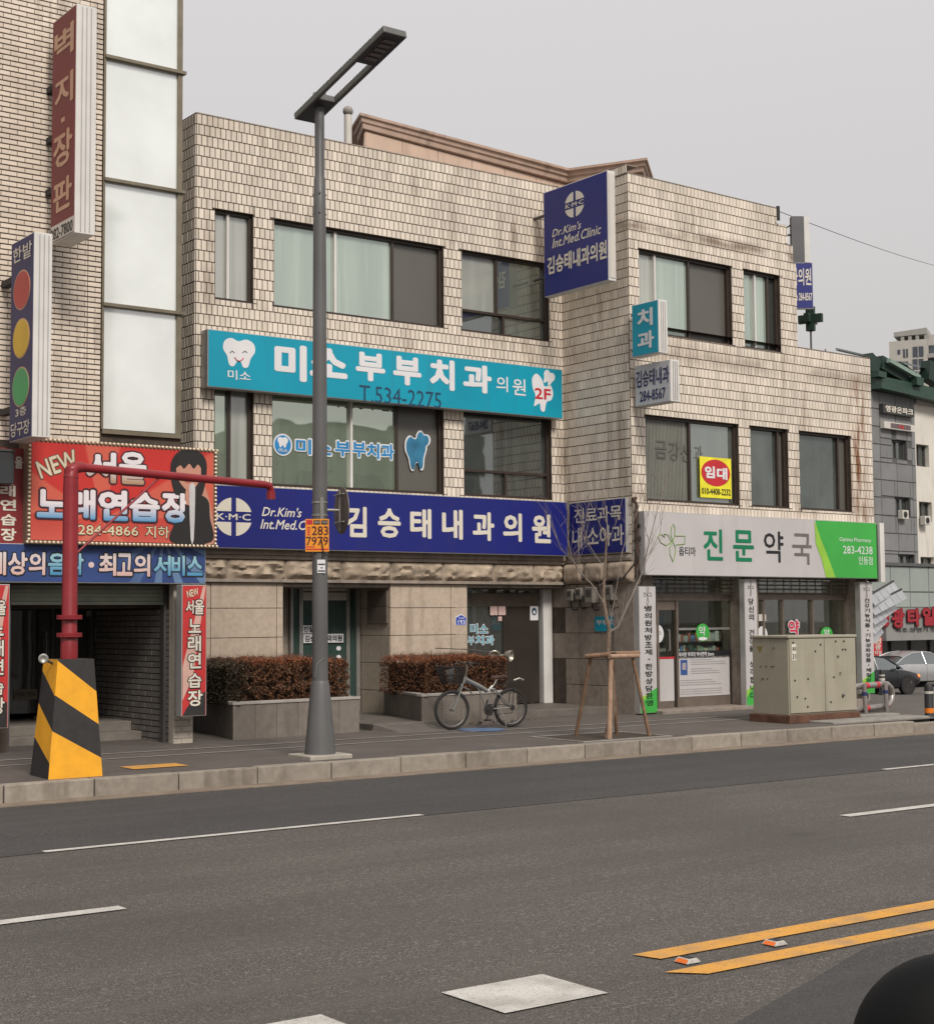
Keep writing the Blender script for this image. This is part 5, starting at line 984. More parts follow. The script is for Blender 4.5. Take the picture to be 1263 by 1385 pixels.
hedge(10.5, 12.56, 20.12, 21.7, .7, 1.34, 'clipped russet brown hedge in the left planter beside the red banner', seed=1, n=42000, end_shaded_green=.4)
hedge(14.12, 15.75, 20.32, 21.7, .69, 1.31, 'clipped russet brown hedge in the planter behind the bicycle', seed=5, n=32000)
# ================================================================== STREET LAMP
lx, ly = 10.0, 16.7; Z0 = .2
t = thing('street_lamp', 'tall grey street lamp with a flat open-frame head in front of the clinic', 'street lamp', (lx, ly, Z0)); zt = ony(432, 143, ly).z
mb = MBld(); mb.lathe((lx, ly, 0), [(.1, 1.13), (.099, 1.6), (.096, 2.6), (.092, 4.2), (.086, 6.0), (.08, 7.1), (.074, 7.5), (.062, 7.52), (.062, zt+.12)], 28); part('pole', mb, POLE, t, smooth=True)
mb = MBld(); mb.lathe((lx, ly, 0), [(.195, .25), (.185, .35), (.118, 1.1), (.104, 1.15)], 28); part('base_cover', mb, POLE, t, smooth=True)
mb = MBld(); mb.box(lx-.3, lx+.3, ly-.28, ly+.28, .12, .25); part('footing', mb, mat('pale_footing', (.34,.31,.26), .85, .15, 6, bump=.3), t, bevel=.015)
mb = MBld(); mb.lathe((lx, ly, 0), [(.062, zt+.1), (.085, zt+.11), (.085, zt+.16), (.0, zt+.17)], 20); part('top_cap', mb, POLE, t, smooth=True)
# head: solve its tilt so that it rises towards the street
HD = Vector((0, -1, .235)).normalized(); HX = Vector((1, 0, 0)); HX = (HX-HD*HX.dot(HD)).normalized(); HU = HX.cross(HD)*-1
if HU.z < 0: HU = -HU
H0 = Vector((lx, ly, zt-.03)); HWd = .165
def hp_(a, x, z): return H0+HD*a+HX*x+HU*z
def hbox(mb, a0, a1, x0, x1, z0, z1): mb.box8([hp_(a0,x0,z0),hp_(a0,x1,z0),hp_(a1,x1,z0),hp_(a1,x0,z0),hp_(a0,x0,z1),hp_(a0,x1,z1),hp_(a1,x1,z1),hp_(a1,x0,z1)])
LH = mat('lamp_head_grey', (.11,.11,.105), .5, .08, 3); LHU = mat('lamp_underside', (.04,.035,.04), .5, .1, 3)
mb = MBld(); hbox(mb, -.36, .2, -HWd, HWd, 0, .09); hbox(mb, .201, 1.1, -HWd, -HWd+.055, 0, .09); hbox(mb, .201, 1.1, HWd-.055, HWd, 0, .09); hbox(mb, 1.101, 1.8, -HWd, HWd, 0, .09); part('head_frame', mb, LH, t, bevel=.012)
mb = MBld(); hbox(mb, 1.12, 1.78, -HWd+.02, HWd-.02, -.006, -.001); hbox(mb, -.34, .18, -HWd+.03, HWd-.03, -.006, -.001); lu = part('underside_plate', mb, LHU, t)
for k in range(5): mb = MBld(); a = 1.22+.1*k; hbox(mb, a, a+.06, -.08, .08, -.014, -.007); part('led_lens', mb, mat('led_lens', (.13,.11,.11), .25, .1), lu)
mb = MBld(); 
for zz in (7.05, 7.3):
    for an in (0, 2.1, 4.2): c = Vector((lx+.078*cos(an), ly+.078*sin(an), zz)); mb.cyl(c, c+Vector((cos(an)*.02, sin(an)*.02, 0)), .012, n=6)
part('bolt', mb, GREYM, t)
t = thing('round_road_sign', 'round traffic sign seen from its grey back, clamped to the lamp post', 'traffic sign', (lx+.35, ly, 3.2)); an = radians(-14)
dc = ony(461.5, 690.5, ly-.02); FD = Fac(dc.x, dc.y, an+pi/2); mb = MBld(); mb.lathe(dc, [(.0,-.004),(.285,-.004),(.3,0),(.3,.012),(.285,.016),(0,.016)], 40, ax=FD.n); part('disc', mb, mat('sign_back_grey', (.11,.095,.08), .5, .15, 4, metal=.2), t, smooth=True)
bk = -1 if FD.n.dot(Vector((0,0,0))-dc) < 0 else 1
mb = MBld(); P = lambda u, w, z: dc+FD.t*u+FD.n*w+Vector((0,0,z))
sgn = 1 if FD.n.dot(EYEP-dc) > 0 else -1
w_ = .03*sgn if sgn > 0 else -.03
mb.cyl(P(-.03, w_, -.26), P(-.03, w_, .26), .012, n=8); mb.cyl(P(-.2, w_, .2), P(.2, w_, .2), .01, n=6); mb.cyl(P(-.2, w_, -.15), P(.2, w_, -.15), .01, n=6); part('brace_bars', mb, ALU, t)
mb = MBld(); mb.cyl((lx+.08, ly, dc.z), P(-.02, w_, 0), .018, n=8)
mb.fbox(Fac(lx, ly, 0), -.055, -.005, .088, .1, dc.z-.13, dc.z+.15)
for dz in (-.07, .09): mb.lathe((lx, ly, dc.z+dz-.012), [(.098, 0), (.101, 0), (.101, .024), (.098, .024)], 20)
part('clamp', mb, ALU, t)
FP = Fac(lx, ly, radians(-33)); t = thing('phone_number_sticker', 'orange plate with the phone number 283 7979 strapped to the lamp post', 'sticker plate', (lx, ly-.12, 2.9)); r = FP.R(413,702,445,746,.115)
mb = MBld(); mb.fbox(FP, r[0], r[1], .108, .115, r[2], r[3]); part('plate', mb, mat('sticker_orange', (.72,.26,.015), .5, .05), t)
mb = MBld(); mb.fquad(FP, *frac(r,.04,.3,.83,.97), .1165); part('red_box', mb, RED, t); mb = MBld(); mb.fquad(FP, *frac(r,.35,.62,.83,.96), .1165); mb.fquad(FP, *frac(r,.67,.95,.83,.96), .1165); part('black_box', mb, BLACK, t)
MRN = mat('maroon_ink', (.06,.01,.01), .5); words('lettering', FP, [('283', frac(r,.27,.97,.5,.78)), ('7979', frac(r,.03,.97,.19,.46))], .117, MRN, t, px=False, off=.02)
words('lettering', FP, [('대구', frac(r,.4,.6,.86,.93)), ('이사', frac(r,.72,.92,.86,.93))], .118, INKC, t, px=False, off=.0)
mb = MBld(); [mb.fquad(FP, *frac(r,.08,.2,.5+.07*k,.545+.07*k), .1165) for k in range(4)]; mb.fquad(FP, *frac(r,.03,.4,.13,.16), .1165); mb.fquad(FP, *frac(r,.03,.97,.05,.09), .1165); part('small_print', mb, RED, t)
mb = MBld(); mb.tube([FP.P(.02,.125,r[2]+.16), FP.P(.05,.13,r[2]-.02), FP.P(.03,.12,r[2]-.06), FP.P(.09,.11,r[2]-.04)], .008, 5); part('cable_tie', mb, BLACK, t)
t = thing('small_white_label', 'small white paper label stuck on the lamp post under the orange plate', 'label', (lx, ly-.1, 2.6)); r = FP.R(429,757,440,775,.108); mb = MBld(); mb.fbox(FP, r[0], r[1], .1, .105, r[2], r[3]); part('paper', mb, INKW, t); mb = MBld(); mb.fquad(FP, *frac(r,.1,.95,.1,.2), .107); mb.fquad(FP, *frac(r,.1,.95,.6,.7), .107); mb.fquad(FP, *frac(r,.4,.7,.35,.42), .107); part('print', mb, BLACK, t)
mb = MBld(); mb.tube([(lx+.08, ly-.06, 1.42), (lx-.02, ly-.115, 1.43), (lx-.09, ly-.08, 1.36), (lx-.11, ly-.06, 1.2)], .004, 4); part('wire', mb, ALU, bpy.data.objects['street_lamp'])
# ================================================================== CONCRETE BARRIER AND RED GAS PIPE
t = thing('striped_barrier', 'tapered concrete block painted in yellow and black slanting stripes at the kerb', 'barrier', (6.7, 16.65, SZ))
zb = 1.49; B0 = [(6.37,16.33),(6.99,16.33),(7.0,16.95),(6.40,16.95)]; T0 = [(6.51,16.45),(6.93,16.45),(6.93,16.86),(6.51,16.86)]
def bar_pt(i, s, z):   # face i corner interpolation, s along the face, z height
    k = (z-SZ)/(zb-SZ); a = Vector(B0[i]).lerp(Vector(T0[i]), k); b = Vector(B0[(i+1)%4]).lerp(Vector(T0[(i+1)%4]), k); q = a.lerp(b, s); return Vector((q.x, q.y, z))
mats_ = [YEL, BLK]; mb = MBld(); nz = 26; nx = 12
# exact stripe polygons: clip each face by the slanting stripe lines
def clip(poly, f, keep):
    o = []
    for i in range(len(poly)):
        a, b = poly[i], poly[(i+1) % len(poly)]; fa, fb = f(a), f(b)
        if (fa >= 0) == keep: o.append(a)
        if (fa >= 0) != (fb >= 0): k = fa/(fa-fb); o.append((a[0]+(b[0]-a[0])*k, a[1]+(b[1]-a[1])*k))
    return o
# the front face: lower left yellow, stripes fall to the right; values in height fraction at s=0
edges = [(.445, -.24*1.0), (.67, -.235), (.98, -.24), (1.35, -.2)]   # boundary height at left edge, change across the face (fraction)
LV = {0: [(.40,.155),(.70,.44),(.99,.72)]}
def stripes(face, bounds, first):
    poly = [(0,0),(1,0),(1,1),(0,1)]; col = first
    for h0, h1 in bounds:
        f = lambda p, h0=h0, h1=h1: p[1]-(h0+(h1-h0)*p[0])
        lo = clip(poly, f, False); poly = clip(poly, f, True)
        if len(lo) > 2: yield lo, col
        col = 1-col
    if len(poly) > 2: yield poly, col
for face, bounds, first in ((0, [(.40,.155),(.70,.44),(.99,.72)], 0), (3, [(.33,.13),(.62,.40),(.9,.69)], 1), (1, [(.2,.45),(.5,.75),(.8,1.05)], 1), (2, [(.2,.45),(.5,.75)], 0)):
    # face 3 runs back-left to front-left
    for poly, c in stripes(face, bounds, first):
        mb.cur = c; n_ = len(poly); 
        if face == 3: pts = [bar_pt(3, p[0], SZ+p[1]*(zb-SZ)) for p in poly]
        else: pts = [bar_pt(face, p[0], SZ+p[1]*(zb-SZ)) for p in poly]
        mb.add(pts, [tuple(range(n_))])
mb.cur = 1; mb.add([(x, y, zb) for x, y in T0], [(0,1,2,3)]); part('painted_block', mb, mats_, t)
t = thing('red_height_bar', 'red painted steel pipe rising from the striped block with a long arm pointing right', 'pipe gantry', (6.72, 16.65, zb))
bx, by = 6.72, 16.65; zp = ony(104, 632, by).z
mb = MBld(); mb.lathe((bx, by, 0), [(.095, zb+.001), (.095, 1.72), (.085, 1.75), (.085, zp-.25), (.075, zp-.02)], 20)
part('post', mb, REDP, t, smooth=True)
mb = MBld()
for y_ in (834, 858): z = ony(100, y_, by).z; mb.lathe((bx, by, z-.03), [(.09, 0), (.14, 0), (.14, .022), (.09, .022)], 16); mb.lathe((bx, by, z-.005), [(.09, 0), (.14, 0), (.14, .022), (.09, .022)], 16)
part('flange', mb, REDP, t)
ad = radians(13.6); L = None
for k in range(200):
    L = 1+k*.02; q = proj((bx+L*cos(ad), by+L*sin(ad), zp))
    if q[0] > 366: break
ae = Vector((bx+L*cos(ad), by+L*sin(ad), zp-.02))
mb = MBld(); mb.tube([(bx, by, zp-.12), (bx+.01, by, zp-.03), (bx+.06*cos(ad), by+.06*sin(ad), zp), (bx+.16*cos(ad), by+.16*sin(ad), zp+.01)], .085, 14, .06)
mb.tube([(bx+.12*cos(ad), by+.12*sin(ad), zp+.005), ae+Vector((-.1*cos(ad), -.1*sin(ad), 0)), ae+Vector((-.03,-.01,-.01)), ae+Vector((0,0,-.06)), ae+Vector((0,0,-.17))], .05, 12, .046); mb.lathe(ae+Vector((0,0,-.18)), [(.056,0),(.056,.1)], 12); part('arm', mb, REDP, t, smooth=True)
kx = None
for k in range(200):
    kx = .3+k*.02
    if proj((bx+kx*cos(ad), by+kx*sin(ad), zp))[0] > 215: break
mb = MBld(); mb.cyl((bx+kx*cos(ad), by+kx*sin(ad), zp-.03), (bx+.05, by-.03, ony(113,750,by).z), .014, n=6); part('brace_rod', mb, REDP, t)
t = thing('barrier_reflector', 'small round chrome reflector fixed to the upper left of the striped block', 'reflector', (6.42,16.5,1.45)); c = ony(58.5, 891, 16.5); mb = MBld(); mb.lathe(c, [(.0,.0),(.05,0),(.055,.02),(.04,.03),(0,.015)], 16, ax=(-.3,-1,0)); part('dish', mb, ALU, t, smooth=True); mb = MBld(); mb.cyl(c, (6.52,16.6,1.44), .015); part('stem', mb, GREYM, t)
# ================================================================== BICYCLE (faces left)
sx_ = 13.97; bz = swz(19.4)+.0; by0, by1 = 19.55, 19.3; WR = .30
fw = Vector((sx_, 19.42, bz+WR)); rw = Vector((sx_+1.03, 19.28, bz+WR)); bd = (rw-fw).normalized(); bn = Vector((bd.y, -bd.x, 0))
t = thing('bicycle', 'silver framed bicycle with a front basket and rear rack parked in front of the planter', 'bicycle', (14.5, 19.35, bz))
def bp(a, h, s=0): return fw+bd*a+Vector((0,0,h))+bn*s
TYR = mat('tyre_black', (.018,.016,.015), .8, .1); SIL = mat('silver_frame', (.3,.3,.28), .3, .05, metal=.6); CHR = mat('dull_chrome', (.35,.33,.3), .3, .1, metal=.8)
lean = .05
for nm, c in (('front', fw), ('rear', rw)):
    mb = MBld(); pts = [c+bd*(WR-.022)*cos(a)+Vector((0,0,(WR-.022)*sin(a)))+Vector() for a in [2*pi*i/40 for i in range(41)]]; mb.tube(pts, .027, 8); wl = part('wheel', mb, TYR, t, smooth=True)
    mb = MBld(); mb.tube([c+bd*(WR-.045)*cos(a)+Vector((0,0,(WR-.045)*sin(a))) for a in [2*pi*i/40 for i in range(41)]], .012, 6); part('rim', mb, mat('dull_rim', (.13,.12,.11), .45, .2, 8, metal=.4), wl, smooth=True)
    mb = MBld()
    for i in range(20): a = 2*pi*i/20; mb.cyl(c+bd*.02*cos(a+1)+Vector((0,0,.02*sin(a+1)))+bn*(.02*(-1)**i), c+bd*(WR-.05)*cos(a)+Vector((0,0,(WR-.05)*sin(a))), .0016, n=3, cap=False)
    part('spokes', mb, CHR, wl); mb = MBld(); mb.cyl(c-bn*.045, c+bn*.045, .022, n=10); part('hub', mb, TYR if nm == 'rear' else CHR, wl)
Wb = 1.03; ht = bp(.2,.44); hb_ = bp(.16,.33); bb = bp(.62, -.02); st_ = bp(.76,.22)
mb = MBld(); mb.tube([bp(.24,.5), bp(.2,.40)], .03, 12); mb.tube([bp(.235,.46), bp(.5,.34), bp(.62,.27)], .036, 12); mb.tube([bp(.62,.27), bp(.65,.28), bp(.72,.35)], .02, 8); mb.tube([bp(.235,.42), bp(.42,.35), bp(.5,.26), bp(.56,.1), bb], .012, 8)
for s in (-.05, .05): mb.tube([bp(.66,.3,s*.3), bp(.72,.3,s), bp(Wb,0,s)], .012, 8); mb.tube([bp(.62,-.01,s*.6), bp(Wb,0,s)], .011, 8)
mb.tube([bb, bp(.69,.2), bp(.73,.34)], .015, 8); part('frame', mb, SIL, t, smooth=True)
mb = MBld(); mb.tube([bp(.2,.42), bp(.17,.36)], .022, 8)
for s in (-.05, .05): mb.tube([bp(.17,.36,s*.6), bp(.1,.22,s), bp(.02,.03,s), bp(0,0,s)], .014, 8)
part('fork', mb, SIL, t, smooth=True)
mb = MBld(); mb.tube([bp(.24,.5), bp(.265,.63), bp(.25,.7)], .016, 8); mb.tube([bp(.25,.7,-.25), bp(.22,.72,-.12), bp(.25,.7,0), bp(.22,.72,.12), bp(.25,.7,.25)], .013, 8); part('handlebar', mb, CHR, t, smooth=True)
mb = MBld(); [mb.cyl(bp(.25,.7,s*.25), bp(.28,.7,s*.36), .018) for s in (-1,1)]; part('grips', mb, TYR, t); mb = MBld(); [mb.tube([bp(.22,.7,s*.2), bp(.18,.69,s*.24), bp(.2,.66,s*.33)], .006, 5) for s in (-1,1)]; part('brake_levers', mb, CHR, t)
mb = MBld(); sp = [(.69,.47,0),(.73,.465,.03),(.8,.47,.05),(.88,.475,.09),(.93,.47,.09),(.95,.48,0)]; up = [bp(a,h+.03,s) for a,h,s in sp]+[bp(a,h+.03,-s) for a,h,s in sp[-2:0:-1]]; lo = [bp(a,h-.015,s*.85) for a,h,s in sp]+[bp(a,h-.015,-s*.85) for a,h,s in sp[-2:0:-1]]; n_ = len(up)
mb.add(up+lo, [tuple(range(n_)), tuple(range(2*n_-1, n_-1, -1))]+[(i, i+n_, (i+1)%n_+n_, (i+1)%n_) for i in range(n_)]); part('saddle', mb, mat('saddle_brown', (.07,.04,.03), .6), t, bevel=.01); mb = MBld(); mb.tube([bp(.73,.34), bp(.8,.45)], .013, 8); part('seat_post', mb, CHR, t)
mb = MBld()
for s in (-.06,.06): mb.tube([bp(.72,.34,s*.4), bp(.82,.36,s), bp(1.2,.42,s)], .008, 6); mb.tube([bp(1.08,.4,s), bp(Wb+.01,.02,s)], .006, 6)
for k in range(4): mb.cyl(bp(.86+.1*k,.368+.015*k,-.06), bp(.86+.1*k,.368+.015*k,.06), .006, n=5)
part('rear_rack', mb, TYR, t); mb = MBld(); mb.tube([bp(1.1,.42,0), bp(1.2,.45,.0), bp(1.28,.42,0)], .018, 6); part('rack_clip', mb, CHR, t)
mb = MBld(); ba = [(-.22,.66,.15),(.16,.66,.15),(.16,.66,-.15),(-.22,.66,-.15)]; bo = [(-.13,.40,.11),(.13,.40,.11),(.13,.40,-.11),(-.13,.40,-.11)]
for rg in (ba, bo, [tuple((a[i]+b[i])/2 for i in range(3)) for a, b in zip(ba, bo)]):
    for i in range(4): mb.cyl(bp(*rg[i]), bp(*rg[(i+1)%4]), .006, n=5)
for i in range(4):
    for k in range(13): s_ = k/12; a = Vector(ba[i]).lerp(Vector(ba[(i+1)%4]), s_); b = Vector(bo[i]).lerp(Vector(bo[(i+1)%4]), s_); mb.cyl(bp(*a), bp(*b), .0045, n=4)
for k in range(8): s_ = k/7; mb.cyl(bp(-.13+.26*s_,.4,-.11), bp(-.13+.26*s_,.4,.11), .004, n=4)
bk_ = part('basket', mb, TYR, t); mb = MBld(); mb.add([bp(-.02,.6,-.15),bp(.12,.63,-.155),bp(.1,.44,-.13),bp(.03,.44,-.13)], [(0,1,2,3)]); part('basket_lining', mb, mat('grey_net', (.1,.1,.1), .8), bk_)
mb = MBld(); mb.cyl(bb-bn*.02, bb+bn*.075, .03, n=10); mb.lathe(bb+bn*.05, [(.085,0),(.09,.004),(.085,.008),(0,.008)], 24, ax=bn); mb.tube([bb+bn*.08, bb+bn*.085+bd*-.06+Vector((0,0,-.15))], .011, 6); mb.tube([bb-bn*.08, bb-bn*.085+bd*.06+Vector((0,0,.15))], .011, 6); mb.box8([bb+bn*(.09+ (.09 if i in (1,2,5,6) else 0))+bd*(-.11+(.09 if i in (2,3,6,7) else 0))+Vector((0,0,-.165+(.025 if i > 3 else 0))) for i in range(8)]); part('crank', mb, TYR, t)
mb = MBld(); c = rw+bn*.05; mb.lathe(c, [(.04,0),(.045,.01),(0,.012)], 14, ax=bn); mb.tube([bb+bn*.055+Vector((0,0,.085)), c+Vector((0,0,.04))], .005, 4); mb.tube([bb+bn*.055+Vector((0,0,-.085)), c+Vector((0,0,-.08)), c+Vector((0,0,-.03))], .005, 4); part('chain', mb, TYR, t)
mb = MBld(); mb.tube([bp(.8,0,.06), bp(.84,-.12,.14), bp(.86,-.29,.17)], .008, 6); part('kickstand', mb, CHR, t); mb = MBld(); mb.tube([bp(.2,.34,0), bp(.3,.3), bp(.37,.2)], .012, 5); part('front_mudguard', mb, CHR, t)
t = thing('step_lights', 'pair of round silver lamps on a thin stalk above the hedge by the door', 'lamp', (16.3, 21.0, .33))
c1, c2 = ony(667,886.5,20.9), ony(684,886.5,20.9); ctr = (c1+c2)/2
mb = MBld(); mb.tube([(ctr.x-.62, 21.9, ctr.z+.12), (ctr.x-.3, 21.4, ctr.z+.1), ctr+Vector((-.1,.05,.05)), ctr], .009, 5); mb.cyl(c1, c2, .022); part('stalk', mb, CHR, t)
for c, dx in ((c1, -1), (c2, 1)): mb = MBld(); mb.lathe(c, [(.02,-.02),(.07,.0),(.095,.05),(.1,.1),(.09,.105),(.06,.06),(0,.05)], 20, ax=(dx*.5,-1,-.15)); part('lamp_head', mb, mat('worn_chrome', (.36,.33,.28), .35, .3, 12, metal=.5), t, smooth=True)
# ================================================================== ELECTRICAL CABINET
cx0, cx1, cy0, cy1 = 18.82, ony(1156.5, 900, 16.98).x, 16.98, 17.75; czb = .33
ct = proj((cx0, cy0, 1.6)); zct = ony(1067, 862, cy0).z
CAB = mat('cabinet_olive', (.33,.305,.235), .55, .07, 2.5, streak=.35, streakcol=(.13,.11,.07)); t = thing('utility_cabinet', 'large olive grey electrical cabinet with two doors standing on the pavement at the kerb', 'cabinet', ((cx0+cx1)/2, cy0, .2))
mb = MBld(); mb.box(cx0, cx1, cy0, cy1, czb, zct-.02); part('body', mb, CAB, t, bevel=.01)
mb = MBld(); mb.box(cx0-.025, cx1+.025, cy0-.03, cy1+.03, zct-.019, zct+.025); part('lid', mb, CAB, t, bevel=.012); mb = MBld(); mb.box(cx0-.05, cx1+.04, cy0-.05, cy1+.05, .2, czb-.001); part('rusty_plinth', mb, mat('rusty_plinth', (.11,.05,.03), .8, .3, 6), t, bevel=.01)
mb = MBld(); mb.box(19.2, 21.6, 16.4, 16.92, .1, .235); mb.box(cx1+.06, 21.5, 16.93, 17.2, .1, .26); part('concrete_pad', mb, CONC, t, bevel=.015)
cm = cx0+(cx1-cx0)*.52
for a, b in ((cx0+.012, cm-.006), (cm+.006, cx1-.012)):
    mb = MBld(); mb.box(a, b, cy0-.022, cy0-.001, czb+.03, zct-.03); d_ = part('door', mb, CAB, t, bevel=.006)
    mb = MBld(); rs = random.Random(int(a*10))
    for k in range(8): x, z = rs.uniform(a+.08, b-.08), rs.choice((zct-.1, zct-.22, .6, .9, czb+.15))+rs.uniform(-.03,.03); mb.lathe((x, cy0-.022, z), [(0,-.014),(.014,-.012),(.018,0),(0,.0)], 8, ax=(0,1,0))
    part('bolts', mb, BLK, d_)
mb = MBld(); mb.box(cm+.35, cm+.37, cy0-.05, cy0-.022, .95, .99); mb.lathe((cm+.42, cy0-.03, .62), [(0,-.02),(.022,-.012),(.024,.008),(0,.01)], 10, ax=(0,1,0)); mb.lathe((cm+.85, cy0-.03, .66), [(0,-.02),(.022,-.012),(.024,.008),(0,.01)], 10, ax=(0,1,0)); mb.lathe((cm+.32, cy0-.03, 1.25), [(0,-.02),(.022,-.012),(.024,.008),(0,.01)], 10, ax=(0,1,0)); part('handles', mb, CHR, t)
mb = MBld(); mb.box(cx0+.06, cx0+.16, cy0-.028, cy0-.0225, 1.2, 1.46); part('serial_label', mb, INKC, t); words('lettering', Fac(0, cy0-.03, 0), [('31', (cx0+.07, cx0+.15, 1.22, 1.31)), ('동대', (cx0+.07, cx0+.15, 1.35, 1.42))], 0, BLACK, t, px=False)
SF = Fac(cx0, cy1, -pi/2); mb = MBld(); mb.fpoly(SF, [(.1,1.42),(.24,1.42),(.17,1.31)][::-1], 0, .002); part('warning_triangle', mb, mat('faint_yellow', (.25,.19,.05), .6), t)
mb = MBld(); rs = random.Random(3)
for k in range(9): c = SF.P(rs.uniform(.06,.72), .001, rs.choice((1.4,.9,.5,1.1))); mb.lathe(c, [(.012,0),(.01,.008),(0,.009)], 8, ax=(-1,0,0))
part('bolts', mb, BLK, t)
# ================================================================== STREET TREE WITH WOODEN SUPPORT
tx, ty = 14.66, 16.62; BARK = mat('tree_bark', (.16,.115,.085), .85, .25, 18, bump=.5, bscale=50); TWG = mat('pale_twigs', (.2,.165,.14), .8, .2, 10)
SOIL = mat('pit_soil', (.05,.036,.026), .95, .3, 12, bump=.8, bscale=40)
mb = MBld(); mb.add([(14.0,16.35,swz(16.4)+.006),(15.55,16.35,swz(16.4)+.006),(15.55,17.45,swz(17.3)+.006),(14.0,17.45,swz(17.3)+.006)], [(0,1,2,3)]); struct('tree_pit', mb, SOIL)
mb = MBld(); 
for a in ((13.94,15.61,16.3,16.35),(13.94,15.61,17.45,17.5),(13.94,14.0,16.351,17.449),(15.55,15.61,16.351,17.449)): mb.box(*a, .15, swz(17)+.012)
struct('tree_pit_edging', mb, CONC)
t = thing('street_tree', 'young bare street tree with thin forking branches held by wooden stakes', 'tree', (tx, ty, SZ))
def tp(px, py, dy=0): q = ony(px, py, ty+dy); return q
mb = MBld(); mb.tube([(tx+.05, ty+.1, .15), tp(829,960), tp(827,915), tp(822,880), tp(824,850)], .045, 10, .034); mb.tube([tp(824,852), tp(820,835), tp(816,810,.1), tp(817,780,.1), tp(819,752,.1), tp(820,725,.1)], .032, 10, .014); part('trunk', mb, BARK, t, smooth=True)
BR_ = [([(824,855),(835,848),(848,820),(862,790),(868,775),(878,735),(890,690),(905,640)], .028, .005, -.15), ([(816,815),(800,790),(785,775),(773,755),(768,730),(768,700),(769,672)], .022, .005, .1), ([(773,757),(760,745),(748,715),(738,690)], .008, .003, .1), ([(820,730),(808,700),(795,672)], .013, .004, .1), ([(820,728),(820,700),(816,668),(812,650)], .012, .004, .05), ([(821,735),(835,700),(843,670)], .012, .004, 0), ([(785,776),(782,740),(792,705),(798,680)], .01, .003, .1), ([(824,852),(832,800),(842,745),(858,700),(872,660)], .013, .004, -.2), ([(878,735),(868,700),(873,672)], .008, .003, -.15), ([(820,775),(798,740),(785,700),(778,665)], .012, .003, .2), ([(775,750),(790,735),(797,700)], .007, .003, .1), ([(862,790),(874,760),(893,720),(896,690)], .009, .003, -.2)]
mb = MBld(); tw = MBld(); rs = random.Random(11)
for pts, r0, r1, dy in BR_:
    P_ = [tp(a+rs.uniform(-1,1), b, dy*min(1, i/3)+rs.uniform(-.04,.04)) for i, (a, b) in enumerate(pts)]; mb.tube(P_, r0*.62, 7, r1*.6)
    for i in range(len(P_)-1):
        for k in range(3):
            if rs.random() < .15: continue
            s = P_[i].lerp(P_[i+1], rs.random()); d = (P_[i+1]-P_[i]).normalized(); d = (d+Vector((rs.gauss(0,.5), rs.gauss(0,.5), rs.uniform(0,.5)))).normalized(); L = rs.uniform(.2,.6); q = s+d*L*.5+Vector((0,0,.03)); e_ = q+(d+Vector((rs.gauss(0,.25), rs.gauss(0,.25), .35))).normalized()*L*.5; tw.tube([s, q, e_], .003, 5, .0012)
            if rs.random() < .6: tw.tube([q, q+Vector((rs.gauss(0,.1), rs.gauss(0,.1), rs.uniform(.08,.22)))], .003, 4, .0015)
part('branches', mb, TWG, t, smooth=True); part('twigs', tw, TWG, t, kind='stuff')
WOOD = mat('stake_wood', (.21,.125,.075), .75, .25, 9, streak=.4, bump=.3); t = thing('tree_stakes', 'wooden tripod of stakes and short crossbars tied round the young tree', 'tree support', (tx, ty, SZ))
def on_pave(px, py): z = .21; return onz(px, py, z)
f1, f2, f3, f4 = on_pave(824,1000), on_pave(779,995), on_pave(878,995), on_pave(834,993)
hz = tp(824,885).z
mb = MBld(); mb.cyl(f1, tp(826,889,-.08), .037, .033, 10); part('stake', mb, mat('stake_wood_pale', (.33,.21,.14), .75, .2, 9, bump=.3), t, smooth=True)
for f, q in ((f2, tp(799,887,.25)), (f3, tp(855,887,.0)), (f4, tp(828,889,.12))): mb = MBld(); mb.cyl(f, q, .028, .025, 10); part('stake', mb, WOOD, t, smooth=True)
mb = MBld(); mb.cyl(tp(792,888,.28), tp(826,885,-.06), .035, n=10); part('crossbar', mb, WOOD, t, smooth=True); mb = MBld(); mb.cyl(tp(824,888,-.12), tp(863,887,-.04), .033, n=10); part('crossbar', mb, MC['stake_wood_pale'], t, smooth=True); mb = MBld(); mb.cyl(tp(824,884,.08), tp(864,883,.08), .03, n=10); part('crossbar', mb, WOOD, t, smooth=True)
mb = MBld(); 
for k in range(6): a = tp(826, 886); mb.tube([a+Vector((.07*cos(x), .09*sin(x), -.03+.012*k)) for x in [2*pi*i/10 for i in range(11)]], .007, 4)
part('rope', mb, BLK, t)
# ================================================================== ROAD STUDS, BOLLARDS, RAIL
for i, (x, y) in enumerate(((6.12,6.3),(6.84,6.32))):
    t = thing('road_stud', ('road stud with amber reflector nearest the end of the double yellow line','second road stud with amber reflector, further along the double yellow line')[i], 'road stud', (x, y, 0), 'amber road studs')
    mb = MBld(); mb.box8([(x-.055,y-.055,.006),(x+.055,y-.055,.006),(x+.055,y+.055,.006),(x-.055,y+.055,.006),(x-.03,y-.048,.03),(x+.03,y-.048,.03),(x+.03,y+.048,.03),(x-.03,y+.048,.03)]); part('housing', mb, mat('stud_white', (.42,.4,.37), .4, .2, 30), t, bevel=.004)
    mb = MBld(); mb.add([(x-.0545,y-.045,.0085),(x-.0335,y-.04,.027),(x-.0335,y+.04,.027),(x-.0545,y+.045,.0085)], [(0,1,2,3)]); part('reflector', mb, mat('amber_reflector', (.65,.14,.01), .25, .1), t)
    mb = MBld(); mb.box(x-.022, x+.022, y-.035, y+.035, .0301, .033); part('top_plate', mb, BLACK, t)
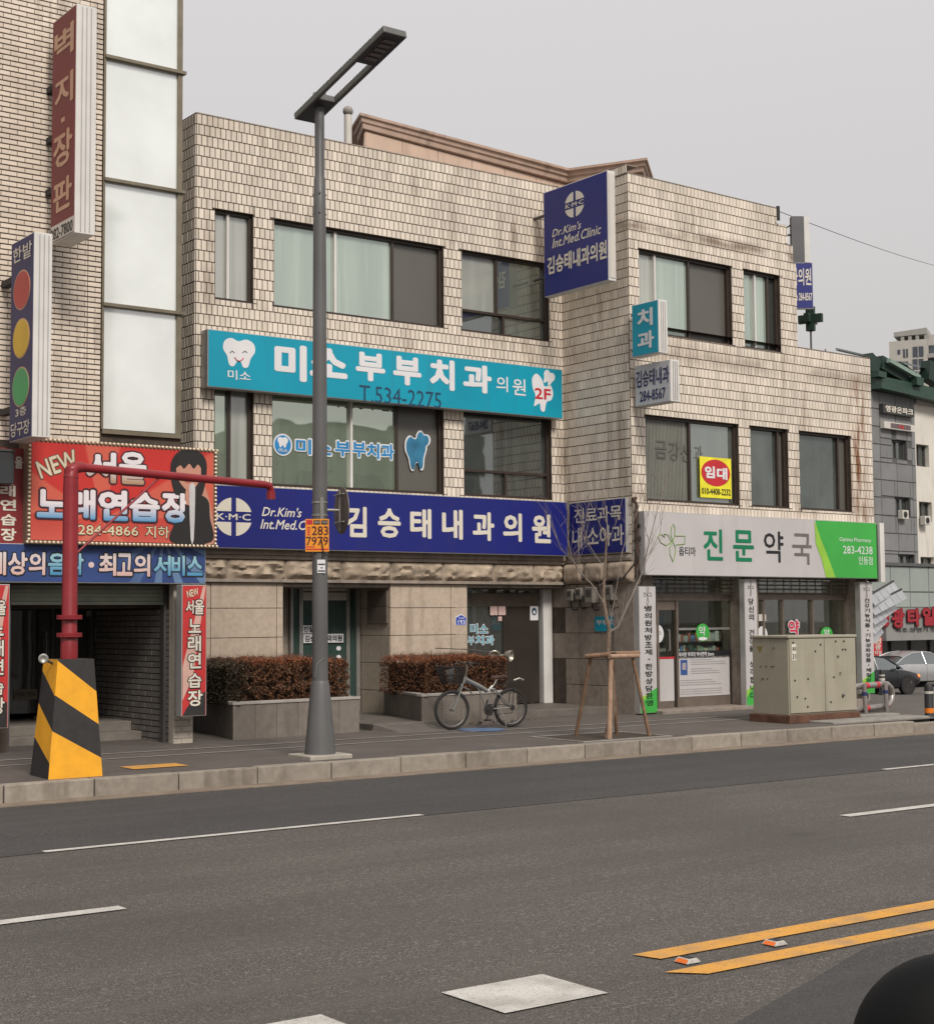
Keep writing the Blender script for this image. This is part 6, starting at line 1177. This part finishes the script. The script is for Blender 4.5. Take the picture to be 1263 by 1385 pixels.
def bollard(c, h, r_, label, orange=True):
    t = thing('bollard', label, 'bollard', c); x, y, z = c; mb = MBld(); mb.lathe(c, [(r_*1.25,-.05),(r_*1.2,.03),(r_,.06),(r_,h-.05),(r_*.8,h),(0,h+.005)], 20); part('post', mb, mat('bollard_black', (.02,.02,.022), .5, .1, 5), t, smooth=True)
    for k, (a, b, m_) in enumerate(((.55,.66,CREAM),(.74,.8,CREAM)) if not orange else ((.3,.42,mat('bollard_orange', (.75,.2,.02), .4)),(.78,.84,CREAM))): mb = MBld(); mb.lathe(c, [(r_+.003,h*a),(r_+.004,h*b)], 20); part('reflective_band', mb, m_, t, smooth=True)
q = onz(1257, 979, .06); bollard((q.x, q.y, .04), .68, .075, 'black bollard with an orange band at the right edge of the picture'); q = onz(1193, 938, -.0); bollard((q.x, q.y, -.02), .6, .07, 'small dark bollard with pale bands in front of the black car', False)
STL = mat('brushed_steel', (.36,.33,.31), .35, .15, 6, metal=.6); t = thing('guard_rail', 'low curved steel pipe rail with red bands beside the cabinet', 'rail', (22.4,17.6,.1))
q0, q1 = onz(1160, 972, .1), onz(1203, 968, .08); FR = Fac(q0.x, q0.y, math.atan2(q1.y-q0.y, q1.x-q0.x)); Lr = (q1-q0).length
mb = MBld(); pts = [FR.P(-.4,0,.66), FR.P(Lr*.8,0,.66), FR.P(Lr*.95,0,.65), FR.P(Lr*1.06,0,.58), FR.P(Lr*1.1,0,.45), FR.P(Lr*1.06,0,.34), FR.P(Lr*.95,0,.27), FR.P(Lr*.8,0,.26), FR.P(-.4,0,.26)]; mb.tube(pts, .055, 12); part('bent_pipe', mb, STL, t, smooth=True)
for u, c2 in ((.12,0),(Lr*.75,1)):
    mb = MBld(); mb.cyl(FR.P(u,.1,.05), FR.P(u,.08,.7), .04, n=12); part('post', mb, STL, t, smooth=True); mb = MBld(); mb.lathe(FR.P(u,.1,.04), [(.055,0),(.055,.1)], 12); mb.lathe(FR.P(u,.08,.5), [(.05,0),(.05,.06)], 12); part('blue_foot', mb, mat('foot_blue', (.02,.03,.12), .5), t)
for u, z in ((.36,.66),(.36,.26),(Lr*.6,.66),(Lr*.85,.26)): mb = MBld(); mb.cyl(FR.P(u-.06,0,z), FR.P(u+.06,0,z), .059, n=12); part('red_band', mb, RED, t, smooth=True)
# ================================================================== PARKED CARS
def car(name, label, loc, ang, paint, light=False):
    """saloon pointing along +x of its own frame, wheels 0.33 m"""
    ca, sa = cos(ang), sin(ang); L0 = Vector(loc)
    def q(x, y, z): return L0+Vector((x*ca-y*sa, x*sa+y*ca, z))
    t = thing(name, label, 'car', loc)
    # body stations: x, half width, sill z, belt z (shoulder), top z (bonnet/boot centre)
    S = [(-2.35,.62,.42,.72,.80),(-2.25,.78,.30,.88,.97),(-1.9,.88,.22,.93,1.04),(-1.35,.91,.2,.95,1.02),(-.6,.92,.19,.94,.97),(.4,.92,.19,.92,.95),(1.0,.91,.2,.90,.95),(1.5,.89,.22,.84,.90),(1.95,.84,.26,.76,.82),(2.2,.74,.32,.66,.70),(2.33,.55,.40,.56,.58)]
    vs = []; n = 12
    for x, w, z0, zb_, zt_ in S:
        ring = [(0,z0),(w*.75,z0),(w*.95,z0+.06),(w,(z0+zb_)*.45),(w*.985,zb_*.86+z0*.1),(w*.93,zb_),(w*.6,zt_-.01)]
        ring = ring+[(0, zt_)]+[(-a, b) for a, b in ring[:0:-1]]; vs += [q(x, a, b) for a, b in ring]; n = len(ring)
    fs = [(i*n+j, i*n+(j+1)%n, (i+1)*n+(j+1)%n, (i+1)*n+j) for i in range(len(S)-1) for j in range(n)]; fs += [tuple(range(n-1,-1,-1)), tuple(range((len(S)-1)*n, len(S)*n))]
    mb = MBld(); mb.add(vs, fs); part('body', mb, paint, t, smooth=45)
    C = [(-1.75,.72,.97,.99),(-1.25,.70,.95,1.25),(-.75,.66,.94,1.40),(-.1,.64,.94,1.45),(.35,.65,.93,1.40),(.75,.69,.93,1.22),(1.2,.74,.92,.96)]
    G = MBld(); R2 = MBld(); vs = []; rv = []
    for x, w, zb_, zt_ in C:
        wb = .86; vs += [q(x,wb,zb_-.03),q(x,w+(wb-w)*.25 if zt_-zb_ > .2 else wb*.97,max(zb_,zt_-.05)),q(x,w*.7,zt_),q(x,0,zt_+.01),q(x,-w*.7,zt_),q(x,-(w+(wb-w)*.25) if zt_-zb_ > .2 else -wb*.97,max(zb_,zt_-.05)),q(x,-wb,zb_-.03)]
    fs = [(i*7+j, i*7+j+1, (i+1)*7+j+1, (i+1)*7+j) for i in range(len(C)-1) for j in range(6)]; G.add(vs, fs); part('windows', G, glassy('car_glass', (.02,.024,.024), .3, (.8,.85,.85)), t, smooth=45)
    rf = MBld(); tops = C[1:6]; vs = []
    for x, w, zb_, zt_ in [C[1][:2]+(0, 1.26), (-.75,.66,0,1.405), (-.1,.64,0,1.455), (.35,.65,0,1.405)]: vs += [q(x,w*.98,zt_-.03),q(x,w*.7,zt_+.012),q(x,0,zt_+.022),q(x,-w*.7,zt_+.012),q(x,-w*.98,zt_-.03)]
    rf.add(vs, [(i*5+j, i*5+j+1, (i+1)*5+j+1, (i+1)*5+j) for i in range(3) for j in range(4)])
    for s in (-1, 1):
        rf.tube([q(1.2,.80*s,.93), q(.75,.73*s,1.2), q(.35,.67*s,1.39), q(-.1,.66*s,1.435), q(-.75,.67*s,1.38), q(-1.25,.72*s,1.22), q(-1.75,.8*s,.96)], .035, 6); rf.tube([q(-.15,.66*s,1.43), q(-.12,.87*s,.93)], .03, 6)
    part('roof', rf, paint, t, smooth=45)
    for x in (-1.42, 1.38):
        for s in (-1, 1):
            c = q(x, s*.82, .33); ax = q(0, s, 0)-q(0,0,0); mb = MBld(); mb.lathe(c, [(.25,-.1),(.32,-.1),(.335,-.05),(.335,.07),(.31,.105),(.23,.1)], 24, ax=ax); w_l = part('wheel', mb, TYR, t, smooth=True)
            mb = MBld(); mb.lathe(c, [(.235,.06),(.24,.1),(.22,.1),(.21,.05)], 24, ax=ax); mb.lathe(c, [(.05,.03),(.05,.1),(0,.1)], 10, ax=ax)
            e1 = q(1,0,0)-q(0,0,0)
            for k in range(10): a = 2*pi*k/10; d = e1*cos(a)+Vector((0,0,sin(a))); mb.cyl(c+ax*.08+d*.04, c+ax*.09+d*.22, .02, .012, 5)
            part('rim', mb, CHR, w_l); mb = MBld(); mb.lathe(q(x, s*.80, .33), [(.37,-.05),(.37,.118),(0,.1185)], 24, ax=ax); part('wheel_arch', mb, BLACK, t)
            bpy.data.objects.remove(t.children[-1]) if False else None
    for s in (-1, 1):
        mb = MBld(); mb.add([q(2.02,.80*s,.62),q(2.22,.66*s,.58),q(2.2,.64*s,.67),q(1.85,.83*s,.76)], [(0,1,2,3)]); h = part('headlight', mb, mat('headlight_lens', (.4,.4,.42), .1, .1), t); mb = MBld(); c = q(2.08,.77*s,.66); mb.sphere(c, .06, 8); part('indicator', mb, mat('amber_lamp', (.8,.12,.02), .4, emit=1.2) if light else CHR, h)
        mb = MBld(); mb.sphere(q(.78,1.0*s,1.0), .1, 10, (.9,1.1,.75)); mb.cyl(q(.8,.85*s,.95), q(.78,.98*s,.98), .025); part('door_mirror', mb, paint, t, smooth=True)
        mb = MBld(); 
        for a, b in ((-.12,.2),(.85,.2)): mb.tube([q(a,.925*s,.25), q(a,.925*s,.6), q(a+.02,.9*s,.93)], .004, 4)
        part('door_gap', mb, BLACK, t)
        mb = MBld(); mb.add([q(-2.25,.78*s,.72),q(-2.0,.87*s,.74),q(-2.0,.87*s,.88),q(-2.24,.78*s,.86)], [(0,1,2,3)]); part('tail_light', mb, RED, t)
    mb = MBld(); mb.box8([q(2.32,a,b) if k < 1 else q(2.36,a,b) for b in (.42,.54) for k, a in ((0,-.3),(0,.3),(1,.3),(1,-.3))]); part('number_plate', mb, INKW, t)
    return t
gB = -1.03
qc = onz(1228, 938.5, gB); car('parked_car', 'black saloon with a glowing amber front lamp parked beyond the pharmacy corner', (qc.x-1.38, qc.y+.95, gB), radians(-6), mat('car_black', (.012,.013,.016), .3, .05, coat=.15), True)
qs = ray(1232, 838); qs = EYEP+qs*(65/FPX); car('parked_car', 'silver saloon parked behind the black one at the right edge', (qs.x, qs.y, gB), radians(-6), mat('car_silver', (.42,.42,.42), .3, .05, metal=.5, coat=.6))
# ================================================================== BUILDINGS FAR RIGHT
GTI = mat('grey_stone_cladding', (.19,.19,.19), .6, .1, 1, isl=.08, streak=.4); GJ = mat('grey_joint', (.09,.09,.09), .9)
gax = .8055; DG = 66.
def at_depth(px, py, dep): d = ray(px, py); return EYEP+d*(dep/FPX)
go = at_depth(1150, 838, DG); GF = Fac(go.x, go.y, radians(6)); gt = thing('grey_office_building', 'grey stone clad office building with small dark windows and a green steel roof frame', 'building', (go.x+2, go.y+2, -1.1))
def grr(x0,y0,x1,y1,w=0): return GF.R(x0,y0,x1,y1,w)
gl = 0; gxr = GF.M(1231, 640)[0]; gtop = GF.M(1208, 533)[1]; gTopL = gtop; gb_ = GF.M(1215, 765)[1]
gw = [grr(1205,594,1226.5,623), grr(1209.5,672,1231,700), grr(1214,750,1237,775)]
wh0 = GF.M(1237, 600)[0]; whE = GF.M(1320, 600)[0]; wtop = GF.M(1250, 548)[1]
mb = MBld(); holed_wall(mb, GF, (gl, wh0, gb_, gtop), gw, .3); mb.fbox(GF, gl, wh0-.01, -9, -.35, gb_, gtop-.1); mb.fbox(GF, gl, whE, -9, -.6, -1.5, gb_-.001); part('wall', mb, GJ, gt)
mb = MBld(); 
for t_ in tile_rects((gl, wh0, gb_, gtop), gw, 1.28, .78, .035, bond=0, minw=.05): add_tile(mb, GF, t_, .03, .01)
part('stone_panel', mb, GTI, gt, kind='stuff')
for r in gw: window(GF, gt, r, (.5,), (DGL, DGL), fr=.07, rec=.25, frm=GREYM)
low = (gl, whE, GF.M(1230,822)[1], gb_-.02); mb = MBld(); mb.fquad(GF, *low, .0); mb.fbox(GF, gl, whE, -.5, .12, gb_-.02, gb_+.12); part('lower_wall', mb, GJ, gt); mb = MBld()
for t_ in tile_rects(low, [], 1.55, 1.15, .05, bond=0): add_tile(mb, GF, t_, .03, .01)
part('pale_panel', mb, mat('pale_green_grey_cladding', (.27,.30,.28), .5, .08, 1, isl=.06), gt, kind='stuff')
def gsign(name, label, r, board, items, ink, d=.25, off=.05, cat='sign'):
    t = thing(name, label, cat, GF.P((r[0]+r[1])/2, .2, r[2])); mb = MBld(); mb.fbox(GF, r[0], r[1], .04, d, r[2], r[3]); part('board', mb, board, t); words('lettering', GF, items, d+.02, ink, t, px=False, off=off); return t
r = grr(1187.5,546,1230,565); gsign('office_name_sign', 'dark name board with pale letters near the top of the grey office building', r, mat('board_dark', (.04,.04,.04), .5, .4, 6), [('영광은파크', frac(r,.06,.95,.15,.85))], INKC)
r = grr(1189,570,1231,585); t = gsign('office_small_sign', 'small pale framed sign with red lettering under the dark name board', r, CREAM, [('타일', frac(r,.45,.62,.15,.75))], RED); q = frac(r,.2,.85,.15,.85); mb = MBld(); mb.fbox(GF, q[0], q[1], .26, .265, q[2], q[3]); part('inner_panel', mb, mat('dim_red_grey', (.12,.09,.09), .5, .3, 8), t)
r = grr(1184,822,1330,863); t = thing('tile_shop_sign', 'wide grey shop sign with big red letters 영광타일 over the dark ground floor', 'sign', GF.P(6, .5, r[2])); mb = MBld(); mb.fbox(GF, r[0], r[1], .04, .5, r[2]+.0, r[3]); part('board', mb, mat('tile_sign_grey', (.24,.235,.225), .5, .06), t)
F5 = Fac(0,0,0); w = .55; L = [('영',1187,825,1202,847),('광',1206,824,1223,849),('타',1227,824,1245,846),('일',1247,822,1265,846),('백',1268,822,1286,846)]
words('letter_backing', GF, L, w, mat('dark_red', (.16,.015,.02), .5), t, off=.12, grow=.06); words('lettering', GF, L, w+.08, mat('deep_red', (.3,.015,.025), .5), t, off=.07); words('lettering', GF, [('욕조.양변기.씽크대.수전',1211,849,1300,853.5)], w, BLACK, t, off=.03)  # darker, wider red layer behind the letters
mb = MBld(); mb.fbox(GF, gl, whE, -.55, -.5, -1.2, r[2]); part('ground_floor_glass', mb, glassy('shop_dark_glass', (.03,.034,.03), .12), gt)
mb = MBld(); [mb.fbox(GF, gl+.5+1.6*k, gl+.62+1.6*k, -.48, -.4, -1.2, r[2]) for k in range(14)]; part('shop_mullion', mb, GREYM, gt)
r3 = grr(1183,862,1196,886,.6); t = thing('red_vertical_sign', 'small red upright sign with white letters behind the parked cars', 'sign', GF.P(r3[0],.6,r3[2])); mb = MBld(); mb.fbox(GF, r3[0], r3[1], .3, .5, r3[2]-.6, r3[3]); part('board', mb, RED, t); words('lettering', GF, [('영', frac(r3,.15,.85,.62,.95)), ('광', frac(r3,.15,.85,.3,.6)), ('타일', frac(r3,.15,.85,.02,.26))], .52, INKC, t, px=False, off=.03)
# corrugated awning
t = thing('corrugated_awning', 'stack of sloping translucent corrugated awning sheets between the pharmacy and the tile shop', 'awning', at_depth(1195, 830, 45)); AW = mat('awning_sheet', (.34,.35,.36), .35, .12, 2, isl=.1)
for k in range(5):
    a = at_depth(1174, 806+13*k, 42); b = at_depth((1208,1219,1206,1193,1187)[k], (786,797,812,828,843)[k], 47); dz = Vector((0,0,.42)); mb = MBld(); n_ = 5
    for j in range(n_):
        p, q = a.lerp(b, j/n_), a.lerp(b, (j+.94)/n_); mb = MBld(); dv = Vector((.1,-.14,-.27)); mb.add([p, q, q+dv, p+dv]+[v+Vector((.02,.03,.01)) for v in (p, q, q+dv, p+dv)], [(0,1,2,3),(7,6,5,4),(0,3,7,4),(1,5,6,2),(0,4,5,1),(3,2,6,7)]); part('awning_sheet', mb, AW, t)
    mb = MBld(); mb = MBld(); mb.tube([a+Vector((0,0,.0)), b], .035, 5); part('awning_frame', mb, BLK, t)
# white building and green roof truss
t = thing('white_office_building', 'white rendered building with dark windows at the right edge behind the grey one', 'building', GF.P((wh0+whE)/2, -3, -1.1)); WR_ = mat('white_render', (.62,.585,.52), .7, .05, 1, streak=.3)
ww = [grr(1240,600,1258,632), grr(1244,678,1262,706), grr(1246,753,1266,776), grr(1268,600,1285,632), grr(1270,678,1288,706)]
mb = MBld(); holed_wall(mb, GF, (wh0+.005, whE, gb_+.13, wtop), ww, .3, -.05); mb.fbox(GF, wh0+.3, whE, -9, -.45, gb_+.13, wtop-.05); part('wall', mb, WR_, t)
mb = MBld(); mb.fbox(GF, wh0+.01, whE, -.3, .15, wtop+.001, wtop+.25); part('parapet', mb, mat('parapet_dark', (.3,.28,.26), .6), t)
for r in ww: window(GF, t, r, (.5,), (DGL, DGL), fr=.07, rec=.35, frm=GREYM)
mb = MBld(); z = GF.M(1240,655)[1]; mb.fbox(GF, wh0+.02, wh0+.1, -.2, -.04, z-4, z+4); part('corner_trim', mb, GTI, t)
for k, (x_, y_) in enumerate(((1225,696),(1255,704))):
    q = GF.M(x_, y_, .3); a_ = thing('air_conditioner', ('air conditioner under a grey building window','air conditioner under a white building window')[k], 'air conditioner', GF.P(q[0], .3, q[1])); mb = MBld(); mb.fbox(GF, q[0]-.24, q[0]+.24, .04, .3, q[1]-.2, q[1]+.2); part('casing', mb, CREAM, a_, bevel=.02); mb = MBld(); mb.lathe(GF.P(q[0]-.04, .3, q[1]+.0), [(.14,0),(.14,.02),(0,.02)], 16, ax=GF.n); part('fan_grille', mb, BLK, a_)
GST = mat('green_steel', (.01,.028,.02), .5, .15, 1); GSTL = mat('green_steel_beam', (.022,.052,.036), .5, .15, 1, isl=.1)
t = thing('green_roof_structure', 'dark green steel roof with beams standing above the grey office building', 'roof structure', GF.P(4, -2, gtop))
def gp2(px, py, w=0): u, z = GF.M(px, py, w); return GF.P(u, w, z)
mb = MBld(); mb.add([gp2(1130,474,0), gp2(1173,484,0), gp2(1252,498,0), gp2(1262,508,-1), gp2(1290,530,-1), gp2(1290,530,-12), gp2(1262,506,-12), gp2(1252,496,-12), gp2(1173,480,-12), gp2(1130,470,-12)], [(0,1,8,9),(1,2,7,8),(2,3,6,7),(3,4,5,6)])
part('roof_sheet', mb, GST, t)
def gbar(name, a, b, hw, mt, w0=-.3, w1=.3):
    p, q = GF.M(*a), GF.M(*b); d = Vector((q[0]-p[0], q[1]-p[1])).normalized(); nx__, nz__ = -d.y*hw, d.x*hw; mb = MBld(); mb.fpoly(GF, [(p[0]+nx__, p[1]+nz__), (p[0]-nx__, p[1]-nz__), (q[0]-nx__, q[1]-nz__), (q[0]+nx__, q[1]+nz__)][::1], w0, w1); part(name, mb, mt, t)
gbar('beam', (1176,515), (1300,542), .24, GSTL, -.1, .3); gbar('lower_beam', (1176,523), (1300,552), .12, GSTL, -.2, .6)
gbar('strut', (1191,489), (1232,512), .09, mat('pale_green_edge', (.2,.28,.23), .5), .3, .5); gbar('strut', (1188,490), (1224,511), .3, GST, -.3, .2); gbar('strut', (1172,488), (1184,500), .4, GST, -.3, .2)
gbar('strut', (1252,500), (1300,528), .45, GST, -.3, .2); gbar('strut', (1226,498), (1246,513), .4, GST, -.8, -.35); gbar('strut', (1205,535), (1222,519), .4, GST, -.5, -.1)
gbar('post_cap', (1230,512), (1230,523), .28, GSTL, .1, .55); gbar('post_cap', (1179,504), (1179,512), .3, GSTL, .1, .55)
gbar('ledge', (1130,474.5), (1173,484), .02, GREYM, .1, .2)
mb = MBld(); r = grr(1175,520,1184,560); mb.fbox(GF, r[0], r[1], -.8, -.02, gtop-.2, GF.M(1179,521)[1]); r = grr(1229,528,1236,560); mb.fbox(GF, r[0], r[1], -.8, .02, gtop+.05, GF.M(1232,526)[1]); r = grr(1221,527,1229,540); mb.fbox(GF, r[0], r[1], -.9, -.3, gtop-.1, GF.M(1225,528)[1]); part('corner_post', mb, GTI, t)
# far apartment tower
DA = 240.; ao = at_depth(1212, 838, DA); AF = Fac(ao.x, ao.y, radians(-60))
t = thing('apartment_tower', 'pale high rise apartment block with a rooftop frame in the far distance', 'building', (ao.x+8, ao.y+8, -1.1)); AP = mat('apartment_cream', (.42,.40,.36), .8, .06, .5); AP2 = mat('apartment_trim_grey', (.3,.29,.27), .8, .06, .5)  # second grey is for mullions, balconies and the rooftop frame
def ar(x0,y0,x1,y1,w=0): return AF.R(x0,y0,x1,y1,w)
zA = AF.M(1230,458)[1]; u1_ = AF.M(1254,470)[0]; mb = MBld(); mb.fbox(AF, 0, u1_, -12, 0, -5, AF.M(1230,460)[1]); mb.fbox(AF, u1_-AF.M(1,1)[0]*0, AF.M(1300,470)[0], -14, -1.5, -5, AF.M(1258,450)[1]); part('wall', mb, AP, t)
for fl in range(9):
    y_ = 470+16.8*fl
    for x0, x1, yy, h in ((1213.5,1217.5,3,6),(1221,1228,2,11),(1234,1249,-1,13)):
        r = ar(x0,y_+yy,x1,y_+yy+h,.05); mb = MBld(); mb.fbox(AF, r[0], r[1], .0, .05, r[2], r[3]); wn = part('window', mb, mat('far_window', (.06,.07,.085), .3, .3, .6), t)
        if x1-x0 > 5: mb = MBld(); u = (r[0]+r[1])/2; mb.fbox(AF, u-.08, u+.08, .05, .1, r[2], r[3]); part('mullion', mb, AP2, wn)
    r = ar(1256,y_-3,1290,y_+9,-1.4); mb = MBld(); mb.fbox(AF, r[0], r[1], -1.5, -1.4, r[2], r[3]); part('window', mb, MC['far_window'], t); mb = MBld(); r = ar(1254,y_+8,1290,y_+11); mb.fbox(AF, r[0], r[1], -1.4, 0, r[2], r[3]); part('balcony', mb, AP2, t)
mb = MBld(); p = [AF.M(1208.5,452), AF.M(1249,443)]; zc_ = p[1][1];  
mb.fpoly(AF, [(p[0][0],p[0][1]-.4),(p[1][0]+.4,zc_-1.),(p[1][0]+.4,zc_),(p[0][0],p[0][1]+.3)], -5., .0)
for x_ in (1220,1230,1240,1252): u = AF.M(x_,450)[0]; mb.fbox(AF, u-.25, u+.25, -.5, -.1, zA-1, zc_-.8)
part('rooftop_frame', mb, AP2, t)
# building behind with peach cornice
t = thing('peach_rear_building', 'peach coloured building with a stepped stone cornice rising behind the tiled roof', 'building', (22, 29, 5)); PE = mat('peach_stone', (.55,.40,.31), .7, .06, 2, isl=.05, streak=.3); PED = mat('cornice_brown', (.42,.3,.235), .7, .12, 3, streak=.5)
ZT = 13.2; pl = [onz(x_, y_, ZT) for x_, y_ in ((476,157),(487,151.5),(769,227),(875,212.5),(889,241))]
pl = [Vector((p.x, p.y)) for p in pl]; pl[0] = pl[1]+Vector((.42, 1.1)); d_ = (pl[4]-pl[3]); pl[4] = pl[3]+Vector((2.9, 2.6)); pl = [pl[0]+Vector((3.4,5))]+pl+[pl[4]+Vector((-1,6))]
def offset(pts, d):
    o = []
    for i in range(len(pts)):
        n_ = Vector((0,0))
        if i > 0: e = (pts[i]-pts[i-1]).normalized(); n_ += Vector((e.y,-e.x))
        if i < len(pts)-1: e = (pts[i+1]-pts[i]).normalized(); n_ += Vector((e.y,-e.x))
        o.append(pts[i]+n_.normalized()*d)
    return o
def ribbon(mb, prof):
    rings = [[Vector((q.x, q.y, z)) for q in offset(pl, d)] for d, z in prof]
    for a, b in zip(rings[:-1], rings[1:]):
        for i in range(len(pl)-1): mb.add([b[i], b[i+1], a[i+1], a[i]], [(0,1,2,3)])
mb = MBld(); ribbon(mb, [(-.2,ZT+.0),(.0,ZT),(.0,ZT-.06),(-.08,ZT-.08),(-.1,ZT-.17),(-.16,ZT-.19),(-.18,ZT-.3),(-.32,ZT-.32)]); part('cornice', mb, PED, t); mb = MBld()
rings = offset(pl, -.33)
mb.add([(q.x, q.y, 6) for q in rings]+[(q.x, q.y, ZT-.3) for q in rings], [(i, i+1, i+1+len(pl), i+len(pl)) for i in range(len(pl)-1)]); mb.add([(q.x, q.y, ZT-.01) for q in offset(pl,-.1)], [tuple(range(len(pl)))]); part('wall', mb, mat('cornice_joint', (.2,.13,.1), .8), t)
r2_ = offset(pl, -.315)
for i in range(len(pl)-1):
    a, b = r2_[i], r2_[i+1]; Fq = Fac(a.x, a.y, math.atan2(b.y-a.y, b.x-a.x)); L = (b-a).length; n_ = max(1, round(L/1.15))
    for k in range(n_):
        for zz in (0, 1): mb = MBld(); mb.fbox(Fq, L*k/n_+.008, L*(k+1)/n_-.008, -.02, .015, ZT-.33-1.3*(zz+1)+.01, ZT-.33-1.3*zz-.01); part('stone_panel', mb, PE, t)
# roof vent pipe with ball, wires
c = ony(470.5, 150, 24.5); t = thing('roof_vent_pipe', 'white vent pipe with a round ball cap on the clinic roof', 'vent pipe', (c.x, c.y, 9.4)); mb = MBld(); mb.lathe((c.x, c.y, 0), [(.075,9.4),(.075,c.z-.08)], 16); part('pipe', mb, CREAM, t, smooth=True); mb = MBld(); mb.sphere((c.x, c.y, c.z), .1, 14); part('ball_cap', mb, mat('cap_grey', (.25,.23,.21), .6, .2, 20), t, smooth=True)
c = RB.P(rU-.62, -.1, rTop); t = thing('overhead_wire', 'thin overhead wire running from the roof corner towards the right edge', 'wire', (c.x, c.y, c.z)); e_ = at_depth(1275, 362, 60); s_ = at_depth(1052, 285, 33)
mb = MBld(); mb.tube([s_.lerp(e_, k/10)+Vector((0,0,-.08*sin(pi*k/10))) for k in range(11)], .009, 4); part('wire', mb, GREYM, t); mb = MBld(); mb.cyl((s_.x,s_.y,s_.z-.2),(s_.x,s_.y,s_.z+.1), .04); part('insulator', mb, BLACK, t)
# rubbish on the paving by the bicycle, leaves
mb = MBld(); rs = random.Random(5)
for i in range(60): x, y = 15.3+rs.gauss(0,.35), 20.1+rs.gauss(0,.15); z = swz(y)+.01; a = rs.uniform(0,6.28); s = rs.uniform(.02,.06); mb.add([(x,y,z),(x+s*cos(a),y+s*sin(a),z+rs.uniform(0,.05)),(x+s*.5,y+s,z+rs.uniform(0,.04))], [(0,1,2)])
single('fallen_leaves', mb, BLK, 'scatter of dark fallen leaves on the paving behind the bicycle', 'leaves', (15.4,20.1,.2), kind='stuff')
mb = MBld()
for i in range(140): x, y = rs.uniform(2,22), rs.uniform(16.3,19.8); z = swz(y)+.006; a = rs.uniform(0,6.28); s = rs.uniform(.012,.035); mb.add([(x,y,z),(x+s*cos(a),y+s*sin(a),z+rs.uniform(0,.01)),(x+s*cos(a+1),y+s*sin(a+1),z+.003)], [(0,1,2)])
for i in range(120): x, y = rs.uniform(0,22), KY-.3+abs(rs.gauss(0,.1)); z = .018; a = rs.uniform(0,6.28); s = rs.uniform(.012,.035); mb.add([(x,y,z),(x+s*cos(a),y+s*sin(a),z+rs.uniform(0,.01)),(x+s*cos(a+1),y+s*sin(a+1),z+.003)], [(0,1,2)])
single('litter', mb, mat('litter_grey', (.22,.18,.14), .8, .5, 30), 'small scraps of litter and grit on the pavement and gutter', 'litter', (12,17,.2), kind='stuff')
# ================================================================== the photographer's own car: black door mirror at the lower right
def vis(px, py, d): return at_depth(px, py, d)
c = vis(1290, 1422, 1.15); t = thing('wing_mirror', 'rounded black door mirror housing of the near vehicle, cut off by the lower right corner', 'car mirror', tuple(c)); mb = MBld(); n_, k_ = 40, 24; ex, ey, ez = CR*.0755, CF*.055, CU*.0715
vs = []
for i in range(k_+1):
    a = -pi/2+pi*i/k_
    for j in range(n_): b = 2*pi*j/n_; vs.append(c+ex*cos(a)*cos(b)+ey*cos(a)*sin(b)+ez*sin(a))
mb.add(vs, [(i*n_+j, i*n_+(j+1)%n_, (i+1)*n_+(j+1)%n_, (i+1)*n_+j) for i in range(k_) for j in range(n_)]); part('housing', mb, mat('mirror_black', (.004,.004,.004), .6, .1, spec=.15), t, smooth=True)
mb = MBld(); mb.tube([c-CU*.04, c-CU*.1+CR*.05, c-CU*.16+CR*.12], .018, 8); part('stem', mb, mat('mirror_black', (0,0,0)), t, smooth=True)
# ================================================================== buildings across the street (seen reflected in the glass)
for i, (x0, x1, h, col) in enumerate(((-14,2,6.5,(.3,.27,.22)),(3,13,9.2,(.24,.23,.2)),(14,22,7.4,(.34,.32,.28)),(23,33,9.0,(.2,.19,.18)),(33.2,44,10.6,(.16,.18,.15)))):
    t = thing('opposite_building', ('low beige shop building','three storey grey building','cream shop building','dark flat roofed building','taller dark building')[i]+' across the street, outside the picture and reflected in the windows', 'building', ((x0+x1)/2, -14, 0)); mb = MBld(); mb.box(x0, x1, -24, -14, 0, h); part('wall', mb, mat('opposite_wall_%d' % i, col, .8, .1), t)
    F = Fac(x1, -14, pi)
    for fl in range(int(h//3)):
        for k in range(int((x1-x0)//2.6)): mb = MBld(); mb.fbox(F, .6+2.6*k, 2.4+2.6*k, .0, .04, 1+3*fl, 2.4+3*fl); part('window', mb, mat('opposite_glass', (.04,.05,.05), .2), t)
